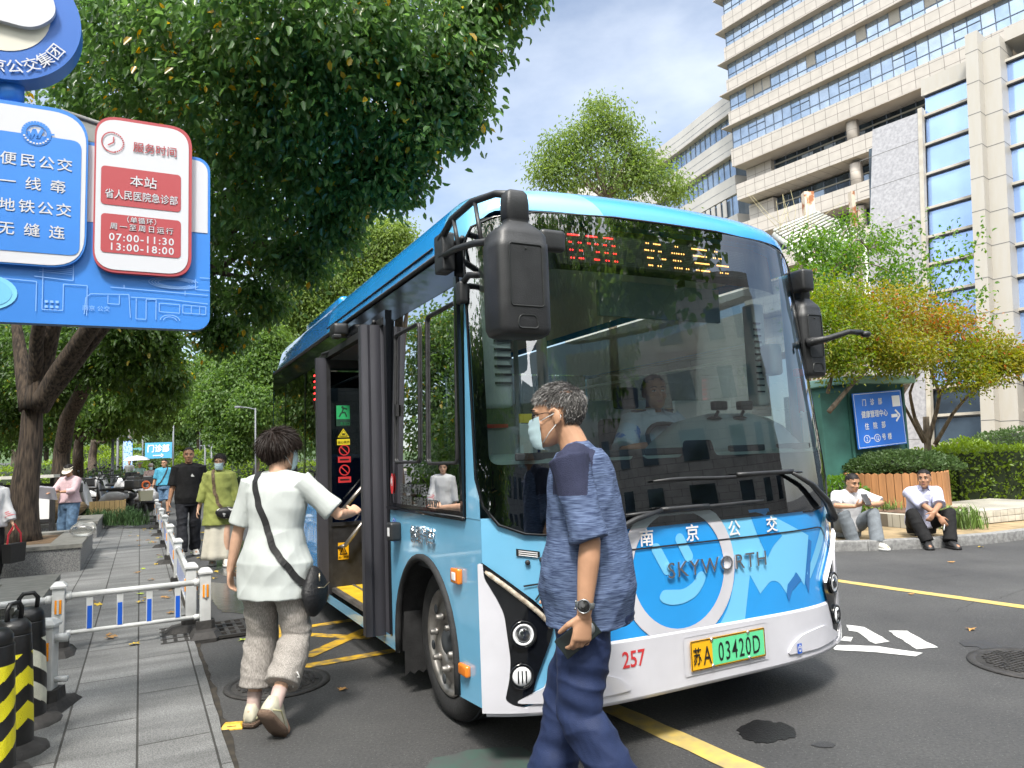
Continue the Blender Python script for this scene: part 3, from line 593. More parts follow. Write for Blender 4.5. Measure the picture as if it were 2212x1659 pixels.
w = MB(); dq(w, .08, .19, 1.56, 1.61, 1); w.geo(text('当心夹手', .026, .01), 3, T((.135, 1.583, 0)), FL(V0 - .029)); w.build('hand_warning_text', stk, leaf_r)
w = MB(); w.add([(.085, V0 - .027, 1.625), (.185, V0 - .027, 1.625), (.135, V0 - .027, 1.70)], [(0, 1, 2)], 1); w.add([(.097, V0 - .029, 1.633), (.173, V0 - .029, 1.633), (.135, V0 - .029, 1.688)], [(0, 1, 2)], 3); w.add([(.105, V0 - .030, 1.638), (.165, V0 - .030, 1.638), (.135, V0 - .030, 1.681)], [(0, 1, 2)], 1); w.add([(.12, V0 - .031, 1.645), (.15, V0 - .031, 1.645), (.15, V0 - .031, 1.657), (.125, V0 - .031, 1.66)], [(0, 1, 2, 3)], 3); w.build('hand_warning_sticker', stk, leaf_r)
for zc in (1.515, 1.345):
    w = MB(); dq(w, .085, .195, zc - .105, zc - .055, 2); w.add(*stroke(ellipse(.14, zc, .042, .042, 20), .010, True), 2, False, None, FL(V0 - .027)); w.add(*stroke([(.112, zc + .028), (.168, zc - .028)], .009), 2, False, None, FL(V0 - .028)); w.add(*stroke([(.10, zc - .08), (.18, zc - .08)], .012), 3, False, None, FL(V0 - .029)); w.build('prohibition_sticker', stk, leaf_r)
w = MB(); dq(w, .075, .165, .60, .74, 4); w.add([(.085, V0 - .029, .64), (.155, V0 - .029, .64), (.12, V0 - .029, .72)], [(0, 1, 2)], 3); w.add([(.098, V0 - .031, .648), (.142, V0 - .031, .648), (.12, V0 - .031, .70)], [(0, 1, 2)], 4); w.geo(text('当心夹脚', .022, .01), 3, T((.12, .618, 0)), FL(V0 - .029)); w.build('foot_warning_sticker', stk, leaf_r)
lf = MB(); V1 = 1.55
sec = [(-.13, -.03), (-.115, -.045), (-.09, -.05), (-.07, -.038), (-.05, -.05), (-.02, -.05), (0, -.04), (.03, -.05), (.05, -.045), (.05, .045), (-.13, .03)]
lf.loft([[Vector((a_, V1 + b_, z)) for a_, b_ in sec] for z in (.31, 2.31)], 0, False); lf.box((.09, V1, 1.31), (.06, .05, 1.97), 1); lf.box((.36, V1, 1.31), (.06, .05, 1.97), 1); lf.box((.22, V1, .55), (.22, .04, .45), 1)
leaf_f = lf.build('door_leaf', [doorg, blkm], bus, auto=35); w = MB(); w.box((.225, V1, 1.54), (.21, .008, 1.5)); w.build('door_glass', [dr_glass], leaf_f)
m = MB(); m.box((.02, 2.4, 2.33), (.05, 1.9, .05)); m.tube([(-.03, 1.55, 2.34), (.10, 2.0, 2.36)], .014, 6); m.tube([(-.03, 3.1, 2.34), (.10, 2.6, 2.36)], .014, 6); m.build('door_rail', [blkm], bus)
# --- wheels
def wheel(u, v, sg, front=True):
    t = MB(); t.lathe([(.28, .0), (.30, -.012), (.34, -.022), (.385, -.016), (.408, .01), (.412, .05), (.412, .19), (.40, .225), (.30, .24)], (u, v, .41), (-sg, 0, 0), 40) if False else None
    t.lathe([(.275, -.02), (.30, .006), (.345, .014), (.385, .004), (.407, -.025), (.412, -.06), (.412, -.20), (.395, -.235), (.28, -.23)], (u, v, .412), (-sg, 0, 0), 48, cap=False)
    for k in range(5): t.tube([(u + sg * (.055 + k * .036), v + .4135 * math.cos(a), .412 + .4135 * math.sin(a)) for a in [i * PI / 24 for i in range(49)]], .005, 4, 1, False)
    ty = t.build('tyre', [rub, interd], None)
    w = MB(); w.lathe([(.276, -.02), (.285, .004), (.272, .010), (.262, -.01), (.245, -.03), (.20, -.012), (.165, .0), (.105, .002), (.10, -.02), (.085, -.05), (.0, -.05)], (u, v, .412), (-sg, 0, 0), 40)
    for k in range(6):
        a = k * PI / 3 + .25; c = Vector((u - sg * .0, v + .135 * math.cos(a), .412 + .135 * math.sin(a)))
        w.lathe([(.022, 0), (.022, .016), (.017, .018), (.016, .044), (.009, .048), (0, .048)], c, (-sg, 0, 0), 6)
    for k in range(6):
        a = k * PI / 3 + .25 + PI / 6; c = Vector((u - sg * .001, v + .215 * math.cos(a), .412 + .215 * math.sin(a))); w.sph(c, (.006, .028, .028), 10, 6, 1)
    w.lathe([(.07, -.05), (.07, .0), (.055, .012), (0, .012)], (u, v, .412), (-sg, 0, 0), 20, 1)
    rim = w.build('rim', [steel, interd], None); e = bpy.data.objects.new('wheel', None); COL.objects.link(e); e.parent = bus; ty.parent = e; rim.parent = e
wheel(.10, .72, 1); wheel(BW - .10, .72, -1); wheel(.10, 5.0, 1); wheel(BW - .10, 5.0, -1)
m = MB(); P = [(.02, .16)] + [(.02 + .22 * i / 8, .13 + (.02 if i % 2 else 0)) for i in range(9)] + [(.24, .16), (.24, .5), (.02, .5)]
m.add([(p[0], 1.20, p[1]) for p in P], [list(range(len(P)))]); m.add([(p[0], 1.212, p[1]) for p in P], [list(range(len(P)))[::-1]]); m.build('mud_flap', [rub], bus)
# --- mirrors
def mirror(c, w_, sg, name):
    m = MB(); c = Vector(c)
    sec_ = lambda k, zz: [Vector((c.x + x * k, c.y + y * k, c.z + zz)) for x, y in fillet([(-w_ / 2, .02), (-w_ / 2 + .02, -.08), (w_ / 2 - .02, -.08), (w_ / 2, .02), (w_ / 2 - .015, .10), (-w_ / 2 + .015, .10)], .04)]
    m.loft([sec_(.80, -.258), sec_(.92, -.25), sec_(.99, -.225), sec_(1, -.10), sec_(1.0, .12), sec_(.99, .15), sec_(.95, .155), sec_(.94, .185), sec_(.80, .21), sec_(.56, .235), sec_(.42, .25)], 0, True)
    m.loft([sec_(.42, .25), sec_(.41, .262), sec_(.44, .266), sec_(.44, .34), sec_(.40, .38), sec_(.30, .395), sec_(.15, .40)], 0, True)
    P = rrect(w_ * .55, .27, .012, c=(0, .0)); m.tube([c + Vector((x, -.0815, y)) for x, y in P + P[:1]], .003, 5, 1, False)
    P = fillet([(-.05, -.23), (.05, -.23), (.04, -.175), (-.04, -.175)], .02); m.tube([c + Vector((x, -.079, y)) for x, y in P + P[:1]], .004, 5, 1, False); m.sph(c + Vector((0, -.082, .115)), .004, 8, 6, 1)
    o = m.build(name, [blkp, ink], bus, auto=50); return o
ml_ = mirror((.055, -.36, 2.185), .285, 1, 'wing_mirror')
m = MB(); 
m.tube([(-.05, .27, 2.53), (-.055, .10, 2.585), (-.035, -.10, 2.61), (.01, -.26, 2.60), (.055, -.35, 2.57)], [.019, .018, .017, .017, .020], 8); m.tube([(-.05, .27, 2.44), (-.055, .05, 2.425), (-.05, -.15, 2.395), (-.03, -.32, 2.36)], .017, 8); m.tube([(-.055, .08, 2.585), (-.055, .03, 2.425)], .011, 8); m.tube([(-.03, -.12, 2.61), (-.04, -.20, 2.385)], .011, 8)
m.box((-.03, .27, 2.46), (.07, .12, .20), bev=.012); m.box((.27, -.30, 2.395), (.13, .05, .10), bev=.02); m.box((-.015, .10, 2.22), (.045, .06, .11), bev=.015); m.tube([(-.01, .09, 2.27), (-.01, .02, 2.29), (.02, -.03, 2.28)], .016, 8); m.build('mirror_arm', [blkp], ml_)
mr_ = mirror((BW + .095, .14, 2.10), .22, -1, 'wing_mirror')
m = MB(); m.box((BW + .05, .10, 2.46), (.10, .12, .14), bev=.02); m.tube([(BW - .01, .05, 2.05), (BW + .10, -.02, 2.07), (BW + .26, -.06, 2.115), (BW + .36, -.07, 2.11)], [.03, .02, .016, .020], 8); m.sph((BW + .385, -.08, 2.10), (.035, .03, .022), 12, 8); m.build('mirror_arm', [blkp], mr_)
# --- wipers
m = MB(); F5 = front_fn(.055); fp = lambda u, z, o_=.055: Vector(front_fn(o_)((u, z, 0)))
m.tube([fp(.84 + (1.90 - .84) * i / 10, 1.264 + .004 * math.sin(i), .035) for i in range(11)], [.006] + [.010] * 9 + [.006], 6); m.tube([fp(1.38 + .42 * i / 5, 1.272, .05) for i in range(6)], .012, 6); m.tube([fp(1.79, 1.262), fp(1.95, 1.19), fp(2.08, 1.09, .06), fp(2.20, .985, .05)], [.010, .016, .022, .026], 8); m.sph(fp(2.20, .985, .04), .035, 12, 8); m.tube([fp(2.19, .97, .04), fp(2.19, .92, .04)], .008, 6); m.build('wiper', [blkp], bus)
m = MB(); m.tube([fp(.66 + .90 * i / 10, 1.112 + .014 * i / 10, .035) for i in range(11)], [.006] + [.010] * 9 + [.006], 6); m.tube([fp(.86 + .3 * i / 5, 1.126, .05) for i in range(6)], .012, 6); m.tube([fp(.86, 1.125), fp(.70, 1.09), fp(.55, 1.03), fp(.40, .97, .05)], [.010, .014, .018, .024], 8); m.sph(fp(.40, .97, .04), .030, 12, 8); m.build('wiper', [blkp], bus)
# ================================================================ GROUND
def wc(w, c, z=0.0): return RD * w + AC * c + Vector((0, 0, z))       # along the road, across it
def toWC(p): return p.dot(RD), p.dot(AC)
def hgt(x, y):
    w = x * RD.x + y * RD.y; t = min(1, max(0, (w - 34) / 60)); return 2.6 * t * t * (3 - 2 * t)
def asphalt():
    m = bpy.data.materials.new('asphalt'); m.use_nodes = True; t = m.node_tree; p = t.nodes['Principled BSDF']
    tcn = nd('ShaderNodeTexCoord', t)
    def noise_(s, d=3, r=.6):
        n = nd('ShaderNodeTexNoise', t); n.inputs['Scale'].default_value = s; n.inputs['Detail'].default_value = d; n.inputs['Roughness'].default_value = r; t.links.new(tcn.outputs['Object'], n.inputs['Vector']); return n
    a = noise_(62, 4, .75); b = noise_(.7, 6); c = nd('ShaderNodeTexVoronoi', t); c.inputs['Scale'].default_value = 52; t.links.new(tcn.outputs['Object'], c.inputs['Vector'])
    r1 = nd('ShaderNodeValToRGB', t); r1.color_ramp.elements[0].position = .3; r1.color_ramp.elements[0].color = (.032, .033, .034, 1); r1.color_ramp.elements[1].position = .72; r1.color_ramp.elements[1].color = (.084, .083, .084, 1)
    t.links.new(a.outputs[0], r1.inputs[0])
    r2 = nd('ShaderNodeValToRGB', t); r2.color_ramp.elements[0].position = .32; r2.color_ramp.elements[0].color = (.66, .66, .68, 1); r2.color_ramp.elements[1].position = .68; r2.color_ramp.elements[1].color = (1.30, 1.29, 1.26, 1)
    t.links.new(b.outputs[0], r2.inputs[0])
    mu = nd('ShaderNodeMix', t, data_type='RGBA', blend_type='MULTIPLY'); mu.inputs[0].default_value = 1; t.links.new(r1.outputs[0], mu.inputs[6]); t.links.new(r2.outputs[0], mu.inputs[7])
    sp = nd('ShaderNodeMath', t, operation='LESS_THAN'); sp.inputs[1].default_value = .13; t.links.new(c.outputs['Distance'], sp.inputs[0])
    m2 = nd('ShaderNodeMix', t, data_type='RGBA'); m2.inputs[7].default_value = (.15, .15, .146, 1); t.links.new(sp.outputs[0], m2.inputs[0]); t.links.new(mu.outputs[2], m2.inputs[6]); t.links.new(m2.outputs[2], p.inputs['Base Color'])
    p.inputs['Roughness'].default_value = .78; bu = nd('ShaderNodeBump', t); bu.inputs['Strength'].default_value = .8; bu.inputs['Distance'].default_value = .012; t.links.new(a.outputs[0], bu.inputs['Height']); t.links.new(bu.outputs[0], p.inputs['Normal'])
    return m
def brickmat(name, c1, c2, mort, bw, bh, ms=.012, off=.5, rough=.7, axis=None, speck=0.0, bump=.3, stain=.15, sstretch=(1, 1, 1)):
    if name in MATS: return MATS[name]
    m = bpy.data.materials.new(name); m.use_nodes = True; t = m.node_tree; p = t.nodes['Principled BSDF']; tcn = nd('ShaderNodeTexCoord', t); v = tcn.outputs['Object']
    if axis:
        sx = nd('ShaderNodeSeparateXYZ', t); cx = nd('ShaderNodeCombineXYZ', t); t.links.new(v, sx.inputs[0]); t.links.new(sx.outputs[axis[0]], cx.inputs[0]); t.links.new(sx.outputs[axis[1]], cx.inputs[1]); vv = cx.outputs[0]
    else: vv = v
    b = nd('ShaderNodeTexBrick', t); b.offset = off; b.inputs['Scale'].default_value = 1; b.inputs['Brick Width'].default_value = bw; b.inputs['Row Height'].default_value = bh; b.inputs['Mortar Size'].default_value = ms; b.inputs['Mortar Smooth'].default_value = .1
    b.inputs['Color1'].default_value = tuple(c1) + (1,); b.inputs['Color2'].default_value = tuple(c2) + (1,); b.inputs['Mortar'].default_value = tuple(mort) + (1,); t.links.new(vv, b.inputs['Vector'])
    n = nd('ShaderNodeTexNoise', t); n.inputs['Scale'].default_value = 1.3; n.inputs['Detail'].default_value = 6; mp_ = nd('ShaderNodeMapping', t); mp_.inputs['Scale'].default_value = sstretch; t.links.new(v, mp_.inputs[0]); t.links.new(mp_.outputs[0], n.inputs['Vector'])
    r = nd('ShaderNodeValToRGB', t); r.color_ramp.elements[0].position = .3; r.color_ramp.elements[1].position = .7; k = 1 - stain * 1.6; r.color_ramp.elements[0].color = (k, k, k, 1); k = 1 + stain; r.color_ramp.elements[1].color = (k, k, k, 1); t.links.new(n.outputs[0], r.inputs[0])
    mu = nd('ShaderNodeMix', t, data_type='RGBA', blend_type='MULTIPLY'); mu.inputs[0].default_value = 1; t.links.new(b.outputs[0], mu.inputs[6]); t.links.new(r.outputs[0], mu.inputs[7]); out = mu.outputs[2]
    if speck:
        n3 = nd('ShaderNodeTexNoise', t); n3.inputs['Scale'].default_value = 140; n3.inputs['Detail'].default_value = 2; t.links.new(v, n3.inputs['Vector']); r3 = nd('ShaderNodeValToRGB', t); r3.color_ramp.elements[0].position = .35; r3.color_ramp.elements[1].position = .65; k = 1 - speck; r3.color_ramp.elements[0].color = (k, k, k, 1); k = 1 + speck; r3.color_ramp.elements[1].color = (k, k, k, 1); t.links.new(n3.outputs[0], r3.inputs[0])
        m3 = nd('ShaderNodeMix', t, data_type='RGBA', blend_type='MULTIPLY'); m3.inputs[0].default_value = 1; t.links.new(out, m3.inputs[6]); t.links.new(r3.outputs[0], m3.inputs[7]); out = m3.outputs[2]
    t.links.new(out, p.inputs['Base Color']); p.inputs['Roughness'].default_value = rough
    bu = nd('ShaderNodeBump', t); bu.inputs['Strength'].default_value = bump; bu.inputs['Distance'].default_value = .02; bu.invert = True; t.links.new(b.outputs['Fac'], bu.inputs['Height']); t.links.new(bu.outputs[0], p.inputs['Normal'])
    MATS[name] = m; return m
# road sheet
m = MB(); xs = [-300, -150] + list(range(-80, 90, 8)) + [150, 300]; ys = [-80, -40, -16] + list(range(-8, 140, 8)) + [200, 400]
m.add([(x, y, hgt(x, y)) for y in ys for x in xs], [(j * len(xs) + i, j * len(xs) + i + 1, (j + 1) * len(xs) + i + 1, (j + 1) * len(xs) + i) for j in range(len(ys) - 1) for i in range(len(xs) - 1)], 0, True)
tag(m.build('road', [asphalt()]), kind='structure')
# pavement: local x along the road, y across
pavm = brickmat('paving_granite', (.140, .142, .142), (.185, .186, .184), (.040, .038, .035), .95, .348, .006, .5, .72, speck=.38, bump=.25, stain=.26, sstretch=(3.0, .8, 1))
m = MB(); P = [(-4, .40)]
random.seed(3)
P += [(-2 + i * .25, .40 + random.uniform(-.006, .006)) for i in range(82)]
P += [(19.0, .15), (19.6, -.12), (21, -.2), (40, -.3), (40, -9), (-4, -9)]
g = patch(P); m.geo(g, 0, T((0, 0, .03))); ed = [[Vector((x, y, .03)), Vector((x, y, .0))] for x, y in P + P[:1]]; m.loft(ed, 0, False, False, False)
o = m.build('pavement', [pavm]); o.matrix_world = Matrix(((RD.x, AC.x, 0, 0), (RD.y, AC.y, 0, 0), (0, 0, 1, 0), (0, 0, 0, 1))); tag(o, kind='structure')
soil = mat('soil', (.17, .105, .055), .95, col2=(.085, .055, .03), vs=6, det=8, bump=.5, bs=40)
stone_pl = mat('planter_granite', (.24, .24, .235), .6, col2=(.10, .10, .105), vs=120, lo=.42, hi=.58, det=2)
stone_top = mat('planter_cap', (.22, .215, .195), .6, col2=(.11, .11, .10), vs=9, det=8, stretch=(1, 5, 1))
kerbm = mat('kerb_granite', (.27, .27, .265), .7, col2=(.15, .15, .15), vs=22, det=8, bump=.2, bs=90)
dirt = mat('gutter_dirt', (.045, .036, .026), .95, col2=(.02, .018, .015), vs=14, det=8)
m = MB(); random.seed(5)
top = [(w, .405 + random.uniform(-.01, .0)) for w in [i * .12 for i in range(-10, 160)]]; bot = [(w, .44 + .05 * noise.noise(Vector((w * 1.7, 0, 0))) + random.uniform(-.012, .012)) for w, _ in top]
m.add([wc(w, c, .006) for w, c in top] + [wc(w, c, .006) for w, c in bot], [(i, i + 1, len(top) + i + 1, len(top) + i) for i in range(len(top) - 1)]); tag(m.build('gutter_soil', [dirt]), kind='structure')
# left beds: soil behind the planters, far kerb bed
m = MB(); m.add([wc(9.0, -2.6, .045), wc(22, -2.6, .045), wc(22, -12, .045), wc(9.0, -12, .045)], [(0, 3, 2, 1)]); m.add([wc(20.7, -.15, .12), wc(60, -.4, .5), wc(60, -14, .5), wc(20.7, -6, .12)], [(0, 3, 2, 1)]); tag(m.build('planting_soil', [soil]), kind='structure')
m = MB()
for i in range(7): m.box(wc(20.6, -.55 - i * .92, .07), (.9, .16, .14), rz=YAW)
for i in range(18): m.box(wc(21.2 + i * 1.1, -.12 - .004 * i, .08 + .008 * i), (.16, 1.08, .16), rz=YAW)
tag(m.build('bed_kerb', [kerbm]), kind='structure')
# right island
KP = [Vector(p) for p in ((-14, 42, 0), (-8.5, 31, 0), (-2.6, 20, 0), (.6, 13.4, 0), (1.9, 11.0, 0), (2.9, 9.95, 0), (4.2, 9.55, 0), (5.4, 9.58, 0), (6.7, 9.9, 0), (8.2, 10.7, 0), (10.5, 12.3, 0), (16, 16, 0), (40, 30, 0))]
def resample(P, step):
    out = [P[0].copy()]; acc = 0
    for a, b in zip(P, P[1:]):
        L_ = (b - a).length; d = (b - a) / L_; t = step - acc
        while t <= L_: out.append(a + d * t); t += step
        acc = L_ - (t - step)
    return out
KR = resample(KP[3:11], .12)
def kz(p): return hgt(p.x, p.y)
m = MB(); BL_ = resample(KP, .95)
for a, b in zip(BL_, BL_[1:]):
    d = (b - a); mid = (a + b) / 2; n_ = Vector((-d.y, d.x, 0)).normalized(); m.box(mid + n_ * .08 + Vector((0, 0, .055 + kz(mid))), (d.length - .006, .15, .15), rz=math.atan2(d.y, d.x), bev=.012)
tag(m.build('island_kerb', [kerbm]), kind='structure')
m = MB(); P = [p + Vector((0, .14, 0)) for p in KP] ; P2 = [(p.x, p.y) for p in P] + [(60, 30), (60, 80), (0, 90), (-14, 60)]
g = patch(P2, (), 4, 4); m.add([Vector((v.x, v.y, .115 + hgt(v.x, v.y))) for v in g[0]], g[1]); tag(m.build('island_soil', [mat('dry_soil', (.34, .25, .14), .95, col2=(.20, .15, .08), vs=5, det=8, bump=.4, bs=50)]), kind='structure')
# markings, stains
ypaint = mat('yellow_paint', (.55, .40, .10), .7, col2=(.30, .25, .14), vs=9, lo=.28, hi=.62, det=9); ypaint2 = mat('worn_yellow', (.60, .36, .02), .7, col2=(.16, .13, .08), vs=11, lo=.36, hi=.56, det=9)
wpaint = mat('white_paint', (.62, .62, .60), .7, col2=(.36, .36, .35), vs=16, det=9, lo=.25, hi=.55)
def gpoly(name, P, mt, z=.004, jitter=0.0, mb=None):
    mm = mb or MB(); Q = [G(x, y) for x, y in P]
    if jitter:
        R_ = []
        for i, a in enumerate(Q):
            b = Q[(i + 1) % len(Q)]; k = max(1, int((b - a).length / .06))
            for j in range(k): q = a.lerp(b, j / k); R_.append(q + Vector((random.uniform(-1, 1), random.uniform(-1, 1), 0)) * jitter)
        Q = R_
    g = patch([(q.x, q.y) for q in Q]); mm.geo(g, 0, T((0, 0, z)))
    if mb is None: tag(mm.build(name, [mt]), kind='structure')
def gline(P, w, mt, name='lane_line', z=.004, ext=0):
    mm = MB(); Q = [G(x, y) for x, y in P]; 
    if ext: d = (Q[-1] - Q[0]).normalized(); Q[-1] = Q[-1] + d * ext; Q[0] = Q[0] - d * ext
    out = []
    for a, b in zip(Q, Q[1:]):
        k = max(1, int((b - a).length / .15)); n_ = Vector((-(b - a).y, (b - a).x, 0)).normalized()
        out += [(a.lerp(b, i / k), n_) for i in range(k + 1)]
    L1 = [p + n_ * (w / 2 + random.uniform(-.006, .006)) for p, n_ in out]; L2 = [p - n_ * (w / 2 + random.uniform(-.006, .006)) for p, n_ in out]
    mm.add([Vector((p.x, p.y, z)) for p in L1 + L2], [(i, len(L1) + i, len(L1) + i + 1, i + 1) for i in range(len(L1) - 1)]); tag(mm.build(name, [mt]), kind='structure')
gline([(1352, 1545), (1590, 1652)], .14, ypaint, ext=2.2); gline([(1830, 1258), (2212, 1312)], .13, ypaint, ext=1.5)
mm = MB()
for a, b, w in (((596, 1365), (760, 1340), .10), ((600, 1368), (800, 1379), .10), ((660, 1420), (792, 1361), .12), ((640, 1444), (860, 1405), .11), ((594, 1378), (640, 1450), .13), ((596, 1352), (594, 1440), .10)):
    A, B = G(*a), G(*b); n_ = Vector((-(B - A).y, (B - A).x, 0)).normalized() * w / 2; k = len(mm.v); zz = .004 + .0006 * k / 4
    mm.add([Vector((q.x, q.y, zz)) for q in (A - n_, B - n_, B + n_, A + n_)], [(0, 1, 2, 3)])
tag(mm.build('box_marking', [ypaint2]), kind='structure')
Z3 = lambda L_: [(1728 + .4139 * x, 972 + .4139 * y) for x, y in L_]
mm = MB()
for L_ in ([(245, 915), (335, 925), (470, 1003), (385, 1013), (300, 950), (250, 945)], [(460, 945), (560, 945), (715, 1032), (610, 1043)], [(160, 1018), (400, 1025), (640, 1062), (600, 1080), (400, 1060), (185, 1045)], [(230, 975), (275, 980), (270, 1002), (205, 998)]): gpoly('road_marking', Z3(L_), wpaint, .004, .008, mm)
tag(mm.build('road_marking', [wpaint]), kind='structure')
wet = mat('wet_asphalt', (.012, .012, .013), .30, bump=.5, bs=100, var=.3, vs=40)
random.seed(9)
def blot(cx, cy, rx, ry, seed, n=70): return [(cx + rx * math.cos(a) * (1 + .30 * noise.noise(Vector((math.cos(a) * 1.6, math.sin(a) * 1.6, seed))) + .16 * noise.noise(Vector((math.cos(a) * 6, math.sin(a) * 6, seed)))), cy + ry * math.sin(a) * (1 + .30 * noise.noise(Vector((math.cos(a) * 1.6, math.sin(a) * 1.6, seed + 5))) + .22 * noise.noise(Vector((math.cos(a) * 7, math.sin(a) * 7, seed + 9))))) for a in [i * 2 * PI / n for i in range(n)]]
gpoly('wet_patch', blot(1655, 1582, 66, 22, 3.3), wet, .004)
gpoly('oil_stain', blot(1780, 1610, 26, 6, 1.2), MATS.get('damp_asphalt') or mat('damp_asphalt', (.035, .035, .037), .55, bump=.4, bs=100), .004)
crk = mat('crack', (.016, .016, .016), .95); mm = MB()
for P in ([(2060, 1322), (2110, 1300), (2160, 1292), (2230, 1268)], [(1900, 1230), (2000, 1252), (2090, 1240)]):
    Q = [G(*q) for q in P]; W__ = []
    for a, b in zip(Q, Q[1:]):
        k = max(2, int((b - a).length / .05)); W__ += [a.lerp(b, i / k) + Vector((noise.noise(a.lerp(b, i / k) * 9), noise.noise(a.lerp(b, i / k) * 9 + Vector((4, 0, 0))), 0)) * .035 for i in range(k)]
    mm.geo(stroke([(q.x, q.y) for q in W__], .003), 0, T((0, 0, .002)))
tag(mm.build('road_crack', [crk]), kind='structure')
gpoly('wet_patch', Z3([(830, 1005), (880, 995), (1000, 1000), (1085, 1045), (1030, 1065), (980, 1060), (930, 1030), (860, 1025)]), mat('damp_asphalt', (.035, .035, .037), .55, bump=.4, bs=100), .004, .01)
gpoly('wet_paving', [(470, 1165), (520, 1160), (560, 1215), (548, 1260), (470, 1240), (452, 1215)], mat('wet_paving', (.05, .055, .06), .18, var=.4, vs=7, bump=.1, bs=8), .004, .02)
gpoly('wet_paving', [(455, 1258), (545, 1268), (560, 1330), (478, 1322), (450, 1290)], MATS['wet_paving'], .004, .02)
gpoly('old_paint', [(930, 1640), (1010, 1622), (1120, 1614), (1175, 1640), (1190, 1680), (900, 1690)], mat('old_green_paint', (.045, .085, .070), .75, col2=(.06, .065, .065), vs=10, det=9), .004, .015)
# ================================================================ LEAVES
def leaf_mesh(name, pos, axis, nrm, size, tint, mt, wid=.5, fold=.25):
    N = len(pos); ax = axis / np.linalg.norm(axis, axis=1, keepdims=True); sd_ = np.cross(ax, nrm); sd_ /= np.maximum(1e-6, np.linalg.norm(sd_, axis=1, keepdims=True)); up = np.cross(sd_, ax)
    s = size[:, None]; w = s * wid; f = s * fold * wid
    V = np.empty((N, 6, 3)); V[:, 0] = pos; V[:, 1] = pos + ax * s * .32 + sd_ * w * .5 + up * f; V[:, 2] = pos + ax * s * .70 + sd_ * w * .40 + up * f * .8; V[:, 3] = pos + ax * s - up * s * .10; V[:, 4] = pos + ax * s * .70 - sd_ * w * .40 + up * f * .8; V[:, 5] = pos + ax * s * .32 - sd_ * w * .5 + up * f
    base = (np.arange(N) * 6)[:, None]; q = np.concatenate([base + np.array([0, 1, 2, 3]), base + np.array([0, 3, 4, 5])], 1).reshape(-1)
    me = bpy.data.meshes.new(name); me.vertices.add(N * 6); me.vertices.foreach_set('co', V.reshape(-1).astype(np.float32)); me.loops.add(N * 8); me.loops.foreach_set('vertex_index', q.astype(np.int32)); me.polygons.add(N * 2); me.polygons.foreach_set('loop_start', (np.arange(N * 2) * 4).astype(np.int32)); me.update(calc_edges=True)
    at = me.attributes.new('tint', 'FLOAT', 'FACE'); at.data.foreach_set('value', np.repeat(np.clip(tint, 0, 1), 2).astype(np.float32)); me.materials.append(mt); return me
def unit(n, rng): v = rng.normal(size=(n, 3)); return v / np.linalg.norm(v, axis=1, keepdims=True)
def lobes_leaves(lobes, per, size, rng, spread=.16, k=14, droop=.7, shell=.5, tvar=.3, ups=.9):
    """lobes: (cx,cy,cz, rx,ry,rz, tint, weight) -> leaf arrays; sprays of k leaves round twig ends near each lobe's skin"""
    P = []; A = []; Nn = []; S = []; Ti = []
    for (cx, cy, cz, rx, ry, rz, ti, wt) in lobes:
        nt_ = max(2, int(per * wt)); d = unit(nt_, rng); r = (shell + (1 - shell) * rng.random((nt_, 1)) ** .6); jit = 1 + .22 * np.array([noise.noise(Vector(q) * 2.2 + Vector((cx, cy, cz))) for q in d])[:, None]
        tw = np.array([cx, cy, cz]) + d * r * jit * np.array([rx, ry, rz])
        c = np.repeat(tw, k, 0); dd = np.repeat(d, k, 0); n = len(c)
        off = rng.normal(size=(n, 3)) * spread * np.array([1, 1, .75]); P.append(c + off)
        A.append(dd * .5 + np.array([0, 0, -droop]) + rng.normal(size=(n, 3)) * .55); nn_ = rng.normal(size=(n, 3)) * .7 + dd * .4 + np.array([0, 0, ups]); Nn.append(nn_)
        S.append(size * rng.uniform(.65, 1.25, n)); tt = np.repeat(rng.normal(size=nt_) * tvar * .5, k); Ti.append(.45 + ti + tt + rng.normal(size=n) * tvar * .6)
    return [np.concatenate(q) for q in (P, A, Nn, S, Ti)]
bark = mat('bark', (.085, .062, .045), .95, col2=(.020, .015, .012), vs=9, det=9, lo=.38, hi=.62, bump=1.0, bs=14, stretch=(3.2, 3.2, .42))
bark2 = mat('bark_grey', (.20, .16, .12), .9, col2=(.07, .055, .04), vs=10, det=8, bump=.5, bs=22, stretch=(2, 2, .5))
def limbs(m, root, tips, r0, rng, n=9, sag=.12, mi=0, rt=.22):
    root = Vector(root)
    for tip in tips:
        tip = Vector(tip[:3]); L_ = (tip - root).length; pts = []; rr = []; w1 = Vector(rng.normal(size=3)) * L_ * .07; w2 = Vector(rng.normal(size=3)) * L_ * .05
        for i in range(n + 1):
            t = i / n; p = root.lerp(tip, t) + Vector((0, 0, L_ * sag * math.sin(PI * t) * (1 - .4 * t))) + w1 * math.sin(PI * t) + w2 * math.sin(2 * PI * t); pts.append(p); rr.append(r0 * (1 - t) ** .8 + r0 * rt * .3 * (1 - t) + .006)
        m.tube(pts, rr, 8, mi)
        for q in range(3):
            t0 = rng.uniform(.35, .85); i0 = int(t0 * n); a = pts[i0]; b = a + (tip - root).normalized() * L_ * .25 + Vector(rng.normal(size=3)) * L_ * .16; m.tube([a, a.lerp(b, .5) + Vector(rng.normal(size=3)) * L_ * .03, b], [rr[i0] * .55, rr[i0] * .3, .005], 5, mi)
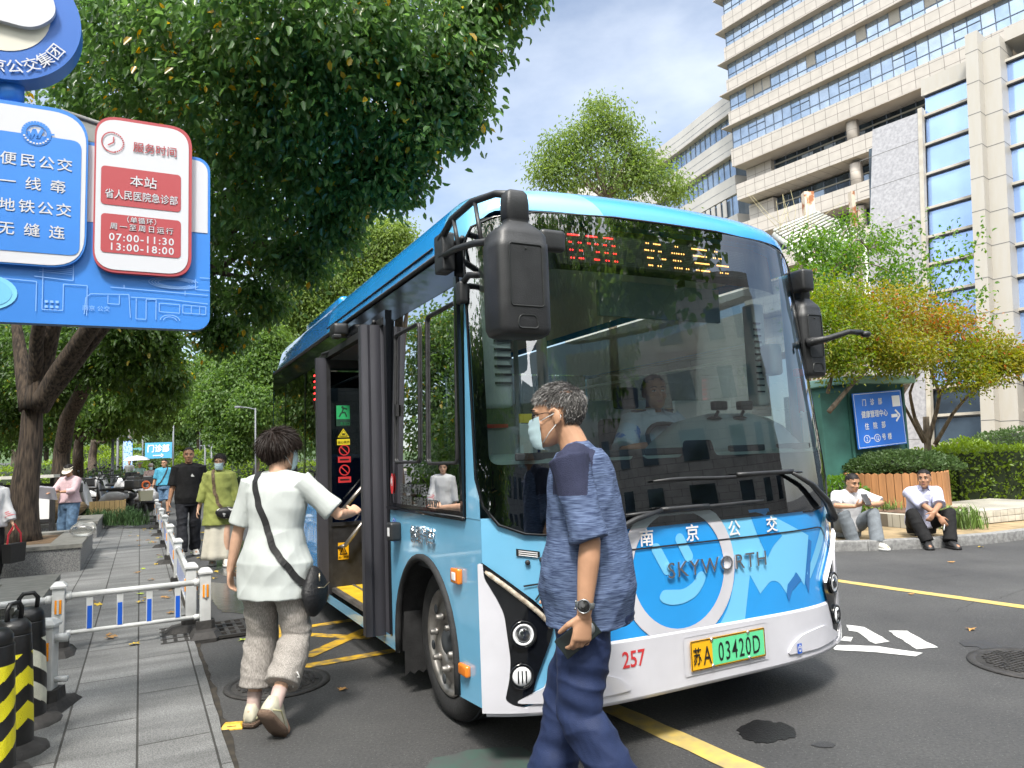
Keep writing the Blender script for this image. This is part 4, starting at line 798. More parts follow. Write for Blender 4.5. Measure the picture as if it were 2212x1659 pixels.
def make_tree(name, label, base, trunk_pts, trunk_r, lobes, per, size, lm, bm=None, group=None, seed=1, k=14, spread=.16, wid=.5, limb_n=8, limb_r=.10, droop=.7, shell=.5, tvar=.3, cat='tree', flare=1.35, limb_root=-1):
    rng = np.random.default_rng(seed); base = Vector(base); t = thing(name, label, cat, base, 0, group); m = MB()
    pts = [Vector(p) - base for p in trunk_pts]; rr = [trunk_r * (1 - .35 * i / max(1, len(pts) - 1)) for i in range(len(pts))]
    sub = []; sr = []
    for i in range(len(pts) - 1):
        for j in range(6):
            u = j / 6; q = pts[i].lerp(pts[i + 1], u); sub.append(q + Vector((noise.noise(q * .9), noise.noise(q * .9 + Vector((7, 0, 0))), 0)) * trunk_r * .25); sr.append(rr[i] + (rr[i + 1] - rr[i]) * u)
    sub.append(pts[-1]); sr.append(rr[-1])
    for i in range(len(sr)): sr[i] *= 1 + (flare - 1) * math.exp(-(sub[i] - sub[0]).length / (trunk_r * 1.6))
    m.tube(sub, sr, 18, 0)
    lb = [(l[0] - base.x, l[1] - base.y, l[2] - base.z) + tuple(l[3:]) for l in lobes]
    pick = sorted(lb, key=lambda l: -l[7] * l[3])[:limb_n]
    limbs(m, pts[limb_root], [(l[0], l[1], l[2]) for l in pick], limb_r, rng)
    m.build('trunk', [bm or bark], t)
    arr = lobes_leaves(lb, per, size, rng, spread, k, droop, shell, tvar); o = link('crown', leaf_mesh('crown', *arr, lm, wid), t); return t
def PL(x, y, Y, r, ti=0.0, wt=1.0, fz=.85):      # lobe seen at a picture point, at depth Y, r pixels wide
    p = D(x, y, Y); k = r * Y / FPX; return (p.x, p.y, p.z, k, k, k * fz, ti, wt)
lm_cam = leafmat('leaf_camphor', (.040, .098, .026), (.11, .20, .055), .26, .50, c3=(.42, .27, .02))
lm_dk = leafmat('leaf_dark', (.034, .080, .018), (.090, .165, .036), .42, .5, c3=(.30, .25, .03))
lm_lt = leafmat('leaf_light', (.070, .135, .026), (.17, .24, .055), .5, .5)
lm_md = leafmat('leaf_mid', (.050, .115, .024), (.125, .205, .045), .48, .5)
lm_fr = leafmat('leaf_far', (.040, .095, .026), (.12, .19, .060), .6, .45)
lm_mp = leafmat('leaf_maple', (.11, .19, .018), (.26, .21, .022), .5, .5, c3=(.36, .12, .02))
lm_sp = leafmat('leaf_sparse', (.030, .095, .014), (.11, .22, .022), .45, .5)
lm_hd = leafmat('leaf_hedge', (.060, .125, .016), (.19, .28, .028), .4, .35)
lm_sh = leafmat('leaf_shrub', (.036, .080, .022), (.085, .14, .045), .5, .35)
# --- the big camphor whose crown hangs over the picture's upper left
T1 = wc(13.8, -1.66)
L1_ = [PL(1100, -40, 7.2, 95), PL(1030, 20, 7.2, 95), PL(1000, 110, 7.2, 80), PL(960, 190, 7.2, 90), PL(975, 250, 7.3, 60), PL(880, 300, 7.2, 90), PL(850, 390, 7.5, 62), PL(770, 400, 7.8, 80), PL(720, 490, 8.3, 62), PL(650, 560, 8.8, 62), PL(560, 650, 9.5, 62), PL(480, 720, 10.5, 50),
       PL(880, 80, 6.8, 140, 0, 1.3), PL(720, 50, 6.4, 150, 0, 1.4), PL(560, 50, 6.4, 140, 0, 1.3), PL(410, 60, 6.9, 130, 0, 1.2), PL(290, 40, 7.5, 110), PL(800, 210, 7, 130, 0, 1.3), PL(650, 220, 6.9, 140, 0, 1.3), PL(500, 230, 7.1, 140, 0, 1.3), PL(600, 380, 7.8, 120, 0, 1.2), PL(700, 350, 7.6, 100), PL(500, 390, 8.3, 110), PL(540, 510, 9.3, 85), PL(450, 610, 10.2, 75), PL(400, 480, 10, 110),
       PL(230, 170, 8.5, 110), PL(340, 190, 8, 110), PL(200, 60, 9, 110), PL(230, 290, 9.5, 90), PL(90, 240, 11, 120), PL(760, 130, 9.5, 150), PL(560, 140, 9.5, 150), PL(430, 200, 10, 150), PL(540, 300, 10.5, 120), PL(250, 380, 11, 140), PL(100, 500, 13, 150), PL(300, 560, 13, 110)]
tp = [T1 + Vector((0, 0, .3)), D(60, 1000, 11.5), D(72, 870, 11.5)]
for i in range(12): L1_[i] = L1_[i][:3] + tuple(q * .74 for q in L1_[i][3:6]) + L1_[i][6:]
t1 = make_tree('camphor_tree', 'big old camphor in the near stone planter, its dark glossy crown overhanging the bus stop', T1 + Vector((0, 0, .3)), tp, .215, L1_, 112, .092, lm_cam, seed=21, k=16, spread=.13, wid=.52, limb_n=0, flare=1.45, shell=.62)
m = MB(); rng = np.random.default_rng(5); fork = tp[-1] - (T1 + Vector((0, 0, .3)))
B0 = T1 + Vector((0, 0, .3))
for P, r in (([(64, 885, 11.5), (48, 790, 11.6), (34, 690, 11.7), (20, 560, 11.6)], .15), ([(76, 885, 11.4), (92, 790, 11.4), (112, 700, 11.2), (175, 560, 11), (215, 380, 10), (330, 250, 9)], .17), ([(84, 880, 11.4), (130, 800, 11.2), (190, 715, 10.8), (260, 620, 10.4), (400, 500, 9.6), (540, 380, 8.6), (640, 250, 7.6)], .16), ([(90, 880, 11.4), (240, 690, 11), (460, 590, 10.2), (560, 520, 9.4), (680, 430, 8.4)], .10), ([(74, 870, 11.5), (80, 720, 11), (140, 500, 10), (260, 330, 9)], .12)):
    pts = [D(*q) - B0 for q in P]; m.tube(resample(pts, .22), [max(.012, r * (1 - i / (len(resample(pts, .22))) * .9)) for i in range(len(resample(pts, .22)))], 12, 0)
for P, r in (([(430, 560, 10), (540, 470, 9), (640, 400, 8.2)], .06), ([(330, 250, 9), (520, 200, 7.6), (700, 190, 7), (900, 170, 7.1)], .055), ([(400, 520, 9.8), (470, 590, 9.9), (540, 600, 9.6), (620, 540, 9)], .05), ([(540, 380, 8.6), (700, 300, 7.8), (850, 300, 7.3)], .05), ([(560, 520, 9.4), (620, 590, 9), (660, 600, 9)], .03), ([(640, 250, 7.6), (800, 120, 7.2), (980, 40, 7.2)], .05)):
    pts = resample([D(*q) - B0 for q in P], .2); m.tube(pts, [max(.008, r * (1 - i / len(pts) * .85)) for i in range(len(pts))], 8, 0)
m.build('limb', [bark], t1)
# --- the row of trunks beyond it
T2 = D(126, 1062, 17.2); T2.z = .1; T3 = wc(32.6, -2.1, .3); T4 = wc(43, -2.2, .6); T5 = wc(27, -5.5, .2)
make_tree('street_tree', 'leaning dark trunk right behind the big camphor, on the stone bed', T2, [T2, D(132, 980, 17.2), D(146, 905, 16.9), D(190, 820, 16.2), D(232, 745, 15.6)], .20, [PL(310, 750, 15.5, 75), PL(240, 770, 16, 80), PL(350, 810, 17, 45), PL(180, 730, 16, 90), PL(60, 780, 18, 100), PL(290, 700, 15, 70), PL(20, 880, 19, 70, .1), PL(110, 830, 17.5, 60)], 330, .12, lm_dk, seed=2, limb_n=6, limb_r=.12, group='trees along the pavement', limb_root=-2)
make_tree('street_tree', 'third trunk of the pavement row, forking low above the parked scooters', T3, [T3, D(168, 985, 27), D(172, 950, 27)], .22, [PL(310, 840, 25, 55), PL(260, 860, 26, 60), PL(350, 850, 25, 35), PL(310, 790, 24, 60), PL(220, 900, 27, 45), PL(150, 880, 28, 60)], 300, .17, lm_md, seed=3, limb_n=8, limb_r=.11, group='trees along the pavement', spread=.25)
make_tree('street_tree', 'farthest and thinnest trunk of the pavement row, beside the lamp post', T4, [T4, D(200, 990, 38), D(204, 950, 38)], .24, [PL(320, 880, 36, 45, .2), PL(270, 900, 37, 45, .15), PL(360, 880, 36, 32, .25), PL(300, 860, 35, 45, .2)], 260, .22, lm_md, seed=4, limb_n=6, limb_r=.12, group='trees along the pavement', spread=.35)
make_tree('street_tree', 'leafy tree at the left edge behind the big camphor trunk', T5, [T5, T5 + Vector((0, 0, 3)), T5 + Vector((.3, 0, 5))], .2, [PL(30, 800, 22, 70, .1), PL(110, 860, 23, 60, .1), PL(50, 900, 23, 60, .1), PL(10, 740, 22, 70)], 260, .15, lm_dk, seed=6, limb_n=4, limb_r=.1, group='trees along the pavement', spread=.25)
# --- trees behind the bus
def tb(p, z=None): return Vector((p.x, p.y, hgt(p.x, p.y) + .1))
q = D(545, 1040, 31); make_tree('maple_tree', 'spreading green maple across the road, just left of the bus tail', tb(q), [tb(q), D(556, 1000, 31), D(540, 960, 31)], .13, [PL(500, 860, 31, 70), PL(560, 880, 30, 60), PL(470, 800, 32, 55, .1), PL(545, 800, 31, 75, .05), PL(590, 800, 31, 50), PL(500, 930, 31, 45), PL(455, 880, 32, 45, .1), PL(570, 740, 31, 45, .1), PL(520, 960, 30.5, 30)], 330, .15, lm_md, bark2, seed=7, limb_n=7, limb_r=.06, spread=.26, wid=.6)
q = D(700, 1000, 36); make_tree('broadleaf_tree', 'tall pale green tree rising over the back of the bus roof', tb(q), [tb(q), D(720, 800, 36), D(740, 650, 36)], .25, [PL(700, 600, 36, 70, .1), PL(780, 540, 36, 75, .2), PL(840, 520, 36, 55, .2), PL(660, 680, 36, 60, .05), PL(630, 760, 36, 55), PL(740, 500, 36, 45, .25), PL(800, 620, 36, 70), PL(870, 590, 36, 55, .1), PL(720, 700, 36, 70), PL(640, 640, 35, 40, .2)], 420, .17, lm_lt, bark2, seed=8, limb_n=8, limb_r=.12, spread=.3)
q = D(1330, 900, 30); make_tree('broadleaf_tree', 'thin crowned yellowish green tree standing up behind the bus windscreen roof', tb(q), [tb(q), D(1320, 600, 30), D(1310, 430, 30)], .2, [PL(1300, 260, 30, 48, .15, .7), PL(1250, 300, 30, 38, .1, .6), PL(1200, 330, 30, 48, .1, .8), PL(1340, 280, 30, 45, .15, .7), PL(1370, 330, 30, 40, .1, .7), PL(1290, 350, 30, 75, 0, 1.1), PL(1220, 380, 30, 55, 0, .9), PL(1400, 375, 30, 50, .1, .9), PL(1350, 400, 30, 70, 0, 1), PL(1450, 405, 30, 40, .1, .7), PL(1170, 375, 30, 28, .1, .4), PL(1290, 225, 30, 20, .2, .25)], 135, .155, lm_lt, bark2, seed=9, limb_n=10, limb_r=.07, spread=.32, wid=.42, shell=.15)
# --- far wood and hill trees: two prototypes, copied
def proto(name, label, seed, lm, H_, W__, size, per, n):
    rng = np.random.default_rng(seed); lb = []
    for i in range(n):
        a = rng.uniform(0, 2 * PI); rr = rng.uniform(0, 1) ** .5 * W__ * .36; z = H_ * (.38 + .55 * rng.random() * (1 - .4 * rr / (W__ * .36))); s_ = W__ * rng.uniform(.17, .26); lb.append((rr * math.cos(a), rr * math.sin(a), z, s_, s_, s_ * .8, rng.normal() * .12, 1))
    return make_tree(name, label, (0, 0, 0), [(0, 0, 0), (0, 0, H_ * .3), (.2, 0, H_ * .5)], .22, lb, per, size, lm, bark2, seed=seed, limb_n=6, limb_r=.12, spread=.45, k=12, group='trees of the far wood')
pA = proto('wood_tree', 'x', 31, lm_fr, 9.5, 9, .33, 60, 16); pB = proto('wood_tree', 'x', 32, lm_fr, 12, 8, .36, 60, 16); pC = proto('wood_tree', 'x', 33, lm_md, 8, 8, .30, 60, 14)
FAR = [(430, 58, pA, 1.0, 'bright plane tree with a mottled forked trunk above the far hedge'), (390, 74, pB, .8, 'tall tree behind the bright plane tree, seen over the direction sign'), (335, 66, pA, 1.0, 'round light tree left of the direction sign'), (470, 66, pC, 1.1, 'dark tree right of the far lamp posts'), (510, 52, pA, 1.0, 'light green tree beyond the maple near the bus tail'), (440, 98, pB, .85, 'highest tree on the hilltop, against the sky'), (370, 105, pA, 1.0, 'hazy hill tree left of the highest one'), (300, 84, pC, 1.0, 'dark hill tree behind the lamp post'), (250, 70, pA, 1.1, 'light tree seen between the pavement trunks'), (100, 52, pA, .8, 'pale tree filling the gap right of the camphor trunk'), (30, 48, pC, .9, 'dark tree at the far left edge'), (560, 84, pA, 1.25, 'pale wood tree behind the spreading maple'), (620, 60, pA, 1.2, 'light tree hidden mostly by the bus tail'), (660, 52, pB, 1.1, 'tall light tree left of the roof pod'), (205, 58, pC, .9, 'small dark tree behind the scooters'), (520, 110, pB, 1.05, 'big hill tree on the right of the gap of sky')]
used = set()
for i, (px, Y, pr, sc, lab) in enumerate(FAR):
    q = D(px, 1000, Y); q = Vector((q.x, q.y, hgt(q.x, q.y) + (0 if Y < 80 else (Y - 80) * .16)))
    if id(pr) in used: o = copy_tree(pr)
    else: o = pr; used.add(id(pr))
    o.location = q; o.rotation_euler = (0, 0, i * 1.7); o.scale = (sc,) * 3; o['label'] = lab
m = MB(); P = []
for j in range(9):
    for i in range(21):
        x = -110 + i * 7; y = 84 + j * 8; P.append((x, y, hgt(x, y) - .3 + 9 * (j / 8) ** 1.2 * (1 + .2 * noise.noise(Vector((x * .05, y * .05, 0))))))
m.add(P, [(j * 21 + i, j * 21 + i + 1, (j + 1) * 21 + i + 1, (j + 1) * 21 + i) for j in range(8) for i in range(20)], 0, True); tag(m.build('hill', [mat('hill_green', (.06, .10, .03), .95, col2=(.03, .06, .02), vs=.6, det=8)]), kind='structure')
# --- clipped shrubs and hedges
def shrub(name, label, c, r, size, lm, n, seed, group=None, cat='shrub', boxy=False):
    rng = np.random.default_rng(seed); c = Vector(c); r = Vector(r) if hasattr(r, '__len__') else Vector((r, r, r)); t = thing(name, label, cat, c, 0, group)
    core = MB()
    if boxy:
        core.box((0, 0, r.z), (r.x * 1.86, r.y * 1.86, r.z * 1.9)); u = rng.uniform(-1, 1, (n, 3)); f = rng.integers(0, 3, n); sg = np.where(rng.random(n) < .5, -1., 1.); sg[f == 2] = 1.
        u[np.arange(n), f] = sg; d = np.zeros((n, 3)); d[np.arange(n), f] = sg; p = u * np.array(r) + np.array([0, 0, r.z]) + rng.normal(size=(n, 3)) * size * .45
    else:
        core.sph((0, 0, r.z * .9), r * .82, 16, 10); d = unit(n, rng); d[:, 2] = np.abs(d[:, 2]) * 1.2 - .25; d /= np.linalg.norm(d, axis=1, keepdims=True); bump_ = 1 + .16 * np.array([noise.noise(Vector(q) * 2.5 + c) for q in d])[:, None]; p = d * np.array(r) * bump_ * (1 - .18 * rng.random((n, 1)) ** 2) + np.array([0, 0, r.z * .9])
    core.build('dark_core', [mat('shrub_core', (.012, .022, .006), .95)], t)  # one solid dark core filling the inside behind the leaves
    arr = (p, d * .8 + rng.normal(size=(n, 3)) * .6 + np.array([0, 0, .35]), d + rng.normal(size=(n, 3)) * .7, size * rng.uniform(.6, 1.3, n), .3 + .35 * rng.random(n) + .22 * np.clip(d[:, 2], -.5, 1)); link('foliage', leaf_mesh('foliage', *arr, lm, .55), t); return t  # tint is part random, part higher on leaves that face up
SHR = [(225, 1030, 30, 1.3, 'rounded bush right of the third trunk'), (250, 985, 46, 1.7, 'bright bush behind the lamp post'), (215, 960, 50, 2.0, 'tall bush between the trunks and the lamp post'), (290, 1000, 52, 1.6, 'low bush beneath the blue banner'), (310, 975, 56, 1.8, 'bush left under the direction sign'), (375, 985, 58, 1.6, 'bush right under the direction sign'), (400, 1000, 50, 1.5, 'bush behind the man in black'), (440, 995, 48, 1.7, 'bright clipped bush behind the woman in green'), (470, 1010, 42, 1.4, 'low clipped bush left of the maple trunk'), (500, 985, 46, 1.8, 'mound of clipped shrubs under the maple'), (540, 1010, 40, 1.5, 'clipped bush at the maple foot'), (580, 1005, 44, 1.7, 'clipped bush near the bus tail'), (60, 960, 34, 1.6, 'bushes behind the camphor trunk'), (15, 990, 32, 1.5, 'bush at the left edge behind the notice board'), (130, 960, 40, 1.6, 'light bush between the first two trunks'), (350, 1003, 62, 2.0, 'long bush under the middle of the direction sign')]
for i, (px, py, Y, r, lab) in enumerate(SHR):
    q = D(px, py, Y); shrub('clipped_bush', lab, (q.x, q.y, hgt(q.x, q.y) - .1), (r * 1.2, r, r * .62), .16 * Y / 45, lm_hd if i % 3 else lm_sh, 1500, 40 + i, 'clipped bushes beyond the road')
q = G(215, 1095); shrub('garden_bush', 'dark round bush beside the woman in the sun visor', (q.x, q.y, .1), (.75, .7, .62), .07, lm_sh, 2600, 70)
m = MB(); rng = np.random.default_rng(8)
def grass(name, label, pts, h, n, mt, seed, cat='grass', lean=.5):
    rng = np.random.default_rng(seed); c0 = sum((Vector(p) for p in pts), Vector()) / len(pts); mm = MB()
    for i in range(n):
        p = Vector(pts[i % len(pts)]) - c0 + Vector((rng.normal() * .12, rng.normal() * .12, 0)); a = rng.uniform(0, 2 * PI); d = Vector((math.cos(a), math.sin(a), 0)); hh = h * rng.uniform(.5, 1.1); s = Vector((-d.y, d.x, 0)) * .006
        b = p + d * hh * lean * .35 + Vector((0, 0, hh * .7)); e_ = p + d * hh * lean + Vector((0, 0, hh * rng.uniform(.6, .95))); mm.add([p - s, p + s, b + s, b - s, e_], [(0, 1, 2, 3), (3, 2, 4)])
    o = mm.build(name, [mt]); o.location = c0; tag(o, label, cat); return o
gm = mat('grass_blades', (.10, .17, .03), .7, var=.5, vs=6); gm2 = mat('lawn_dark', (.05, .11, .03), .8, var=.4, vs=6)
grass('grass_tuft', 'feathery dark green grass spilling below the round bush', [G(200 + i * 9, 1118 + (i % 3) * 8, .1) for i in range(12)], .42, 1500, gm2, 1, lean=.7)
grass('grass_tuft', 'tall green grass between the two seated men', [G(1895 + i * 8, 1120 + (i % 2) * 8, .12) for i in range(5)], .42, 420, gm, 2)
grass('grass_tuft', 'strappy grass behind the seated man in the white T-shirt', [G(1870 + i * 9, 1090 + (i % 2) * 10, .12) for i in range(8)], .40, 500, gm, 3)
grass('grass_tuft', 'strappy grass clump right of the man in the pale shirt', [G(2040 + i * 8, 1135 + (i % 2) * 6, .12) for i in range(8)], .36, 520, gm, 4)
# ================================================================ RIGHT SIDE GREENERY
MB0 = G(2000, 1015, .15)
q = D(2000, 950, 15); mb = Vector((q.x, q.y, .1))
mlob = [PL(1790, 640, 12.6, 62, -.30), PL(1850, 690, 12.6, 70, -.22), PL(1800, 740, 12.3, 55, -.35), PL(1920, 660, 13, 70, .12), PL(1980, 690, 13.2, 75, .32), PL(1900, 740, 12.6, 60, .05), PL(2040, 700, 13.4, 62, .30), PL(1970, 755, 12.8, 55, .10), PL(2060, 770, 13.4, 60, -.10), PL(2120, 750, 13.6, 50, .05), PL(2150, 790, 13.6, 45, .0), PL(1810, 785, 12.4, 40, -.25), PL(2090, 815, 13.2, 40, -.1), PL(1930, 775, 12.6, 40, .0), PL(2190, 775, 13.6, 30, .1), PL(1760, 690, 12.3, 40, -.4)]
mt_ = make_tree('maple_tree', 'Japanese maple with orange and yellow green leaves beside the teal booth', mb, [mb, D(2000, 900, 15)], .09, [l[:5] + (l[5] * .55,) + l[6:] for l in mlob], 112, .068, lm_mp, bark2, seed=51, limb_n=0, spread=.16, k=16, droop=.25, wid=.45, tvar=.30)
m = MB()
for P, r in (([(2000, 955, 15), (1975, 900, 15), (1965, 850, 14.6), (1985, 790, 14), (2030, 740, 13.6)], .045), ([(2005, 955, 15), (2025, 880, 14.8), (2030, 850, 14.6), (2010, 800, 14.2), (2000, 720, 13.4)], .05), ([(2020, 960, 14.8), (2060, 890, 14.4), (2100, 845, 14), (2150, 810, 13.8), (2205, 790, 13.6)], .045), ([(1790, 890, 12.6), (1840, 830, 12.6), (1890, 780, 12.7), (1960, 740, 13), (2010, 690, 13.2)], .045), ([(1788, 850, 12.6), (1800, 800, 12.6), (1840, 750, 12.6), (1870, 690, 12.6)], .035), ([(1995, 955, 15), (1950, 870, 14.5), (1920, 800, 13.6), (1860, 740, 12.8)], .035), ([(2030, 850, 14.6), (2070, 800, 14), (2090, 750, 13.6)], .03), ([(1890, 780, 12.7), (1900, 720, 12.7), (1925, 660, 12.9)], .022)):
    pts = resample([D(*p) - mb for p in P], .18); m.tube(pts, [max(.006, r * (1 - .8 * i / len(pts))) for i in range(len(pts))], 8)
m.build('limb', [bark2], mt_)
# tall sparse shrub behind it
sb_ = D(1930, 900, 16.5); sb = Vector((sb_.x, sb_.y, .1)); st = thing('sapling', 'leggy sapling with sparse bright leaves in front of the granite wall', 'tree', sb); m = MB(); tips = []
random.seed(12); rng = np.random.default_rng(12)
for tip in [(1750, 560), (1790, 500), (1850, 520), (1880, 480), (1930, 500), (1970, 470), (2010, 500), (2060, 480), (2125, 490), (2090, 540), (2020, 560), (1950, 560), (1900, 580), (1830, 580), (2140, 600), (2160, 680), (2100, 620), (1990, 610)]:
    a = D(1930 + (tip[0] - 1930) * .35, 760, 16); e_ = D(tip[0], tip[1], 15.6 + random.uniform(-.6, .6)); pts = resample([sb + Vector((0, 0, 2)), a, a.lerp(e_, .5) + Vector(rng.normal(size=3)) * .12, e_], .15); m.tube([p - sb for p in pts], [max(.004, .02 * (1 - i / len(pts))) for i in range(len(pts))], 5)
    tips += [p - sb for p in pts[len(pts) // 2:] for _ in range(4)]
m.build('trunk', [bark2], st); P = np.array([tuple(p) for p in tips for _ in range(2)]); n = len(P); P = P + rng.normal(size=(n, 3)) * .13
link('crown', leaf_mesh('crown', P, rng.normal(size=(n, 3)) * .7 + np.array([0, 0, -.2]), rng.normal(size=(n, 3)) * .6 + np.array([0, 0, 1.0]), .105 * rng.uniform(.6, 1.2, n), rng.random(n), lm_sp, .6), st)
lo = [PL(1760, 530, 14, 40, .1), PL(1820, 560, 14.5, 40, .1), PL(1760, 610, 13.5, 40, 0), PL(1900, 520, 16, 35, .2, .6), PL(1840, 490, 16, 30, .2, .5), PL(1940, 600, 15, 40, .1, .7)]
q = D(1800, 900, 14.6); make_tree('young_tree', 'bright green young tree just right of the bus corner below the pergola', Vector((q.x, q.y, .1)), [Vector((q.x, q.y, .1)), D(1800, 700, 14.6), D(1800, 600, 14.4)], .05, lo, 75, .085, lm_sp, bark2, seed=52, limb_n=6, limb_r=.02, spread=.16, k=12, flare=1.1)
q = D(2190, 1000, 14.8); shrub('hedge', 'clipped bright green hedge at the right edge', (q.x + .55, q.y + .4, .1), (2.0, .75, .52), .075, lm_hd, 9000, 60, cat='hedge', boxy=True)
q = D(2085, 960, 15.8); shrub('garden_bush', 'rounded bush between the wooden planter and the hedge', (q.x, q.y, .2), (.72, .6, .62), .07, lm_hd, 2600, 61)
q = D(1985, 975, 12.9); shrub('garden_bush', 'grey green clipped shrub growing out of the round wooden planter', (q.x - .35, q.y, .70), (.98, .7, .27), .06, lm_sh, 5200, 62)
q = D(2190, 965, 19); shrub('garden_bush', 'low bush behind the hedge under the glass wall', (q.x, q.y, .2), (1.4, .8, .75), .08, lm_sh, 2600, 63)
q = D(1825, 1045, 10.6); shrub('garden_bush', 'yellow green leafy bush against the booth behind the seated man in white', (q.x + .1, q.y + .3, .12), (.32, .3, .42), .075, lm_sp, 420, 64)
# round wooden planter, booth, sign, platform
wood = mat('planter_wood', (.33, .155, .06), .65, var=.18, vs=3, stretch=(6, 6, .6), bump=.15, bs=20)
q = D(1958, 1050, 12.3); pl = thing('wooden_planter', 'round orange wooden slat planter behind the seated men', 'planter', (q.x, q.y + .35, .12)); m = MB(); n = 44; R_ = .80
for i in range(n):
    a = i * 2 * PI / n; m.m = Matrix.Rotation(a, 4, 'Z') @ T((R_, 0, 0)); m.prism([(-.012, -R_ * PI / n + .004), (.012, -R_ * PI / n + .004), (.012, R_ * PI / n - .004), (-.012, R_ * PI / n - .004)], .74); m.add([(-.012, -.055, .74), (.012, -.055, .74), (.012, .055, .74), (-.012, .055, .74), (-.012, 0, .765), (.012, 0, .765)], [(0, 1, 5, 4), (2, 3, 4, 5), (0, 4, 3), (1, 2, 5)])
m.m = None; m.build('slat', [wood], pl); m = MB(); m.cyl((0, 0, .02), (0, 0, .68), R_ - .02, n=32); m.build('soil_fill', [soil], pl)
teal = mat('booth_green', (.035, .115, .095), .55, var=.25, vs=2.2, bump=.1, bs=6); tealt = mat('booth_roof', (.22, .38, .33), .5, var=.15, vs=3)
q0 = D(1790, 1000, 13.2); q1 = D(1845, 1000, 13.0); q2 = D(1962, 1000, 13.5)
fd = Vector((q2.x - q1.x, q2.y - q1.y, 0)); bw_ = fd.length; fd.normalize(); bn = Vector((fd.y, -fd.x, 0)); by = math.atan2(fd.y, fd.x); bo = Vector((q1.x, q1.y, .1))
bt = thing('utility_booth', 'dark teal metal booth with a pale flat roof carrying the blue clinic sign', 'booth', bo, by); m = MB(); m.box((bw_ / 2, .55, 1.18), (bw_, 1.1, 2.36)); m.box((-.35, .45, 1.10), (.62, .9, 2.2)); 
for x in (.0, bw_): m.box((x, -.01, 1.18), (.05, .04, 2.36))
m.build('cabinet', [teal], bt); m = MB(); m.box((bw_ / 2 + .02, .5, 2.43), (bw_ + .24, 1.4, .14), bev=.02); m.build('roof', [tealt], bt)
SGN = [D(1844, 851, 12.93), D(1849, 971, 12.93), D(1953, 958, 13.38), D(1946, 849, 13.38)]
def quad_board(name, label, cat, C4, th, mats, items, group=None):
    """flat board through 4 corners TL,BL,BR,TR; items use 0..1 x (right) and 0..1 y (up)"""
    TL, BL_, BR, TR = C4; ex = (BR - BL_); ey = (TL - BL_); w = ex.length; h = ey.length; X = ex.normalized(); Z = X.cross(ey).normalized(); Y = Z.cross(X)
    o = thing(name, label, cat, BL_, 0, group); o.matrix_world = Matrix((X, Y, Z)).transposed().to_4x4(); o.location = BL_; m = MB(); m.box((w / 2, h / 2, -th / 2), (w, h, th)); m.build('board', mats, o)
    m2 = MB(); items(m2, w, h); m2.build('lettering', mats, o); return o
SW = lambda c: mat('sign_%d_%d_%d' % tuple(int(k * 100) for k in c), c, .45)
clb = mat('clinic_blue', (.022, .15, .60), .4)
def clinic(m, w, h):
    m.add(*stroke([(.02, .02), (w - .02, .02), (w - .02, h - .02), (.02, h - .02)], .008, True), 1, m=T((0, 0, .003)))
    for tx, y, x0, x1, s in (('门诊部', .82, .13, .62, .13), ('健康管理中心', .605, .13, .67, .135), ('住院部', .39, .13, .64, .13)):
        n = len(tx)
        for i, ch in enumerate(tx): m.geo(text(ch, s * h, .016, sx=.80), 1, T((w * (x0 + (x1 - x0) * (i + .5) / n), h * y, .003)))
    for x, s in ((.19, '2'), (.40, '12')): m.add(*stroke(ellipse(w * x, h * .165, w * .060, h * .065, 20), .012, True), 1, m=T((0, 0, .003))); m.geo(text(s, .10 * h, .012, sx=.75), 1, T((w * x, h * .165, .003)))
    m.add(*stroke([(w * .275, h * .17), (w * .325, h * .17)], .014), 1, m=T((0, 0, .003))); 
    for i, ch in enumerate('号楼'): m.geo(text(ch, .125 * h, .016, sx=.8), 1, T((w * (.535 + .12 * i), h * .17, .003)))
    m.add([(w * .74, h * .505, .003), (w * .87, h * .505, .003), (w * .87, h * .565, .003), (w * .74, h * .565, .003)], [(0, 1, 2, 3)], 1); m.add(*stroke([(w * .83, h * .64), (w * .92, h * .535), (w * .83, h * .43)], .035), 1, m=T((0, 0, .0045)))
    m.add([(w * .79, h * .70, .004), (w * .955, h * .70, .004), (w * .955, h * .90, .004), (w * .79, h * .90, .004)], [(0, 1, 2, 3)], 1)
quad_board('clinic_sign', 'blue and white hospital direction sign fixed to the teal booth', 'sign', [p + bn * .06 for p in SGN], .02, [clb, wht], clinic)
tile = brickmat('platform_tile', (.46, .43, .36), (.40, .38, .32), (.15, .13, .10), .14, .14, .006, 0.0, .5, axis=None, bump=.2, stain=.25)
q = G(2032, 1142, .12); q2 = G(1985, 1118, .12); m = MB(); ax_ = Vector((.93, .37, 0)); ay_ = Vector((-.37, .93, 0)); pf = thing('tiled_platform', 'low cream tiled inspection platform with a rusty grate beside the kerb', 'platform', (q.x, q.y, .12), math.atan2(ax_.y, ax_.x))
P = [(-.0, 0), (3.2, 0), (3.2, 1.5), (-.25, 1.5), (-.30, .30)]; m.prism(P, .19); m.build('block', [tile, ], pf); m = MB(); m.prism([(-.1, .45), (1.2, .45), (1.2, 1.3), (-.1, 1.3)], .012, m=T((0, 0, .193))); m.build('grate', [mat('rust_plate', (.12, .07, .045), .8, var=.4, vs=9)], pf)
m = MB(); m.box((1.6, -.004, .095), (3.2, .006, .18)); 
for i in range(20): m.box((.16 * i + .08, -.008, .05), (.15, .006, .085), 1, bev=.003); m.box((.16 * i + .08, -.008, .142), (.15, .006, .085), 1, bev=.003)
m.build('tile_face', [mat('grout', (.14, .12, .10), .9), mat('cream_tile', (.46, .43, .36), .4, var=.15, vs=8)], pf)
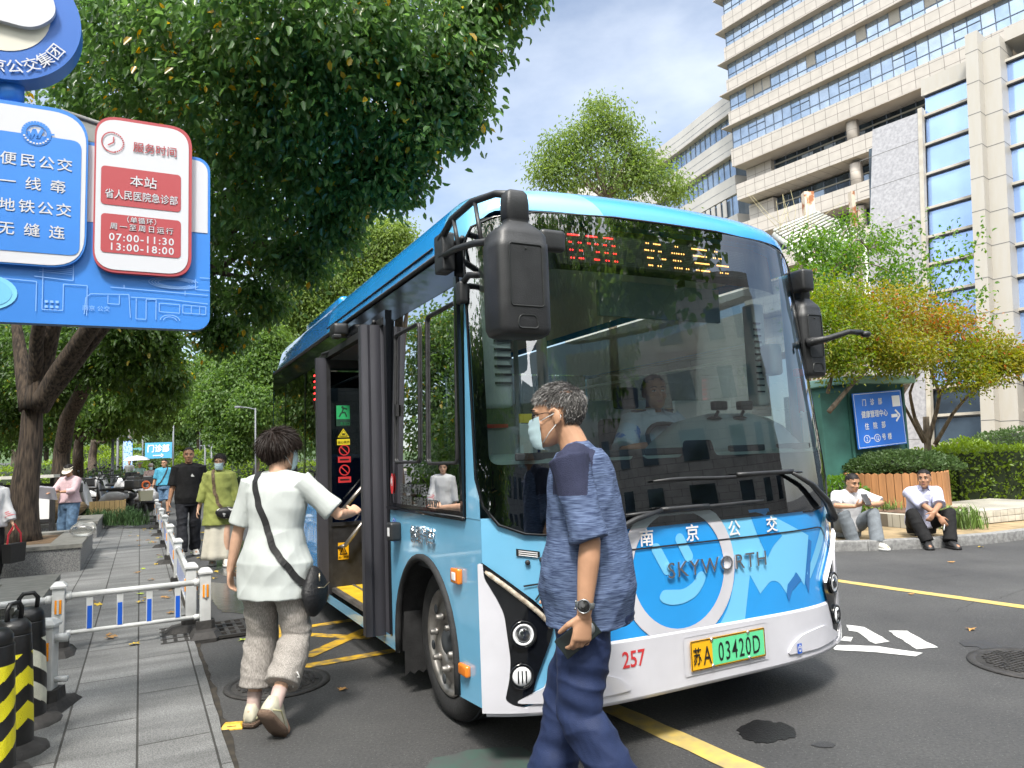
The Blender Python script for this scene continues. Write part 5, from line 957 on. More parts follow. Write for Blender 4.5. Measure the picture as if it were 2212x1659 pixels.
# ================================================================ HOSPITAL
stone = brickmat('facade_stone', (.40, .375, .34), (.425, .395, .36), (.17, .155, .14), 1.35, .98, .030, 0.0, .6, axis=(0, 2), bump=.2, stain=.06)
stone_r = brickmat('facade_stone_round', (.38, .345, .30), (.40, .36, .32), (.2, .18, .16), 1.0, .9, .025, 0.0, .6, axis=(0, 2), bump=.2, stain=.05)
soff = mat('soffit', (.36, .33, .30), .7, var=.08, vs=.5); mull = mat('mullion', (.10, .13, .18), .4); louv = mat('louvre', (.30, .29, .25), .6)
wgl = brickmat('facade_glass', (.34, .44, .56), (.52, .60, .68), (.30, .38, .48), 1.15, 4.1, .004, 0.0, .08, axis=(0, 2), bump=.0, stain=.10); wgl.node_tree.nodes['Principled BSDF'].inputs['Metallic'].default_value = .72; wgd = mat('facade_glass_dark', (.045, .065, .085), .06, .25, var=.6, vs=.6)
FD = Vector((.574, -.819, 0)).normalized(); FN = Vector((-FD.y * -1, 0, 0)); FN = Vector((FD.y, -FD.x, 0)); C0 = Vector((28.027, 85, 0)); FYAW = math.atan2(FD.y, FD.x)
hosp = thing('hospital_tower', 'tall beige stone hospital block with continuous blue window strips at upper right', 'building', C0, FYAW)     # local x along the facade, -y ... outward is +y*-1
# local frame: x = FD, y = FD rotated +90 = inward(+)/outward(-)
LN = 46.0; OUT = 1 if Vector((-FD.y, FD.x, 0)).dot(FN) > 0 else -1
bands = [(-.2, 35.4, 37.5), (-.2, 40.3, 42.3), (-.3, 44.5, 46.4), (-.2, 48.5, 50.6), (-.3, 52.6, 54.8), (-.3, 56.9, 59.0), (-.3, 61.2, 63.2)]
def hbox(x0, x1, z0, z1, o0, o1, mb, mi=0): mb.box(((x0 + x1) / 2, OUT * (o0 + o1) / 2, (z0 + z1) / 2), (x1 - x0, abs(o1 - o0), z1 - z0), mi)
rnd = random.Random(4)
for bi, (x, z0, z1) in enumerate(bands):
    m = MB(); hbox(-.3, LN, z0, z1, -12, .0, m); m.build('stone_band', [stone], hosp)
    m = MB(); hbox(-.9 if bi else .0, LN, z0 - .14, z0 - .02, -2, .75 if bi else .02, m); hbox(-.3, LN, z0 - .015, z0, -2, -.02, m) if bi == 0 else None; m.build('eave', [soff], hosp)
    z2 = bands[bi + 1][1] - .14 if bi + 1 < len(bands) else z1 + 2; m = MB(); hbox(-.05, LN, z1, z2, -11.8, -.18, m); m.build('window_strip', [wgl], hosp)
    m = MB(); k = 0; xx = 0.0; zt = z1 + (.85 if bi == 0 else .55)
    while xx < LN: hbox(xx - .035, xx + .035, z1, z2, -.19, -.13, m); xx += 1.15; k += 1
    hbox(-.05, LN, zt - .04, zt + .04, -.19, -.125, m)
    for j in range(0, k - 4, 5 if bi == 0 else 400): hbox(j * 1.15 + 2.3, j * 1.15 + 4.6, (z1 + z2) / 2 + .35, (z1 + z2) / 2 + .43, -.19, -.12, m)
    m.build('window_bar', [mull], hosp)
    if bi in (1, 3):
        for j in ([2, 3, 4, 9, 14, 17, 20, 21, 22] if bi == 1 else [9, 10, 16, 17, 22]):
            m = MB(); hbox(j * 1.15 + .06, j * 1.15 + 1.09, z1 + .6, z2 - .05, -.19, -.10, m)
            for s_ in range(9): hbox(j * 1.15 + .06, j * 1.15 + 1.09, z1 + .66 + s_ * .16, z1 + .70 + s_ * .16, -.19, -.08, m, 1)
            m.build('louvre_panel', [louv, soff], hosp)
# lower storeys set back behind round columns
for z0, z1 in ((31.0, 32.95), (26.2, 28.1), (21.4, 23.4), (16.6, 18.6), (11.8, 13.8)):
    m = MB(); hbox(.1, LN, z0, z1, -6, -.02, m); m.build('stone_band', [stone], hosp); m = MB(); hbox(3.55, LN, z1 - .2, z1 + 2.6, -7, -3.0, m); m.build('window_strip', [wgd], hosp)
    m = MB(); hbox(.2, LN, z1 + 1.75, z1 + 1.9, -3.05, -2.85, m); xx = 3.6
    while xx < LN: hbox(xx - .05, xx + .05, z1 - .1, z1 + 2.5, -3.05, -2.9, m, 1); xx += 1.5
    m.build('window_bar', [louv, mull], hosp); m = MB(); hbox(.1, 3.55, z1, z1 + 2.6, -7, -2.2, m); m.build('end_pier', [stone], hosp)
    for xc in (14.4, 23.0, 31.8, 40.5):
        m = MB(); m.cyl((xc, OUT * -1.1, z1 - .05), (xc, OUT * -1.1, z1 + 2.5), .62, n=28); m.build('round_column', [stone_r], hosp)
    for j in range(3):
        xb = rnd.uniform(5, 26); m = MB(); hbox(xb, xb + 1.4, z1 + .1, z1 + 1.7, -3.04, -2.96, m); m.build('window_pane', [mat('pane_light', (.35, .42, .50), .1, .4)], hosp)
m = MB(); hbox(3.0, LN, 0, 12, -8, -3.2, m); m.build('podium', [stone], hosp)
m = MB()                                        # narrow stepped end seen at the left of the tower
for z0, z1 in ((44.6, 50.3), (52.8, 58.8)): hbox(-1.6, .2, z0 + 3.0, z1 + 2.4, -14, -3.4, m)
hbox(-1.2, .2, 40, 62, -14, -3.8, m); m.build('end_wall', [stone], hosp)
# curved wing
WP = [Vector(p) for p in ((29.2, 88.5, 0), (27.5, 93, 0), (25.5, 99, 0), (23.6, 104, 0), (21.4, 108.8, 0), (18.2, 113.5, 0), (14.0, 118, 0), (9, 122, 0))]
wing = thing('hospital_wing', 'curved lower beige wing curving away behind the left of the tower', 'building', WP[0])
WR = [p - WP[0] for p in resample(WP, 1.2)]
def wband(z0, z1, off, mt, nm, joints=False):
    mm = MB(); pr = []
    for i, p in enumerate(WR):
        d = (WR[min(i + 1, len(WR) - 1)] - WR[max(i - 1, 0)]).normalized(); n_ = Vector((d.y, -d.x, 0)); n_ = n_ if n_.x < 0 else -n_; o_ = p + n_ * off; pr.append([o_ + Vector((0, 0, z0)), o_ + Vector((0, 0, z1)), p - n_ * 3 + Vector((0, 0, z1)), p - n_ * 3 + Vector((0, 0, z0))])
    mm.loft(pr, 0, False); mm.build(nm, [mt], wing)
wst = mat('wing_stone', (.44, .425, .40), .6, var=.06, vs=.4)
for z0, z1, k in ((43.6, 46.4, 0), (38.2, 41.2, 0), (33.2, 35.6, 0), (26.5, 30.6, 0), (20, 24, 0), (5, 18, 0)): wband(z0, z1, .0, wst, 'stone_band')
for z0, z1 in ((41.2, 43.6), (35.6, 38.2), (30.6, 33.2), (24, 26.5)): wband(z0, z1, -.3, wgl, 'window_strip')
for z0, z1 in ((43.45, 43.6), (38.05, 38.2)): wband(z0, z1, .5, soff, 'eave')
mm = MB()
for i, p in enumerate(WR):
    d = (WR[min(i + 1, len(WR) - 1)] - WR[max(i - 1, 0)]).normalized(); n_ = Vector((d.y, -d.x, 0)); n_ = n_ if n_.x < 0 else -n_
    for z0, z1 in ((41.2, 43.6), (35.6, 38.2), (30.6, 33.2)): mm.box(p - n_ * .25 + Vector((0, 0, (z0 + z1) / 2)), (.09, .09, z1 - z0))
    for z in (45.4, 44.5, 40.2, 39.2, 34.4): mm.box(p + n_ * .012 + Vector((0, 0, z)), (1.1, .02, .03), rz=math.atan2(d.y, d.x)) if i < len(WR) - 1 else None
mm.build('window_bar', [mull], wing)
for i in range(2, 8): 
    p = WR[i]; d = (WR[i + 1] - WR[i - 1]).normalized(); mm = MB(); n_ = Vector((d.y, -d.x, 0)); n_ = n_ if n_.x < 0 else -n_; mm.box(p + n_ * .02 + Vector((0, 0, 31.9)), (.7, .1, 2.2), rz=math.atan2(d.y, d.x)); mm.build('window_pier', [wst], wing)
# battered glass annex
LEAN = math.radians(7.5); A0 = Vector((15.74, 26, 0)); AU = Vector((-FN.x * math.sin(LEAN), -FN.y * math.sin(LEAN), math.cos(LEAN))); AN = FD.cross(AU)
if AN.dot(FN) < 0: AN = -AN
AM = Matrix((FD, AU, AN)).transposed()
ann = thing('glass_annex', 'sloping blue glass annex with granite end wall and pale pilasters at the right edge', 'building', A0); 
def abox(x0, x1, y0, y1, o0, o1, mb, mi=0):
    vv = [(x, y, z) for z in (o0, o1) for x, y in ((x0, y0), (x1, y0), (x1, y1), (x0, y1))]; mb.add([AM @ Vector(p) for p in vv], [(0, 3, 2, 1), (4, 5, 6, 7), (0, 1, 5, 4), (1, 2, 6, 5), (2, 3, 7, 6), (3, 0, 4, 7)], mi)
gran = mat('annex_granite', (.34, .34, .36), .5, col2=(.245, .245, .26), vs=9, lo=.35, hi=.65, det=9); pil = mat('pilaster_stone', (.34, .325, .295), .5, col2=(.33, .31, .27), vs=2, det=8, stretch=(3, 3, .4)); agl = mat('annex_glass', (.30, .44, .74), .14, .6, var=.12, vs=.5); sill_m = mat('annex_frame', (.40, .38, .33), .5, col2=(.34, .31, .26), vs=3, det=6)
m = MB(); g = [(-3.35, 0), (-.80, 0), (-.80, 14.45), (-2.72, 14.5)]; m.add([AM @ Vector((x, y, .25)) for x, y in g] + [AM @ Vector((x + 0, y, -5)) for x, y in g], [(0, 1, 2, 3), (7, 6, 5, 4), (0, 4, 5, 1), (1, 5, 6, 2), (2, 6, 7, 3), (3, 7, 4, 0)]); m.build('granite_wall', [gran], ann)
m = MB()
for y in (1.4, 3.6, 5.6, 7.9, 9.9, 11.9, 13.3): abox(-3.3, -.82, y - .012, y + .012, .24, .253, m)
abox(-.86, -.70, 0, 14.6, .1, .30, m, 1); m.build('wall_joint', [mat('joint_dark', (.12, .12, .12), .8), sill_m], ann)
ROWY = [1.2, 2.25, 3.3, 4.5, 5.75, 6.95, 8.1, 9.2, 10.37, 11.79, 13.04, 14.28, 15.2]
for x0, x1 in ((-.70, 1.22), (2.2, 4.6), (5.4, 8.0)):
    for y0, y1 in zip([0] + ROWY[:-1], ROWY):
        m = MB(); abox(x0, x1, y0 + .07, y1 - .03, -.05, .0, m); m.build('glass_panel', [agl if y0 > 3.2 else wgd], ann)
    for y in ROWY: m = MB(); abox(x0, x1, y - .03, y + .07, -.1, .12, m); abox(x0, x1, y - .075, y - .03, -.1, .10, m, 1); m.build('transom', [sill_m, blkm], ann)
m = MB(); abox(-.8, 1.2, 15.2, 15.9, -3, .10, m); abox(2.2, 8, 16.0, 16.5, -3, .1, m); m.build('parapet', [pil], ann)
for xa in (1.22, 4.62):
    m = MB(); abox(xa, xa + .42, 0, 16.4, -.6, .95, m); abox(xa + .42, xa + .98, 0, 16.1, -.6, .55, m); m.build('pilaster', [pil], ann); m = MB()
    for k in range(13): abox(xa - .004, xa + .424, .6 + k * 1.25, .625 + k * 1.25, -.5, .955, m); abox(xa + .42, xa + .984, .6 + k * 1.25, .625 + k * 1.25, -.5, .555, m)
    m.build('pilaster_joint', [MATS['joint_dark']], ann)
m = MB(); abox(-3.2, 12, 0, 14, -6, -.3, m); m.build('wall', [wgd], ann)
# pergola and rusty posts
cw = mat('pergola_white', (.40, .41, .37), .5, var=.1, vs=2)
pg = thing('pergola', 'pale steel slatted canopy roof above the bus corner', 'canopy', D(1760, 500, 28)); B_ = pg.location.copy(); m = MB()
c4 = [D(1672, 498, 30) - B_, D(1765, 458, 33) - B_, D(1862, 500, 27) - B_, D(1762, 560, 24) - B_]
for i in range(13): m.tube([c4[0].lerp(c4[3], i / 12), c4[1].lerp(c4[2], i / 12)], .07, 4)
m.build('slat', [cw], pg); m = MB()
for a, b in ((0, 1), (1, 2), (2, 3), (3, 0)): m.tube([c4[a] - Vector((0, 0, .2)), c4[b] - Vector((0, 0, .2))], .13, 4)
m.tube([c4[1].lerp(c4[2], .2) - Vector((0, 0, .3)), c4[1].lerp(c4[2], .95) - Vector((0, 0, .3))], .16, 4); m.build('frame', [cw], pg); m = MB(); m.tube([c4[2], c4[2] - Vector((0, 0, c4[2].z + B_.z))], .12, 8); m.tube([c4[1], c4[1] - Vector((0, 0, c4[1].z + B_.z))], .12, 8); m.build('post', [cw], pg)
rus = mat('rusty_paint', (.58, .50, .40), .7, col2=(.30, .11, .04), vs=3, lo=.40, hi=.52, det=8)
q = D(1846, 500, 31); t = thing('rusty_post', 'peeling rusty cream steel post rising beside the pergola', 'post', (q.x, q.y, 0)); m = MB(); zt = D(1846, 415, 31).z; m.box((0, 0, zt / 2), (.16, .3, zt)); m.box((.22, 0, zt / 2 - .4), (.10, .2, zt - .9)); m.build('post', [rus], t)
q = D(1746, 440, 36); t = thing('rusty_post', 'short cream post end showing behind the bus roof corner', 'post', (q.x, q.y, 0)); m = MB(); zt = D(1746, 416, 36).z; m.box((0, 0, zt / 2), (.5, .4, zt)); m.build('post', [rus], t)
t = thing('bare_twigs', 'dry leafless twigs rising in front of the hospital by the pergola', 'plant', D(1720, 480, 29)); B_ = t.location.copy(); m = MB(); rng = np.random.default_rng(3)
for i in range(14):
    a = D(1700 + rng.uniform(-20, 60), 500, 29) - B_; b = a + Vector((rng.normal() * .5, 0, rng.uniform(.8, 1.9))); m.tube([a, a.lerp(b, .5) + Vector((rng.normal() * .1, 0, 0)), b], [.011, .008, .004], 5)
m.build('twig', [mat('dry_twig', (.45, .40, .22), .9)], t); m = MB(); m.tube([a * 0 - Vector((0, 0, .5)), Vector((0, 0, -B_.z))], .1, 6); m.build('stem', [bark2], t)
# ================================================================ WHAT THE WINDSCREEN MIRRORS: a plane tree and a stone block over the road behind the camera
rb = thing('office_block', 'grey stone office block over the road, mirrored in the bus windscreen', 'building', (23, -16, 0), math.radians(-124)); rs = brickmat('office_stone', (.27, .255, .24), (.30, .28, .26), (.12, .11, .10), 1.2, .6, .02, .5, .7, axis=(0, 2))
m = MB(); m.box((0, 8, 8), (42, 12, 16)); m.build('wall', [rs], rb)
for fl in range(4):
    for i in range(15):
        m = MB(); x = -19.5 + i * 2.75; m.box((x, 1.98, 2.3 + fl * 3.5), (1.25, .06, 1.9), 0); m.build('window', [wgd], rb)
rlob = []
rng = np.random.default_rng(44)
for i in range(4):
    rlob.append((-1.0 + rng.normal() * 2.6, -3.4 + rng.normal() * 1.5, 7.6 + rng.normal() * .8, .95, .95, .7, rng.normal() * .1, .6))
for i in range(16): rlob.append((7.2 + rng.normal() * 1.3, -3.0 + rng.normal() * 1.2, 6.6 + rng.normal() * .8, .95, .95, .8, rng.normal() * .1, 1.2))
for p in ((5.6, -2.6, 5.1), (6.4, -1.6, 5.4), (4.6, -3.2, 5.5), (7.2, -2.4, 4.9), (8.0, -1.2, 5.0), (7.0, -.4, 5.6), (6.2, -3.4, 4.7), (8.6, -2.2, 5.4), (4.6, -2.2, 6.4), (5.4, -3.6, 7.0), (6.6, .4, 4.7), (7.6, -.8, 4.5), (7.2, 1.3, 5.3), (8.5, -1.9, 4.3), (6.2, 1.9, 5.5), (7.9, .4, 5.9), (8.8, -.6, 6.6)): rlob.append(p + (.9, .9, .6, .05, 1))
make_tree('plane_tree', 'plane tree over the road whose hanging leaves are mirrored in the bus windscreen', (6.5, -4.4, 0), [(6.5, -4.4, 0), (6.2, -3.6, 3.4), (5.2, -2.2, 6.2)], .24, rlob, 62, .15, lm_md, bark2, seed=45, limb_n=14, limb_r=.12, spread=.28, wid=.95, k=10)
rb2 = thing('apartment_tower', 'pale gabled tower behind the camera, mirrored at the left of the bus windscreen', 'building', (-1, -34, 0), math.radians(172)); rs2 = brickmat('tower_stone', (.24, .24, .24), (.27, .27, .27), (.12, .12, .12), 1.2, .6, .02, .5, .7, axis=(0, 2))
m = MB(); m.box((0, 7, 9), (18, 14, 18)); m.prism([(-9, 18), (9, 18), (-3, 25)], 12, m=T((0, 1, 0), Matrix.Rotation(PI / 2, 3, 'X')) @ T((0, 0, -12))); m.box((-16, 6, 7), (13, 12, 14)); m.build('wall', [rs2], rb2)
for fl in range(5):
    for i in range(7): m = MB(); m.box((-7.6 + i * 2.5, -.02, 2.3 + fl * 3.2), (1.5, .06, 1.7), 0); m.build('window', [wgd], rb2)
# garden trees left of the pavement, outside the picture: the door side of the bus mirrors them
for i, (p, lab) in enumerate((((-9.5, 5.2, 0), 'garden tree left of the pavement, mirrored in the first side windows of the bus'), ((-15.4, 11.8, 0), 'garden tree left of the pavement, mirrored in the rear side windows of the bus'), (tuple(wc(22.5, -8.5)), 'garden tree behind the notice board at the left edge'), (tuple(wc(29, -10)), 'garden tree farther back behind the left edge bushes'), (tuple(wc(12, -8.2)), 'garden tree left of the big camphor, just outside the picture'), ((-2.6, -7.2, 0), 'garden tree behind the camera, mirrored at the left edge of the bus windscreen'), ((-6.5, 1.2, 0), 'garden tree beside the bus stop, mirrored in the bus door panes'))):
    rl = []; rg_ = np.random.default_rng(90 + i)
    for j in range(26): a = rg_.uniform(0, 2 * PI); r_ = 2.4 * rg_.random() ** .5; rl.append((p[0] + r_ * math.cos(a), p[1] + r_ * math.sin(a), rg_.uniform(.9, 7.8), 1.15, 1.15, .95, rg_.normal() * .1, 1))
    make_tree('garden_tree', lab, p, [p, (p[0], p[1], 2.2), (p[0], p[1], 4)], .18, rl, 90, .18, lm_dk, bark, seed=95 + i, limb_n=6, limb_r=.08, spread=.35, wid=.6, k=10)
# ================================================================ STREET FURNITURE
galv = mat('railing_white', (.54, .55, .55), .45, var=.12, vs=7, bump=.05, bs=40); refl = mat('reflector_orange', (.85, .30, .01), .2, coat=.6); rblue = mat('railing_blue', (.01, .10, .55), .4); rfoot = mat('rubber_foot', (.030, .028, .027), .75, var=.35, vs=9, bump=.3, bs=40)
def rail_section(label, a, b, nb, group, hp=.60, first=True, last=False, post=True, bw=.045):
    a = Vector(a); b = Vector(b); d = b - a; L_ = d.length; t = thing('railing_section', label, 'railing', a, math.atan2(d.y, d.x), group); w = .085
    def mkpost(x):
        m = MB(); m.box((x, 0, .10 + (hp - .14) / 2), (w, w, hp - .14), bev=.006); p = m.build('post', [galv], t)
        m = MB(); m.loft([[Vector((x + sx * k, sy * k, z)) for sx, sy in ((-1, -1), (1, -1), (1, 1), (-1, 1))] for k, z in ((.055, hp - .05), (.055, hp - .035), (.036, hp - .012), (.026, hp - .004), (.0, hp))], 0, False); m.build('post_cap', [galv], p)
        for sy in (-1, 1):
            m = MB(); m.box((x, sy * .046, hp - .19), (.046, .012, .105), 1, bev=.004); m.box((x, sy * .052, hp - .19), (.014, .010, .115), 0, bev=.003); m.build('reflector', [galv, refl], p)
        m = MB(); m.loft([[Vector((x + sx * kx, sy * ky, z)) for sx, sy in ((-1, -1), (.6, -1), (1, -.6), (1, .6), (.6, 1), (-.6, 1), (-1, .6), (-1, -.6))] for kx, ky, z in ((.12, .20, 0), (.12, .20, .03), (.09, .15, .075), (.075, .075, .085), (.07, .07, .15))], 0, False); m.build('base', [rfoot], t)
    if post: mkpost(0)
    if last: mkpost(L_)
    for nm, z, r in (('top_rail', hp - .12, .024), ('bottom_rail', .18, .017)):
        m = MB(); m.tube([(.04, 0, z), (L_ - .04, 0, z)], r, 10); m.cyl((.045, 0, z), (.085, 0, z), r * 1.35, n=10); m.cyl((L_ - .085, 0, z), (L_ - .045, 0, z), r * 1.35, n=10); m.build(nm, [galv], t)
    for i in range(nb):
        x = L_ * (i + 1) / (nb + 1); m = MB(); m.box((x, 0, (hp - .12 + .18) / 2), (bw, .022, hp - .30)); m.box((x, 0, .18 + (hp - .3) * .37), (bw * .72, .027, (hp - .3) * .62), 1); m.build('baluster', [galv, rblue], t)
    return t
F0 = wc(6.98, .40); s1 = rail_section('roadside railing section next to the cross barrier, nearest the camera', F0, F0 + RD * 2.5, 11, 'railing along the kerb', bw=.035)
ORD = ['second', 'third', 'fourth', 'fifth', 'sixth', 'seventh']
for i, w in enumerate(ORD): copy_tree(s1, None, tuple(F0 + RD * 2.5 * (i + 1)), None, None, w + ' section of the roadside railing counting from the cross barrier')
A_ = G(124, 1422); R_ = G(443, 1378); rail_section('cross barrier of white tubes with four blue banded bars across the pavement', A_, R_, 4, 'barriers across the pavement', .58, last=True)
A2 = A_ - (R_ - A_) * 1.0; rail_section('white barrier continuing the cross barrier out of the left edge', A2, A_ - (R_ - A_).normalized() * .0, 3, 'barriers across the pavement', .565, post=True)
C_ = G(100, 1545); C2 = C_ + Vector((-1.2, -.2, 0)); t = rail_section('spare white barrier post with bare tube stubs beside the striped bollards', C_, C2, 0, None, .56)
m = MB(); dv = (C_ - C2).normalized(); 
for z, r in ((.44, .026), (.20, .018)): m.cyl((-.11, .0, z), (-.03, .0, z), r, n=12)
m.build('tube_stub', [galv], t)
# striped bollards
yrefl = mat('tape_yellow', (.78, .70, .01), .35, bump=.5, bs=260); wrefl = mat('tape_white', (.60, .60, .50), .45, bump=.3, bs=200, var=.2, vs=6); bpl = mat('bollard_black', (.012, .012, .013), .38, var=.4, vs=8, bump=.2, bs=14)
def bollard(label, c, h, r, tape, seed):
    t = thing('warning_bollard', label, 'bollard', c, seed * .7, 'striped plastic bollards'); m = MB(); N = 100; NZ = 130; rings = []; zs = [.05 + (h - .14) * i / NZ for i in range(NZ + 1)]
    for z in zs:
        k = 1 - .22 * (z / h); rings.append([Vector((r * k * math.cos(2 * PI * j / N) + .006 * noise.noise(Vector((math.cos(j * .0628) * 2, math.sin(j * .0628) * 2, z * 6 + seed))), r * k * math.sin(2 * PI * j / N), z)) for j in range(N)])
    m.loft(rings, 0, True)
    for fi, f in enumerate(m.f[:-2]):
        i, j = divmod(fi, N); z = (zs[i] + zs[min(NZ, i + 1)]) / 2; a = abs(((j / N) * 2 + .5) % 2 - 1); ph = (z - .20 * a * 1.0) % .17
        if ph < .085 and .12 < z < h - .18: m.mi[fi] = 1
    m.lathe([(r * .79, h - .10), (r * .74, h - .045), (r * .55, h - .02), (0, h - .018)], n=28); m.build('tube', [bpl, tape], t)
    m = MB(); m.tube([(-.04 + .0, 0, h - .03), (-.045, 0, h + .035), (-.025, 0, h + .062), (.025, 0, h + .062), (.045, 0, h + .035), (.04, 0, h - .03)], .012, 8); m.build('handle', [bpl], t)
    m = MB(); m.lathe([(r * 1.75, 0), (r * 1.8, .02), (r * 1.6, .05), (r * 1.1, .075), (r, .08)], n=12); m.build('base', [rfoot], t); return t
bollard('black bollard with cream white tape bands, farthest of the three', G(62, 1575) + Vector((-.02, 0, 0)), .68, .105, wrefl, 1)
bollard('striped bollard with yellow tape in the middle of the three', G(22, 1640) + Vector((0, 0, 0)), .70, .10, yrefl, 2)
bollard('striped bollard with bright yellow tape nearest the camera, cut by the picture edge', G(-22, 1700), .72, .10, yrefl, 3)
# stone planters with trees
def planter(label, w0, w1, c0, c1, h):
    t = thing('stone_planter', label, 'planter', wc((w0 + w1) / 2, (c0 + c1) / 2, .03), YAW, 'stone tree planters'); W2, C2_ = (w1 - w0) / 2, (c0 - c1) / 2      # local x across, y along
    m = MB(); k = .02
    for x, y, dx, dy in ((0, -W2 + .1, 2 * C2_ - 2 * k, .16), (0, W2 - .1, 2 * C2_ - 2 * k, .16), (C2_ - .1, 0, .16, 2 * W2 - .37), (-C2_ + .1, 0, .16, 2 * W2 - .37)): m.box((x, y, (h - .05) / 2), (dx, dy, h - .05))
    m.build('wall', [stone_pl], t); m = MB(); m.geo(patch([(-C2_, -W2), (C2_, -W2), (C2_, W2), (-C2_, W2)], [[(-C2_ + .42, -W2 + .42), (C2_ - .42, -W2 + .42), (C2_ - .42, W2 - .42), (-C2_ + .42, W2 - .42)]]), 0, T((0, 0, h)))
    for lp in ([(-C2_, -W2), (C2_, -W2), (C2_, W2), (-C2_, W2)], [(-C2_ + .42, -W2 + .42), (C2_ - .42, -W2 + .42), (C2_ - .42, W2 - .42), (-C2_ + .42, W2 - .42)]): m.loft([[Vector((x, y, h)), Vector((x, y, h - .055))] for x, y in lp + lp[:1]], 0, False, False, False)
    m.geo(patch([(-C2_, -W2), (C2_, -W2), (C2_, W2), (-C2_, W2)]), 0, T((0, 0, h - .056))); m.build('coping', [stone_top], t); m = MB(); m.box((0, 0, h - .12), (2 * C2_ - .4, 2 * W2 - .4, .16)); m.build('soil_fill', [soil], t)
planter('near stone planter cut by the left edge behind the bollards', 6.75, 8.65, -.70, -2.7, .38)
planter('granite tree planter holding the big camphor', 12.0, 15.0, -.72, -2.9, .38)
planter('stone bed edge behind the woman in the sun visor', 17.6, 20.3, -.78, -4.2, .34)
q = wc(18.4, -1.9, .38); t = thing('rock', 'brown layered garden rock behind the woman in the sun visor', 'rock', q, .3); m = MB(); m.sph((0, 0, .28), (.85, .5, .42), 24, 16)
m.v = [p * (1 + .22 * noise.noise(p * 2.2) + .05 * noise.noise(Vector((p.x * 2, p.y * 2, p.z * 16)))) for p in m.v]; m.build('stone', [mat('rock_brown', (.20, .14, .075), .9, col2=(.08, .055, .03), vs=5, det=9, stretch=(1, 1, 5), bump=.8, bs=7)], t)
q = D(180, 1118, 11.4); t = thing('plastic_bag', 'clear plastic bag lying on the planter beside the camphor trunk', 'bag', (q.x, q.y, .41)); m = MB(); m.sph((0, 0, .11), (.19, .15, .12), 22, 14); m.v = [p * (1 + .14 * noise.noise(p * 9)) for p in m.v]; m.build('film', [glass('bag_film', (.80, .80, .78), .10, .35)], t)
# iron drain, manholes, road stud
iron = mat('cast_iron', (.045, .042, .040), .6, .3, var=.3, vs=14, bump=.3, bs=70); holem = mat('drain_dark', (.004, .004, .004), .9)
q = G(455, 1368); t = thing('drain_grate', 'black slotted iron drain grate beneath the end of the cross barrier', 'drain', (q.x, q.y, .0), YAW); m = MB(); m.box((0, 0, .012), (.78, .62, .006), 1)
for i in range(10): m.box((-.36 + .08 * i, 0, .022), (.030, .62, .018))
for j in (-.30, -.15, 0, .15, .30): m.box((0, j, .023), (.78, .032, .021))
m.build('grate', [iron, holem], t)
def manhole(label, c, r):
    t = thing('manhole_cover', label, 'manhole cover', (c.x, c.y, .0), .4); m = MB(); m.lathe([(r, 0), (r, .010), (r * .88, .012), (r * .87, .007), (r * .85, .007), (r * .84, .011), (0, .011)], n=48)
    rg = random.Random(2)
    for i in range(-9, 10):
        for j in range(-9, 10):
            x, y = i * r * .09, j * r * .09
            if math.hypot(x, y) < r * .76: v_ = ((i // 3) + (j // 3)) % 2; m.box((x, y, .014), (r * (.08 if v_ else .045), r * (.045 if v_ else .08), .008))
    m.build('cover', [iron], t)
manhole('round patterned manhole cover on the road behind the woman boarding', G(600, 1477), .33); manhole('round manhole cover in the road at the right edge', G(2235, 1436), .36)
q = G(503, 1571); t = thing('road_stud', 'worn yellow reflective road stud beside the kerb', 'road stud', (q.x, q.y, 0), .15); m = MB(); m.loft([[Vector((x * k, y * k2, z)) for x, y in ((-.058, -.045), (.058, -.045), (.058, .045), (-.058, .045))] for k, k2, z in ((1, 1, 0), (1, 1, .006), (.72, .5, .022))], 0, False); m.box((0, -.028, .013), (.05, .012, .010), 1); m.build('stud', [mat('stud_yellow', (.70, .42, .05), .5, var=.3, vs=40), mat('stud_dirt', (.25, .16, .05), .6)], t)
# fallen leaves, one by one
lfm = [mat('dead_leaf_%d' % i, c, .7, var=.3, vs=30) for i, c in enumerate(((.55, .38, .04), (.42, .22, .06), (.30, .17, .06), (.30, .38, .05)))]
def leaf_obj(p, s, rz, k, label, group='fallen leaves on the ground'):
    m = MB(); P = [(0, -.5), (.12, -.22), (.42, -.30), (.30, -.02), (.50, .18), (.20, .20), (.10, .5), (-.06, .26), (-.42, .34), (-.30, .02), (-.48, -.16), (-.16, -.20)]
    m.add([(0, 0, .12)] + [(x, y, .10 + .22 * noise.noise(Vector((x * 2 + k, y * 2, rz)))) for x, y in P], [(0, i + 1, (i + 1) % 12 + 1) for i in range(12)]); m.v = [q * s for q in m.v]; o = m.build('fallen_leaf', [lfm[k]]); o.location = p; o.rotation_euler = (0, 0, rz); tag(o, label, 'leaf', group); return o
spec = [((432, 1152), .22, 0, 'big yellow leaf on the pavement near the planters'), ((525, 1383), .09, 3, 'green maple leaf lying against the barrier foot'), ((290, 1392), .09, 0, 'yellow leaf on the pavement in front of the cross barrier'), ((740, 1490), .07, 1, 'brown leaf on the asphalt beside the bus front wheel'), ((1925, 1180), .30, 1, 'crumpled brown leaf and wrapper between the seated men'), ((2075, 1177), .07, 1, 'leaf on the road near the kerb right of the seated men'), ((2118, 1182), .08, 0, 'yellow leaf near the kerb at the right edge'), ((2055, 1215), .08, 1, 'brown leaf on the road below the seated men'), ((1968, 1284), .06, 1, 'small brown leaf between the yellow line and the white marking'), ((2098, 1360), .08, 1, 'brown leaf on the asphalt above the right manhole')]
random.seed(21)
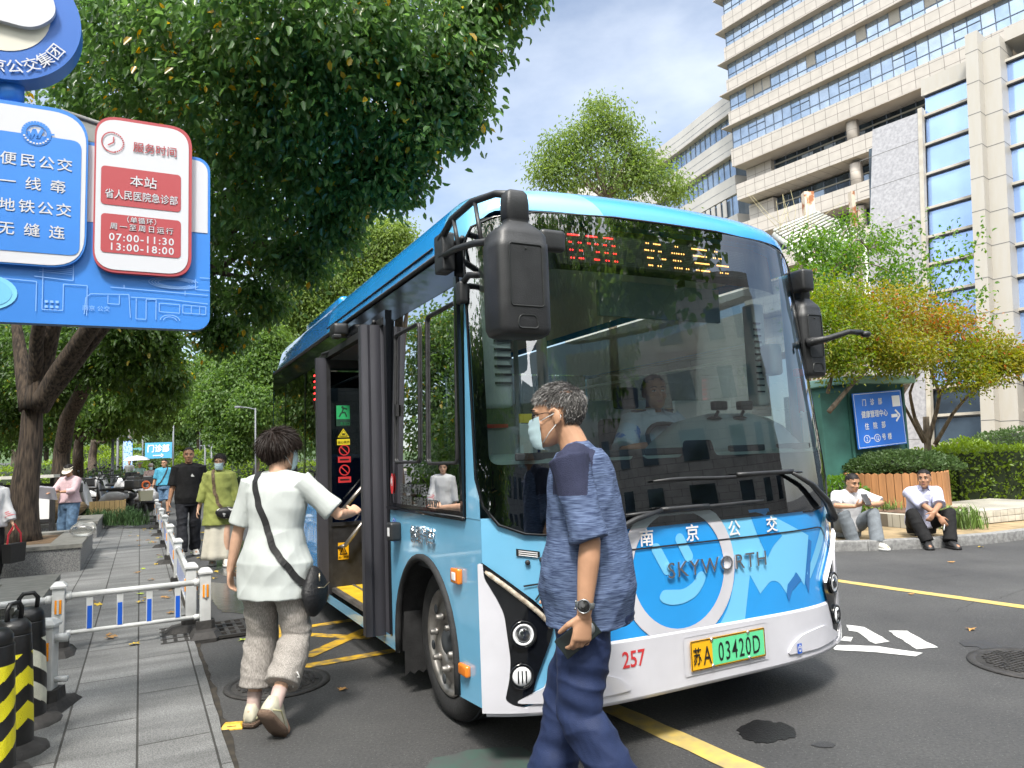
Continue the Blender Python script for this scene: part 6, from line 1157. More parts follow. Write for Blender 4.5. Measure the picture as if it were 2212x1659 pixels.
for (px, s, k, lab) in spec: q = G(*px, .035 if px[0] < 450 else .004); leaf_obj(q, s, random.uniform(0, 6), k, lab, None)
for i in range(46):
    w = random.uniform(7, 19); c = random.choice([random.uniform(-.5, .3), random.uniform(.1, .36), random.uniform(.5, 1.2)]); leaf_obj(wc(w, c, .036 if c < .37 else .004), random.uniform(.05, .11), random.uniform(0, 6), random.choice([0, 0, 1, 2, 3]), 'one of the small yellow and brown leaves scattered beside the railing', 'leaves scattered by the railing')
for i in range(16):
    q = G(random.uniform(400, 520), random.uniform(1150, 1260), .004); leaf_obj(q, random.uniform(.05, .09), random.uniform(0, 6), random.choice([0, 0, 1]), 'one of the small yellow leaves on the road around the walking couple', 'leaves on the road by the walkers')
# ---------------------------------------------------------------- bus stop sign
SP0 = Vector((-1.579, 3.75, 0)); sg = thing('bus_stop_sign', 'tall blue and white bus stop sign with red timetable panel and round emblem on top', 'bus stop sign', SP0 - AC * .905, YAW)
sgb = mat('stop_blue', (.035, .20, .62), .4, var=.04, vs=3); sgw = mat('stop_white', (.55, .56, .60), .45); sgr = mat('stop_red', (.38, .055, .065), .45); sgl = mat('stop_line', (.22, .42, .80), .5); sgd = mat('stop_edge', (.05, .12, .25), .5); sgc = mat('stop_pale', (.20, .55, .80), .45); sgcr = mat('stop_cream', (.60, .58, .50), .5)
FS = lambda off: (lambda p: (p[0] + .905, -off - p[2], p[1]))
def slab(P, y0, y1, mb, mi=0, mi2=None):
    g = patch(P); mb.add([(x + .905, -y1, z) for x, z, _ in g[0]], g[1], mi); mb.add([(x + .905, -y0, z) for x, z, _ in g[0]], [f[::-1] for f in g[1]], mi if mi2 is None else mi2); mb.loft([[Vector((x + .905, -y1, z)), Vector((x + .905, -y0, z))] for x, z in P + P[:1]], mi if mi2 is None else mi2, False, False, False)
m = MB(); m.cyl((-.065, .04, 0), (-.065, .04, 3.4), .048, n=20); m.build('pole', [mat('pole_blue', (.05, .28, .55), .35)], sg)
m = MB(); P = rrect(1.80, .935, .07, c=(-.90, 2.60)); P = [(x, z) for x, z in P if True]; slab(P, -.06, .0, m, 0, 2); g = patch([(x, max(z, 2.655)) for x, z in fillet([(-1.78, 2.655), (-.012, 2.655), (-.012, 3.05), (-1.78, 3.05)], [0, 0, .07, .07])]); m.geo(g, 1, fn=FS(.003)); m.build('rear_board', [sgb, sgw, sgd], sg)
m = MB(); W_L = lambda pts, w=.0035: m.add(*stroke(pts, w), 0, False, None, FS(.006))
W_L([(-.571, 2.186), (-.565, 2.27), (-.545, 2.29), (-.378, 2.298), (-.37, 2.18)]); W_L([(-.47, 2.288), (-.47, 2.245), (-.42, 2.245), (-.42, 2.29)]); W_L([(-.37, 2.285), (-.2, 2.285), (-.01, 2.272)]); W_L([(-.345, 2.28), (-.345, 2.175), (-.30, 2.175), (-.30, 2.28), (-.255, 2.28), (-.255, 2.175)]); W_L([(-.24, 2.262), (-.145, 2.260), (-.145, 2.215), (-.24, 2.218), (-.24, 2.262)]); W_L([(-.13, 2.26), (-.02, 2.256), (-.02, 2.215), (-.13, 2.217), (-.13, 2.26)]); W_L([(-.09, 2.26), (-.09, 2.215)]); W_L([(-.05, 2.26), (-.05, 2.215)]); W_L(ellipse(-.19, 2.175, .045, .028, 14, 0, 180)); W_L(ellipse(-.19, 2.175, .03, .018, 12, 0, 180)); W_L([(-.46, 2.33), (-.01, 2.318)]); W_L([(-.40, 2.345), (-.40, 2.33)]); W_L([(-.12, 2.335), (-.12, 2.31)])
for k in range(4): W_L(ellipse(-.17, 2.372, .12 - k * .014, .030 - k * .004, 22, 20, 340), .003)
W_L([(-.07, 2.40), (-.07, 2.345), (-.005, 2.345)]); W_L([(-.05, 2.41), (-.005, 2.41)])
W_L([(-.745, 2.44), (-.745, 2.20), (-.66, 2.20), (-.66, 2.33), (-.56, 2.33), (-.56, 2.18)]); W_L([(-.78, 2.36), (-.62, 2.35), (-.62, 2.44)]); W_L([(-.9, 2.34), (-.77, 2.335), (-.77, 2.19)])
for k in range(5): W_L([(-.76, 2.385 + k * .01), (-.625, 2.38 + k * .01)], .002)
for i in range(3):
    for j in range(2): W_L([(-.735 + i * .022, 2.215 + j * .025), (-.722 + i * .022, 2.215 + j * .025)], .012)
m.geo(text('南京 公交', .028, .0), 0, fn=lambda p: FS(.007)((p[0] - .52, p[1] + 2.218, p[2]))); m.build('line_drawing', [sgl], sg)
m = MB(); P = ellipse(-.97, 2.27, .125, .085, 30); m.add([FS(.005)((x, y, 0)) for x, y in P], [list(range(30))], 0); P = ellipse(-.975, 2.268, .108, .070, 30); m.add([FS(.007)((x, y, 0)) for x, y in P], [list(range(30))], 1); m.build('pale_ellipse', [sgc, mat('stop_pale_inner', (.16, .48, .75), .45)], sg)
m = MB(); P = fillet([(-1.75, 2.405), (-.566, 2.405), (-.566, 3.205), (-1.75, 3.205)], [.1, .16, .16, .1], 8); slab(P, .004, .030, m, 0); P = fillet([(-1.74, 2.412), (-.574, 2.412), (-.574, 3.185), (-1.74, 3.185)], [.1, .155, .155, .1], 8); m.geo(patch(P), 1, fn=FS(.033)); P = fillet([(-1.70, 2.468), (-.594, 2.468), (-.594, 3.05), (-1.70, 3.05)], [.04, .045, .045, .04], 5); m.geo(patch(P), 0, fn=FS(.0355)); lp = m.build('slogan_panel', [sgb, sgw], sg)
m = MB()
for z, row in ((2.917, '便民公交'), (2.804, '一线牵，'), (2.689, '地铁公交'), (2.575, '无缝连。')):
    for i, ch in enumerate(row):
        x = -.892 + [0, .078, .154, .229][i] if len(row.strip('，。')) == 4 else -.892 + [0, .102, .203, .24][i]
        m.geo(text(ch, .068, .012), 0, fn=lambda p, x=x, z=z: FS(.0364)((p[0] + x, p[1] + z, p[2])))
m.build('lettering', [sgw], lp)
m = MB(); cx, cz = -.783, 3.058; m.add(*stroke(ellipse(cx, cz, .052, .052, 28), .020, True), 0, False, None, FS(.038)); m.add(*stroke([(cx - .035, cz + .005), (cx - .022, cz - .025), (cx - .008, cz + .02), (cx + .006, cz - .022), (cx + .026, cz + .024)], .014), 0, False, None, FS(.039)); m.add(*stroke(ellipse(cx, cz, .036, .036, 22), .003, True), 0, False, None, FS(.039)); m.add(*stroke([(cx + .05, cz), (cx + .075, cz + .006)], .008), 0, False, None, FS(.039))
for i in range(10):
    a = math.radians(200 + i * 15); m.add([(cx + .052 * math.cos(a) + dx, cz + .052 * math.sin(a) + dz, 0) for dx, dz in ((-.004, -.004), (.004, -.004), (.004, .004), (-.004, .004))], [(0, 1, 2, 3)], 1, False, None, FS(.040))
m.build('round_logo', [sgb, sgw], lp)
m = MB(); P = fillet([(-.538, 2.398), (-.092, 2.398), (-.092, 3.205), (-.538, 3.205)], .11, 8); slab(P, .004, .036, m, 0); P = fillet([(-.530, 2.412), (-.108, 2.412), (-.108, 3.188), (-.530, 3.188)], .10, 8); m.geo(patch(P), 1, fn=FS(.039)); g = patch(rrect(.363, .199, .018, c=(-.326, 2.841))); m.geo(g, 0, fn=FS(.0415)); g = patch(rrect(.361, .199, .018, c=(-.324, 2.596))); m.geo(g, 0, fn=FS(.0415)); tp_ = m.build('timetable_panel', [sgr, sgw], sg)
m = MB(); put = lambda tx, s, b, x, z, mi=0, sx=1, sp=1: m.geo(text(tx, s, b, sx=sx, space=sp), mi, fn=lambda p: FS(.0428)((p[0] + x, p[1] + z, p[2])))
put('服务时间', .056, .008, -.266, 3.058, 1, .92); put('本站', .062, .012, -.318, 2.876, 0, 1, 1.05); put('省人民医院急诊部', .052, .007, -.324, 2.798, 0, .80); put('（单循环）', .034, .005, -.324, 2.673, 0, 1, 1.12); put('周一至周日运行', .036, .005, -.322, 2.633, 0, 1, 1.33); put('07:00-11:30', .052, .014, -.322, 2.579, 0, 1, 1.18); put('13:00-18:00', .052, .014, -.322, 2.530, 0, 1, 1.18)
m.add(*stroke(ellipse(-.459, 3.066, .048, .052, 26, 85, 290), .006), 1, False, None, FS(.044))
for i in range(14): a = math.radians(-75 + i * 12); m.add([(-.459 + .048 * math.cos(a) + .0045 * math.cos(t), 3.066 + .050 * math.sin(a) + .0045 * math.sin(t), 0) for t in [j * PI / 3 for j in range(6)]], [list(range(6))], 1, False, None, FS(.044))
m.add(*stroke([(-.455, 3.095), (-.455, 3.066), (-.48, 3.048)], .006), 1, False, None, FS(.0445)); m.build('lettering', [sgw, sgr], tp_)
m = MB(); C_D = (-.930, 3.625); P = ellipse(C_D[0], C_D[1], .325, .325, 56); slab(P, -.07, .05, m, 0, 2); P = ellipse(C_D[0] - .01, C_D[1] + .02, .205, .205, 44); m.geo(patch(P), 1, fn=FS(.053)); P = fillet([(-1.2, 3.60), (-.80, 3.56), (-.70, 3.66), (-.76, 3.85), (-1.1, 3.95)], .12, 7); slab(P, .054, .085, m, 3); ds = m.build('round_emblem', [mat('emblem_blue', (.02, .12, .45), .4), sgcr, mat('emblem_edge', (.03, .16, .42), .4), sgw], sg)
m = MB()
for i, ch in enumerate('南京公交集团'):
    a = math.radians(-108 + i * 15.0 + 0); R0 = .262; ct, st_ = math.cos(a + PI / 2), math.sin(a + PI / 2); cx, cz = C_D[0] + R0 * math.cos(a), C_D[1] + R0 * math.sin(a)
    m.geo(text(ch, .072, .010), 0, fn=lambda p, ct=ct, st_=st_, cx=cx, cz=cz: FS(.056)((cx + p[0] * ct - p[1] * st_, cz + p[0] * st_ + p[1] * ct, p[2])))
m.build('lettering', [sgw], ds)
m = MB(); m.cyl((.0, .04, 3.20), (.0, .04, 3.34), .06, n=20); m.build('collar', [sgb], sg)
q = SP0 + AC * -.55 + RD * .22; t = thing('security_camera', 'cream box camera behind the bus stop sign', 'camera', (q.x, q.y, 3.16), YAW + .25); m = MB(); m.m = Matrix.Rotation(math.radians(6), 4, 'Y'); m.box((0, 0, .02), (.34, .11, .11), bev=.015); m.box((.02, 0, .085), (.40, .14, .015), bev=.005); m.m = None; m.cyl((-.1, 0, 0), (-.33, .0, -.25), .02, n=8); m.build('housing', [sgcr], t)
# ---------------------------------------------------------------- far signs, lamps, poles
SG = [D(311, 957, 46), D(313, 991, 46), D(371, 989, 46), D(370, 957, 46)]
def far(m, w, h):
    for i, ch in enumerate('门诊部'): m.geo(text(ch, h * .50, .03, sx=.95), 1, T((w * (.22 + .28 * i), h * .62, .02)))
    m.add([(w * .30, h * .15, .02), (w * .60, h * .15, .02), (w * .60, h * .21, .02), (w * .30, h * .21, .02)], [(0, 1, 2, 3)], 1); m.add(*stroke([(w * .60, h * .27), (w * .70, h * .18), (w * .60, h * .09)], h * .06), 1, m=T((0, 0, .022)))
o = quad_board('direction_sign', 'sky blue clinic direction sign with an arrow in the distance', 'sign', SG, .06, [mat('far_sign_blue', (.06, .30, .50), .5), wht], far)
pole_m = mat('pole_grey', (.15, .16, .18), .6)
for x in (308, 374):
    q = D(x, 1000, 46.1); t = thing('sign_post', 'thin grey post at the %s end of the far direction sign' % ('left' if x < 340 else 'right'), 'post', (q.x, q.y, hgt(q.x, q.y))); m = MB(); m.cyl((0, 0, 0), (0, 0, 4.0), .05, n=8); m.build('post', [pole_m], t)
def lamp(label, px, py0, Y, h, arm=0, r=.06, head=None):
    q = D(px, 1000, Y); z0 = hgt(q.x, q.y); t = thing('lamp_post', label, 'lamp post', (q.x, q.y, z0)); m = MB(); m.cyl((0, 0, 0), (0, 0, h), r, r * .8, n=10); m.lathe([(r * 1.6, 0), (r * 1.6, .05), (r, .08)], n=10); m.build('pole', [pole_m], t)
    if arm: m = MB(); m.tube([(0, 0, h - .05), (arm * .5, 0, h + .02), (arm, 0, h + .05)], r * .6, 8); m.box((arm * 1.15, 0, h + .05), (abs(arm) * .4, .14, .07), bev=.02); m.build('lamp_head', [pole_m], t)
    else: m = MB(); m.sph((0, 0, h + .04), (r * 1.1, r * 1.1, .06), 10, 6); m.build('pole_cap', [pole_m], t)
    return t
lamp('grey pole without arm standing by the parked scooters', 243, 0, 27, 2.5)
lamp('slim pole right of the direction sign', 432, 0, 52, 4.2); lamp('short white lamp arm pole nearest the man in black', 443, 0, 40, 2.4, .55); lamp('lamp pole behind the woman in green', 457, 0, 44, 2.3, -.5); lamp('thin pole right of the woman in green', 488, 0, 48, 2.8)
lamp('bent arm lamp post in front of the maple by the bus tail', 552, 0, 24, 3.3, -.5, .03)
q = D(281, 940, 36); t = thing('surveillance_pole', 'white dome camera on an arm among the leaves', 'camera', (q.x + 1.0, q.y, hgt(q.x, q.y))); m = MB(); zc = q.z; m.cyl((-1.6, 0, 0), (-1.6, 0, zc), .06, n=8); m.tube([(-1.6, 0, zc - .1), (-.9, 0, zc - .15)], .035, 6); m.build('pole', [pole_m], t); m = MB(); m.cyl((-.95, 0, zc - .12), (-.95, 0, zc + .25), .14, n=12); m.sph((-.95, 0, zc - .14), .14, 12, 8); m.build('dome', [mat('camera_body', (.6, .58, .55), .4)], t)
q = D(276, 1000, 44); t = thing('banner', 'narrow upright blue banner beside the lamp post', 'banner', (q.x, q.y, hgt(q.x, q.y))); m = MB(); m.box((0, 0, 1.9), (.55, .03, 2.6)); m.build('cloth', [mat('banner_blue', (.03, .18, .55), .7, col2=(.3, .42, .7), vs=9, lo=.55, hi=.6)], t); m = MB(); m.cyl((-.3, 0, 0), (-.3, 0, 3.3), .03, n=8); m.build('post', [pole_m], t)
q = D(640, 1080, 24); q = D(588, 1010, 26); t = thing('warning_board', 'yellow and black striped crash board beyond the woman in green', 'barrier', (D(512, 1060, 25).x, 25, 0)); m = MB(); m.box((0, 0, .35), (.75, .08, .6), 0)
for i in range(5): m.add([(-.36 + i * .15, -.043, .08), (-.29 + i * .15, -.043, .08), (-.22 + i * .15, -.043, .62), (-.29 + i * .15, -.043, .62)], [(0, 1, 2, 3)], 1)
m.build('board', [ink, yel], t)
q = D(20, 1090, 14.5); t = thing('notice_board', 'white faced dark framed notice board at the left edge behind the camphor', 'notice board', (q.x, q.y, .03), YAW * .4); m = MB(); m.box((0, 0, .78), (1.5, .05, .62), 1); m.box((0, 0, 1.13), (1.6, .08, .10)); m.box((0, 0, .43), (1.6, .08, .07)); m.box((0, 0, 1.32), (1.7, .3, .06), 2)
for x in (-.78, .78): m.box((x, 0, .65), (.08, .08, 1.3))
m.build('board', [blkm, wht, mat('pale_cap', (.55, .54, .50), .6)], t)
q = D(232, 1082, 20); t = thing('wooden_planter', 'small pale wooden slat planter box in front of the parked scooters', 'planter', (q.x, q.y, .1), YAW); m = MB()
for i in range(7): m.box((-.36 + i * .12, -.3, .25), (.11, .03, .5)); m.box((.43, -.24 + i * .1, .25), (.03, .09, .5))
m.build('slat', [mat('pale_wood', (.55, .38, .17), .6, var=.15, vs=6, stretch=(5, 5, .5))], t); m = MB(); m.box((0, 0, .24), (.8, .55, .44)); m.build('soil_fill', [soil], t)
# ---------------------------------------------------------------- parked scooters
def scooter(body, label):
    t = thing('scooter', label, 'scooter', (0, 0, 0), 0, 'scooters parked along the pavement'); 
    for x in (-.55, .62):
        m = MB(); m.lathe([(.10, -.045), (.20, -.05), (.235, -.03), (.24, 0), (.235, .03), (.20, .05), (.10, .045)], (x, 0, .24), (0, 1, 0), 20); m.lathe([(.10, -.04), (.02, -.05), (.02, .05), (.10, .04)], (x, 0, .24), (0, 1, 0), 12, 1); m.build('wheel', [rub, steel], t)
    m = MB(); m.loft([[Vector((x, y * w, z0 + (z1 - z0) * k)) for y, k in ((-1, 0), (1, 0), (1, .8), (.6, 1), (-.6, 1), (-1, .8))] for x, w, z0, z1 in ((-.80, .08, .50, .62), (-.60, .15, .40, .70), (-.30, .16, .30, .70), (-.10, .15, .26, .55), (.02, .16, .24, .34), (.28, .17, .24, .34), (.40, .16, .26, .80), (.48, .14, .40, 1.0), (.54, .08, .60, 1.02))], 0, True); m.box((.64, 0, .50), (.34, .10, .05), bev=.02); m.build('body', [body], t)
    m = MB(); m.loft([[Vector((x, y * w, z)) for y, z in ((-1, .70), (1, .70), (.9, h), (-.9, h))] for x, w, h in ((-.86, .09, .76), (-.6, .13, .80), (-.2, .13, .78), (-.04, .09, .76))], 0, True); m.build('seat', [blkm], t)
    m = MB(); m.tube([(.56, 0, .28), (.46, 0, .95), (.42, 0, 1.02)], .022, 8); m.tube([(.36, -.33, 1.06), (.44, -.1, 1.03), (.44, .1, 1.03), (.36, .33, 1.06)], .016, 8)
    for s in (-1, 1): m.tube([(.40, s * .24, 1.05), (.42, s * .30, 1.22)], .008, 6); m.sph((.42, s * .32, 1.27), (.02, .055, .04), 10, 6)
    m.build('handlebar', [blkm], t); m = MB(); m.sph((.52, 0, .93), (.06, .09, .07), 12, 8); m.build('headlight', [lampw], t); m = MB(); m.box((-.92, 0, .85), (.28, .30, .26), bev=.04); m.build('top_box', [blkp], t); return t
sc_m = [mat('scooter_grey', (.28, .28, .29), .35, coat=.5), mat('scooter_white', (.55, .55, .55), .3, coat=.5), mat('scooter_black', (.02, .02, .022), .3, coat=.5), mat('scooter_blue', (.05, .12, .25), .3, coat=.5)]
s0 = scooter(sc_m[0], 'grey scooter nearest the small wooden planter'); q = wc(23.4, -1.0, .15); s0.location = q; s0.rotation_euler = (0, 0, YAW + 2.6)
rg = random.Random(8); SL = ['black scooter second from the wooden planter', 'white scooter third from the wooden planter', 'grey scooter fourth in the row behind the pole', 'dark blue scooter fifth in the row', 'white scooter in the middle of the row', 'black scooter behind the middle white one', 'grey scooter toward the far end of the row', 'white scooter toward the far end of the row', 'last scooter of the row by the blue banner', 'black scooter parked between the two nearest trunks', 'white scooter parked between the two nearest trunks', 'grey scooter showing just right of the camphor trunk', 'scooter behind the visor of the woman reading', 'dark scooter behind the pole foot', 'pale scooter behind the pole foot']
POSW = [(24.2, -.7), (25.2, -1.0), (26.0, -.7), (27.2, -1.0), (28.2, -.8), (29.4, -1.1), (30.6, -.8), (32, -1.0), (34, -.8), (24.5, -4.4), (25.4, -4.6), (24.0, -5.4), (22.8, -2.4), (26.4, -2.3), (27.4, -2.6)]
for i, (w, c) in enumerate(POSW):
    o = copy_tree(s0, None, tuple(wc(w, c, .12 + .012 * (w - 20))), YAW + 2.6 + rg.uniform(-.35, .35) + (PI if rg.random() < .2 else 0), rg.uniform(.95, 1.08), SL[i])
    for ch in o.children:
        if ch.name.startswith('body'): ch.data = ch.data.copy(); ch.data.materials[0] = sc_m[[2, 1, 0, 3, 1, 2, 0, 1, 0, 2, 1, 0, 1, 2, 1][i]]
q = wc(24.6, -.2, .14); t = thing('covered_scooter', 'scooter wrapped in a wrinkled silver rain cover beside the railing', 'scooter', q, YAW + 2.4); m = MB(); m.loft([[Vector((x, y * w, z0 + (z1 - z0) * k)) for y, k in ((-1, 0), (-.4, -.02), (.4, -.02), (1, 0), (1.05, .5), (.7, .9), (0, 1), (-.7, .9), (-1.05, .5))] for x, w, z0, z1 in [(-.85 + .1 * i, .10 + .16 * math.sin(PI * min(1, i / 15)), .30, .58 + .20 * math.sin(i * .5) ** 2 + (.30 if 10 < i < 15 else 0)) for i in range(17)]], 0, True); m.v = [p * (1 + .06 * noise.noise(p * 7)) for p in m.v]; m.build('cover', [mat('cover_silver', (.26, .26, .265), .5, .2, bump=1.0, bs=7, var=.35, vs=6)], t)
for x in (-.55, .66): m = MB(); m.lathe([(.10, -.045), (.235, -.03), (.24, 0), (.235, .03), (.10, .045)], (x, 0, .22), (0, 1, 0), 18); m.build('wheel', [rub], t)
q = wc(21.4, .02, .03); t = thing('bicycle', 'small bicycle with a cream basket and an orange ring lock by the railing', 'bicycle', q, YAW - 1.35)
for x in (-.42, .42):
    m = MB(); m.tube([(x + .24 * math.cos(a), 0, .25 + .24 * math.sin(a)) for a in [i * PI / 12 for i in range(25)]], .028, 8, 0, False)
    for k in range(6): m.tube([(x, 0, .25), (x + .22 * math.cos(k * PI / 3), 0, .25 + .22 * math.sin(k * PI / 3))], .004, 4)
    m.build('wheel', [rub], t)
m = MB(); m.tube([(-.42, 0, .25), (-.1, 0, .3), (.3, 0, .75), (.42, 0, .25)], .018, 6); m.tube([(-.1, 0, .3), (-.2, 0, .78)], .016, 6); m.build('frame', [blkm], t); m = MB(); m.sph((-.2, 0, .80), (.13, .08, .04), 12, 6); m.build('saddle', [blkm], t); m = MB(); m.tube([(.28, -.28, .95), (.30, 0, .92), (.28, .28, .95)], .014, 6); m.tube([(.30, 0, .92), (.3, 0, .7)], .014, 6); m.build('handlebar', [blkm], t); m = MB(); m.loft([[Vector((.48 + x * k, y * k, z)) for x, y in ((-.1, -.16), (.12, -.16), (.12, .16), (-.1, .16))] for k, z in ((.85, .58), (1, .84))], 0, False); m.build('basket', [mat('basket_cream', (.45, .42, .30), .8)], t); m = MB(); m.tube([(.5 + .0, .09 * math.cos(a), .98 + .09 * math.sin(a)) for a in [i * PI / 8 for i in range(17)]], .022, 8, 0, False); m.build('ring_lock', [mat('lock_orange', (.75, .15, .03), .4)], t)
# ================================================================ PEOPLE
def remesh(o, voxel, smooth=2, sf=.5):
    a = o.modifiers.new('r', 'REMESH'); a.mode = 'VOXEL'; a.voxel_size = voxel; a.use_smooth_shade = True
    if smooth: b = o.modifiers.new('s', 'SMOOTH'); b.iterations = smooth; b.factor = sf
    dg = bpy.context.evaluated_depsgraph_get(); dg.update(); me = bpy.data.meshes.new_from_object(o.evaluated_get(dg)); mats = list(o.data.materials); o.modifiers.clear(); old = o.data; o.data = me; bpy.data.meshes.remove(old)
    if not me.materials:
        for q in mats: me.materials.append(q)
    return o
def displace(o, fn):
    me = o.data; n = len(me.vertices); co = np.empty(n * 3, np.float32); no = np.empty(n * 3, np.float32); me.vertices.foreach_get('co', co); me.vertices.foreach_get('normal', no); co = co.reshape(-1, 3); no = no.reshape(-1, 3)
    d = np.array([fn(Vector(p)) for p in co], np.float32)[:, None]; me.vertices.foreach_set('co', (co + no * d).reshape(-1)); me.update()
def ik(a, b, l1, l2, hint):
    d = b - a; L_ = min(d.length, (l1 + l2) * .999); u = d.normalized(); x = (l1 * l1 - l2 * l2 + L_ * L_) / (2 * L_); h = math.sqrt(max(0, l1 * l1 - x * x)); hv = Vector(hint); hv = (hv - u * hv.dot(u)); hv = hv.normalized() if hv.length > 1e-6 else Vector((0, 1, 0)); return a + u * x + hv * h, a + u * L_
skins = {k: mat('skin_' + k, c, .5, spec=.4, var=.07, vs=18, bump=.04, bs=150) for k, c in dict(fair=(.56, .34, .235), tan=(.44, .245, .150), brown=(.33, .175, .105)).items()}
hair_b = mat('hair_black', (.010, .008, .008), .6, spec=.3); hair_br = mat('hair_brown', (.020, .012, .009), .5, spec=.35); hair_g = mat('hair_grey', (.045, .042, .04), .5); hair_w = mat('hair_white', (.27, .26, .25), .5)
eyew = mat('eye_white', (.60, .56, .52), .3); eyed = mat('eye_dark', (.008, .006, .005), .15); lipm = mat('lip', (.30, .11, .09), .5); maskm = mat('mask_blue', (.42, .56, .60), .7, var=.04, vs=30); maskw = mat('mask_white', (.62, .66, .66), .7); framem = mat('glasses_frame', (.008, .008, .01), .25); lens = glass('lens', (.88, .9, .9), .05)
def hand(mb, w, fd, pn, s, curl, sg, k=1.0, thumb=.5):
    """w wrist, fd finger direction, pn palm normal, sg +1 thumb on +side"""
    fd = Vector(fd).normalized(); pn = Vector(pn); pn = (pn - fd * pn.dot(fd)).normalized(); sd_ = fd.cross(pn) * sg
    rings = []
    for t, hw, ht in ((-.02, .024, .019), (.0, .026, .018), (.03, .036, .016), (.06, .041, .0145), (.088, .040, .012), (.096, .034, .008)):
        rings.append([w + fd * t * s + (sd_ * math.cos(a) * hw + pn * math.sin(a) * ht) * s for a in [i * PI / 7 for i in range(14)]])
    mb.loft(rings, 0, True)
    for i, (off, L_, r) in enumerate(((.030, .070, .0088), (.0105, .080, .0092), (-.010, .074, .0088), (-.029, .058, .0078))):
        c = curl[i] if hasattr(curl, '__len__') else curl; p = w + (fd * .082 + sd_ * off) * s; d = (fd + sd_ * off * 1.6).normalized(); pts = [p - fd * .012 * s]; ang = 0
        for f_, cc in ((.46, c * .75), (.30, c * 1.0), (.24, c * .7)):
            ang += cc; dd = d * math.cos(ang) + pn * math.sin(ang); p = p + dd * L_ * f_ * s; pts.append(p)
        mb.tube(pts, [r * s * q for q in (1.08, 1, .93, .78)], 9, 0, round_=True)
    b = w + (fd * .022 + sd_ * .026) * s; d1 = (fd * .62 + sd_ * .72 + pn * .25 * thumb * 2).normalized(); d2 = (fd * .85 + sd_ * .30 + pn * .6 * thumb * 2).normalized()
    mb.tube([b - d1 * .01 * s, b + d1 * .036 * s, b + (d1 * .036 + d2 * .030) * s, b + (d1 * .036 + d2 * .052) * s], [.013 * s, .0115 * s, .010 * s, .008 * s], 9, 0, round_=True)
